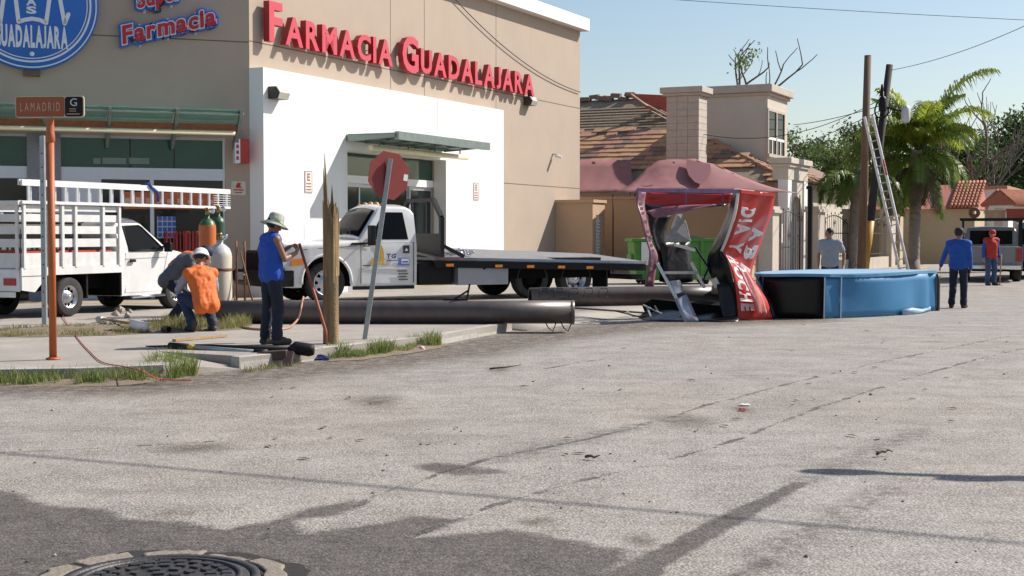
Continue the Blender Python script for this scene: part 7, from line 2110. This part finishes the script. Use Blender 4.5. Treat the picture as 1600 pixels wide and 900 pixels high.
def meshobj(name, me, mats, parent):
    if name in ('shirt', 'vest', 'trousers', 'sleeves', 'orange_bib'): crumple(me, .011 if name == 'trousers' else .009, 11, len(parent.name) + len(parent.children) * 3 + parent.location.x)
    me.name = name; me.materials.clear()
    for m in (mats if isinstance(mats, (list, tuple)) else [mats]): me.materials.append(m)
    o = bpy.data.objects.new(name, me); COL.objects.link(o); o.parent = parent; return o
skin = mat('skin_brown', (0.30, 0.145, 0.085), 0.5, var=.08, scale=8)
skin2 = mat('skin_tan', (0.36, 0.19, 0.12), 0.5, var=.08, scale=8)
hairm = mat('hair_black', (.012, .01, .009), .6, var=.3, scale=20)
jeans = mat('navy_trousers', (0.012, 0.016, 0.035), 0.85, var=.35, scale=9, bump=.5, bscale=12)
denim = mat('denim', (0.05, 0.085, 0.17), 0.85, var=.3, scale=9, bump=.4, bscale=14)
boot = mat('work_boot', (.05, .04, .034), .7, var=.4, scale=14, dirt=(.14, .12, .1))
royal = mat('royal_blue_cotton', (0.012, 0.075, 0.42), 0.8, var=.15, scale=7, bump=.6, bscale=9)
royal2 = mat('blue_cotton_shirt', (0.015, 0.08, 0.36), 0.8, var=.18, scale=7, bump=.6, bscale=9)
hiviz = mat('orange_hi_vis', (0.72, 0.15, 0.02), 0.7, var=.12, scale=6, bump=.6, bscale=10)
grey_sl = mat('grey_sleeve', (0.30, 0.31, 0.36), 0.85, var=.15, scale=7, bump=.4, bscale=12)
grey_t = mat('grey_tee', (0.36, 0.36, 0.38), 0.85, var=.12, scale=7, bump=.5, bscale=10)
red_sh = mat('red_shirt', (0.42, 0.03, 0.02), 0.8, var=.15, scale=7, bump=.5, bscale=10)
hatm = mat('grey_green_hat', (0.40, 0.43, 0.34), 0.9, var=.25, scale=18, bump=.4, bscale=30)

def hand(mb, wrist, dirv, nrmv, curl=.5, k=1.0, thumb=1):
    """palm and five fingers from the wrist along dirv; nrmv is the direction the palm faces"""
    d = Vector(dirv).normalized(); n = (Vector(nrmv) - d * Vector(nrmv).dot(d)).normalized(); s = d.cross(n)
    w = Vector(wrist)
    for q in (-.027, -.009, .009, .027): capsule(mb, w + d * .015 * k + s * q * k * .6, w + d * .085 * k + s * q * k, .016 * k, .0125 * k, 8)
    for q, l in ((-.030, .062), (-.010, .075), (.010, .080), (.030, .070)):
        b = w + d * .088 * k + s * q * k; a1 = curl * .9; a2 = curl * 1.9
        m_ = b + (d * math.cos(a1) + n * math.sin(a1)) * l * .52 * k; e = m_ + (d * math.cos(a2) + n * math.sin(a2)) * l * .5 * k
        capsule(mb, b, m_, .0095 * k, .0088 * k, 8); capsule(mb, m_, e, .0088 * k, .0075 * k, 8)
    b = w + d * .03 * k + s * .024 * k * thumb; m_ = b + (d * .55 + s * thumb * .7 + n * .45).normalized() * .042 * k; e = m_ + (d * .8 + n * .6 * (curl + .3)).normalized() * .034 * k
    capsule(mb, b, m_, .013 * k, .0105 * k, 8); capsule(mb, m_, e, .0105 * k, .0085 * k, 8)

def person(label, loc, rz, J, top, trousers, shoes, sk=skin, sleeves='long', headgear=None, hair=True, vest=None, sleeve_m=None, hands=None, collar=None, loose=.026):
    """J: joints in local metres, front = -y.  One continuous body; clothes are children."""
    t = thing('person', label, 'person', loc, rz)
    V = {k: Vector(v) for k, v in J.items()}
    hd = V['head']; nk = V['neck']; hdir = (hd - nk).normalized(); face = V.get('face', Vector((0, -1, 0))).normalized(); face = (face - hdir * face.dot(hdir)).normalized(); ear = face.cross(hdir).normalized()
    B = MB()
    Mh = Matrix((ear, face, hdir)).transposed().to_4x4()
    ellip(B, hd + hdir * .025 - face * .012, .076, .095, .098, Mh); ellip(B, hd - hdir * .045 + face * .018, .060, .070, .075, Mh)
    capsule(B, hd + face * .088 + hdir * .005, hd + face * .104 - hdir * .022, .010, .015, 8)            # nose
    for s in (-1, 1):
        ellip(B, hd + ear * .077 * s - hdir * .005 - face * .008, .014, .024, .032, Mh)                       # ears
        capsule(B, hd + face * .083 + ear * .018 * s + hdir * .024, hd + face * .078 + ear * .042 * s + hdir * .024, .010, .009, 6)   # brow
        ellip(B, hd + face * .070 + ear * .04 * s - hdir * .02, .022, .02, .02, Mh)
    ellip(B, hd + face * .084 - hdir * .062, .024, .012, .010, Mh)                                     # mouth
    ellip(B, hd + face * .075 - hdir * .095, .024, .02, .018, Mh)
    capsule(B, nk, hd - hdir * .07, .058, .054)
    ch, pv = V['chest'], V['pelvis']; L_, R_ = V['shL'], V['shR']
    sax = (L_ - R_).normalized()
    def torso(m, e, sl=0.0):
        capsule(m, L_.lerp(R_, sl), R_.lerp(L_, sl), .062 + e, .062 + e); capsule(m, ch.lerp(nk, .2) + sax * .05, ch.lerp(nk, .2) - sax * .05, .112 + e, .112 + e); capsule(m, ch.lerp(pv, .3) + sax * .045, ch.lerp(pv, .3) - sax * .045, .108 + e, .108 + e); capsule(m, ch.lerp(pv, .65) + sax * .045, ch.lerp(pv, .65) - sax * .045, .102 + e, .102 + e); capsule(m, L_.lerp(nk, .5), nk, .055 + e * .6, .05 + e * .4); capsule(m, R_.lerp(nk, .5), nk, .055 + e * .6, .05 + e * .4)
        for s in (-1, 1):
            capsule(m, ch + sax * .085 * s, ch.lerp(pv, .55) + sax * .07 * s, .108 + e, .092 + e)
            capsule(m, ch.lerp(pv, .5) + sax * .07 * s, pv + sax * .075 * s - (ch - pv).normalized() * (.03 if e else 0), .094 + e, .105 + e)
        capsule(m, ch, pv, .105 + e, .10 + e); capsule(m, nk.lerp(ch, .4), ch, .08 + e, .105 + e)
    torso(B, 0)
    for s in 'LR':
        sh_, el, wr = V['sh' + s], V['el' + s], V['wr' + s]
        capsule(B, sh_, el, .050, .039); capsule(B, el, el.lerp(wr, .35), .040, .040); capsule(B, el.lerp(wr, .35), wr, .040, .027)
        h = (hands or {}).get(s)
        if h: hand(B, wr, h[0], h[1], h[2], 1.05, h[3] if len(h) > 3 else 1)
        else: hand(B, wr, (wr - el), (0, 0, 1) if abs((wr - el).normalized().z) < .8 else ((1 if s == 'R' else -1), 0, 0), .55)
        hp, kn, an, toe = V['hip' + s], V['kn' + s], V['an' + s], V['toe' + s]
        capsule(B, hp, kn, .085, .056); capsule(B, kn, kn.lerp(an, .4), .056, .058); capsule(B, kn.lerp(an, .4), an, .057, .040); capsule(B, an - Vector((0, 0, .03)), toe, .038, .034)
    meshobj('body', remesh(B, .0075, 3), sk, t)
    T = MB(); torso(T, loose, .13 if sleeves == 'none' else 0.0)
    if sleeves != 'none':
        f = {'long': 1.0, 'short': .55}[sleeves]
        S = MB()
        for s in 'LR':
            sh_, el, wr = V['sh' + s], V['el' + s], V['wr' + s]
            for q in ((T, S) if not sleeve_m else (S,)):
                if f == 1: capsule(q, sh_, el, .068, .054); capsule(q, el, wr, .054, .040)
                else: capsule(q, sh_, sh_.lerp(el, .62), .070, .066)
        if sleeve_m: meshobj('sleeves', remesh(S, .011, 3), sleeve_m, t)
    else:
        pass
    meshobj('vest' if vest else 'shirt', remesh(T, .011, 8), top, t)
    P = MB(); wst = pv.lerp(ch, .12)
    for s in (-1, 1): capsule(P, wst + sax * .07 * s, pv + sax * .07 * s - Vector((0, 0, .02)), .098, .108)
    capsule(P, wst, pv, .10, .105)
    for s in 'LR':
        hp, kn, an = V['hip' + s], V['kn' + s], V['an' + s]
        capsule(P, hp, kn, .098, .076); capsule(P, kn, kn.lerp(an, .45), .076, .072); capsule(P, kn.lerp(an, .45), an - (an - kn).normalized() * .01, .072, .064)
        capsule(P, an - (an - kn).normalized() * .10, an - (an - kn).normalized() * .03, .072, .072)
    meshobj('trousers', remesh(P, .011, 3), trousers, t)
    for s in 'LR':
        an, toe = V['an' + s], V['toe' + s]; F = MB(); up = Vector((0, 0, .0))
        heel = an + (an - toe).normalized() * .03; heel.z = toe.z
        capsule(F, heel, toe, .046, .044); capsule(F, an + Vector((0, 0, .04)), an - Vector((0, 0, .04)), .058, .056); capsule(F, an - Vector((0, 0, .02)), toe.lerp(an, .4), .055, .046)
        meshobj('boot', remesh(F, .009, 3), shoes, t)
    Hh = MB()
    if hair: ellip(Hh, hd + hdir * .035 - face * .022, .086, .098, .098, Mh); meshobj('hair', remesh(Hh, .009, 2), hairm, t)
    if headgear:
        kind, m = headgear; Q = MB(); ax = (hdir * 1 - face * .05).normalized(); o = hd + hdir * .02
        if kind == 'bucket':
            Q.lathe([(.001, .155), (.07, .15), (.098, .125), (.108, .05), (.115, .03), (.19, -.015), (.192, -.022), (.11, .018)], o, ax, 28)
        elif kind == 'hard':
            Q.lathe([(.001, .15), (.05, .143), (.09, .115), (.118, .06), (.125, .01), (.145, .004), (.145, -.004), (.118, 0)], o, ax, 28)
            Q.add([o + ear * a + face * b + ax * c for a, b, c in ((-.1, .09, .004), (.1, .09, .004), (.07, .185, -.012), (-.07, .185, -.012), (-.1, .09, -.006), (.1, .09, -.006), (.07, .185, -.02), (-.07, .185, -.02))], [(0, 1, 2, 3), (7, 6, 5, 4), (2, 1, 5, 6), (3, 2, 6, 7), (0, 3, 7, 4)])
        elif kind == 'cap':
            Q.lathe([(.001, .125), (.06, .118), (.092, .085), (.104, .03), (.104, .0)], o, ax, 24)
            Q.add([o + ear * a + face * b + ax * c for a, b, c in ((-.08, .07, .018), (.08, .07, .018), (.062, .185, .0), (-.062, .185, .0), (-.08, .07, .006), (.08, .07, .006), (.062, .185, -.01), (-.062, .185, -.01))], [(0, 1, 2, 3), (7, 6, 5, 4), (2, 1, 5, 6), (3, 2, 6, 7), (0, 3, 7, 4)])
        Q.build({'bucket': 'bucket_hat', 'hard': 'hard_hat', 'cap': 'cap'}[kind], m, t)
    return t
STAND = dict(head=(0, -.02, 1.575), neck=(0, 0, 1.43), chest=(0, 0, 1.24), pelvis=(0, 0, .95), shL=(.185, 0, 1.375), shR=(-.185, 0, 1.375), elL=(.25, .03, 1.10), elR=(-.25, .03, 1.10), wrL=(.26, -.05, .86), wrR=(-.26, -.05, .86),
             hipL=(.095, 0, .90), hipR=(-.095, 0, .90), knL=(.11, -.02, .49), knR=(-.11, -.02, .49), anL=(.115, .02, .09), anR=(-.115, .02, .09), toeL=(.13, -.14, .045), toeR=(-.13, -.14, .045))
def pose(**k): d = dict(STAND); d.update(k); return d
# worker in the blue sleeveless shirt: faces right, leaning on a digging bar held at chest height
w1 = G(424, 539, Z0)
J = pose(head=(0, -.05, 1.555), neck=(0, .0, 1.42), face=(.15, -1, -.12), elR=(-.22, -.10, 1.12), wrR=(-.13, -.30, 1.20), elL=(.24, -.14, 1.14), wrL=(.10, -.31, 1.28), knL=(.10, .0, .49), anL=(.10, .05, .09), toeL=(.115, -.11, .045), knR=(-.09, -.06, .49), anR=(-.085, -.04, .09), toeR=(-.10, -.20, .045))
# front of the body (-y) turned to the right of the picture and a little away
person('worker in a royal blue sleeveless shirt and bucket hat leaning on a digging bar', w1, R(122), J, royal, jeans, boot, skin, 'none', ('bucket', hatm), hands={'R': ((.45, -.45, .55), (.6, .6, .1), .9), 'L': ((-.45, -.5, .25), (.2, .3, -.9), .9, -1)}, loose=.03)
Fw = Frame(w1, R(122))
bt_ = Fw.w(-.05, -.38, 1.32); bb = G(511, 540, Z0)
o = MB().tube([bt_ - bb, Vector((0, 0, .12)) + (bt_ - bb) * .05, Vector((0, 0, 0))], [.019, .022, .008], 10).build('digging_bar', mat('rusty_bar', (.34, .095, .045), .6, var=.25, scale=12), None, bb)
tag(o, 'rust red digging bar slanting from the worker to the foot of the splintered post', 'digging bar')
# crouching worker in the orange vest, back to us
w2 = G(318, 518, Z0)
J = dict(head=(-.05, -.20, 1.08), neck=(0, -.13, .94), face=(-.75, -.5, -.4), chest=(0, -.05, .76), pelvis=(0, .10, .42), shL=(.19, -.10, .86), shR=(-.19, -.10, .86), elL=(.26, -.30, .62), elR=(-.30, -.24, .60), wrL=(.15, -.50, .45), wrR=(-.22, -.46, .42),
         hipL=(.10, .08, .40), hipR=(-.10, .08, .40), knL=(.20, -.30, .50), knR=(-.20, -.34, .42), anL=(.16, -.02, .10), anR=(-.16, -.0, .10), toeL=(.18, -.18, .045), toeR=(-.19, -.17, .045))
person('crouching worker in an orange vest and white hard hat, back turned', w2, R(216), J, hiviz, mat('dark_denim', (0.018, 0.035, 0.085), 0.85, var=.3, scale=9, bump=.4, bscale=14), boot, skin, 'long', ('hard', hat_w), vest=True, sleeve_m=grey_sl, loose=.024)
# second worker bent over behind him
w3 = G(274, 506, Z0)
J = dict(head=(.02, -.46, 1.14), neck=(0, -.31, 1.09), face=(0, -.7, -.7), chest=(0, -.14, 1.0), pelvis=(0, .12, .72), shL=(.19, -.24, 1.05), shR=(-.19, -.24, 1.05), elL=(.25, -.30, .78), elR=(-.25, -.28, .78), wrL=(.16, -.42, .55), wrR=(-.16, -.42, .55),
         hipL=(.10, .10, .68), hipR=(-.10, .10, .68), knL=(.16, -.20, .44), knR=(-.16, -.18, .44), anL=(.15, .05, .09), anR=(-.15, .06, .09), toeL=(.17, -.11, .045), toeR=(-.17, -.10, .045))
person('second worker in a dark grey top and dark cap, bending beside the crouching one', w3, R(104), J, mat('dark_grey_cotton', (.11, .11, .135), .85, var=.25, bump=.4, bscale=10), jeans, boot, skin, 'long', ('cap', mat('navy_cap', (.015, .02, .05), .7)))
pw3 = [o for o in bpy.data.objects if o.name.startswith('person')][-1]
sm = MB(); Vn = Vector((0, -.31, 1.09)); capsule(sm, (.12, -.26, 1.07), (-.12, -.26, 1.07), .095, .095); capsule(sm, (.0, -.20, 1.04), (0, -.02, .90), .135, .13)
meshobj('orange_bib', remesh(sm, .011, 4), hiviz, pw3)
# man in the grey T-shirt behind the drum
w4 = at(1297, 31.6)
J = pose(face=(-.8, -.7, .15), head=(-.02, -.02, 1.585), elL=(.30, .06, 1.12), wrL=(.29, .0, .88), elR=(-.26, .03, 1.10), wrR=(-.25, -.04, .86))
person('man in a grey T-shirt and black trousers standing behind the blue drum', w4, R(-20), J, grey_t, jeans, boot, skin2, 'short')
# man in the blue long-sleeved shirt, back to us, hand on the drum
w5 = G(1497, 481.5, 0)
J = pose(face=(-.3, -1, -.1), elL=(.27, -.05, 1.12), wrL=(.27, -.14, .90), elR=(-.235, .01, 1.09), wrR=(-.23, -.09, .85), knL=(.12, -.05, .49), anL=(.13, .04, .09), toeL=(.15, -.12, .045))
J['elL'], J['wrL'] = (.31, -.04, 1.12), (.40, -.13, .90)
person('man in a bright blue long-sleeved shirt and dark cap touching the drum', w5, R(150), J, royal2, jeans, boot, skin, 'long', ('cap', mat('black_cap', (.012, .012, .014), .7)))
# man in the red shirt behind the pickup
w6 = G(1548, 446, 0)
J = pose(face=(-.4, -1, -.35), head=(0, -.04, 1.56), wrL=(.27, -.02, .86), wrR=(-.27, -.02, .86))
person('man in a red shirt with blue sleeves and red cap standing behind the pickup', w6, R(15), J, red_sh, denim, boot, skin2, 'long', ('cap', mat('red_cap', (.40, .03, .025), .7)), sleeve_m=royal2)
o = MB().tube([(0, 0, 0), (.03, -.02, .95)], .02, 8).tube([(-.08, 0, .01), (.09, 0, .01)], .025, 6).build('wooden_tool', woodf, None, G(1562, 446, 0)); tag(o, 'wooden handled tool standing beside the man in red', 'tool')
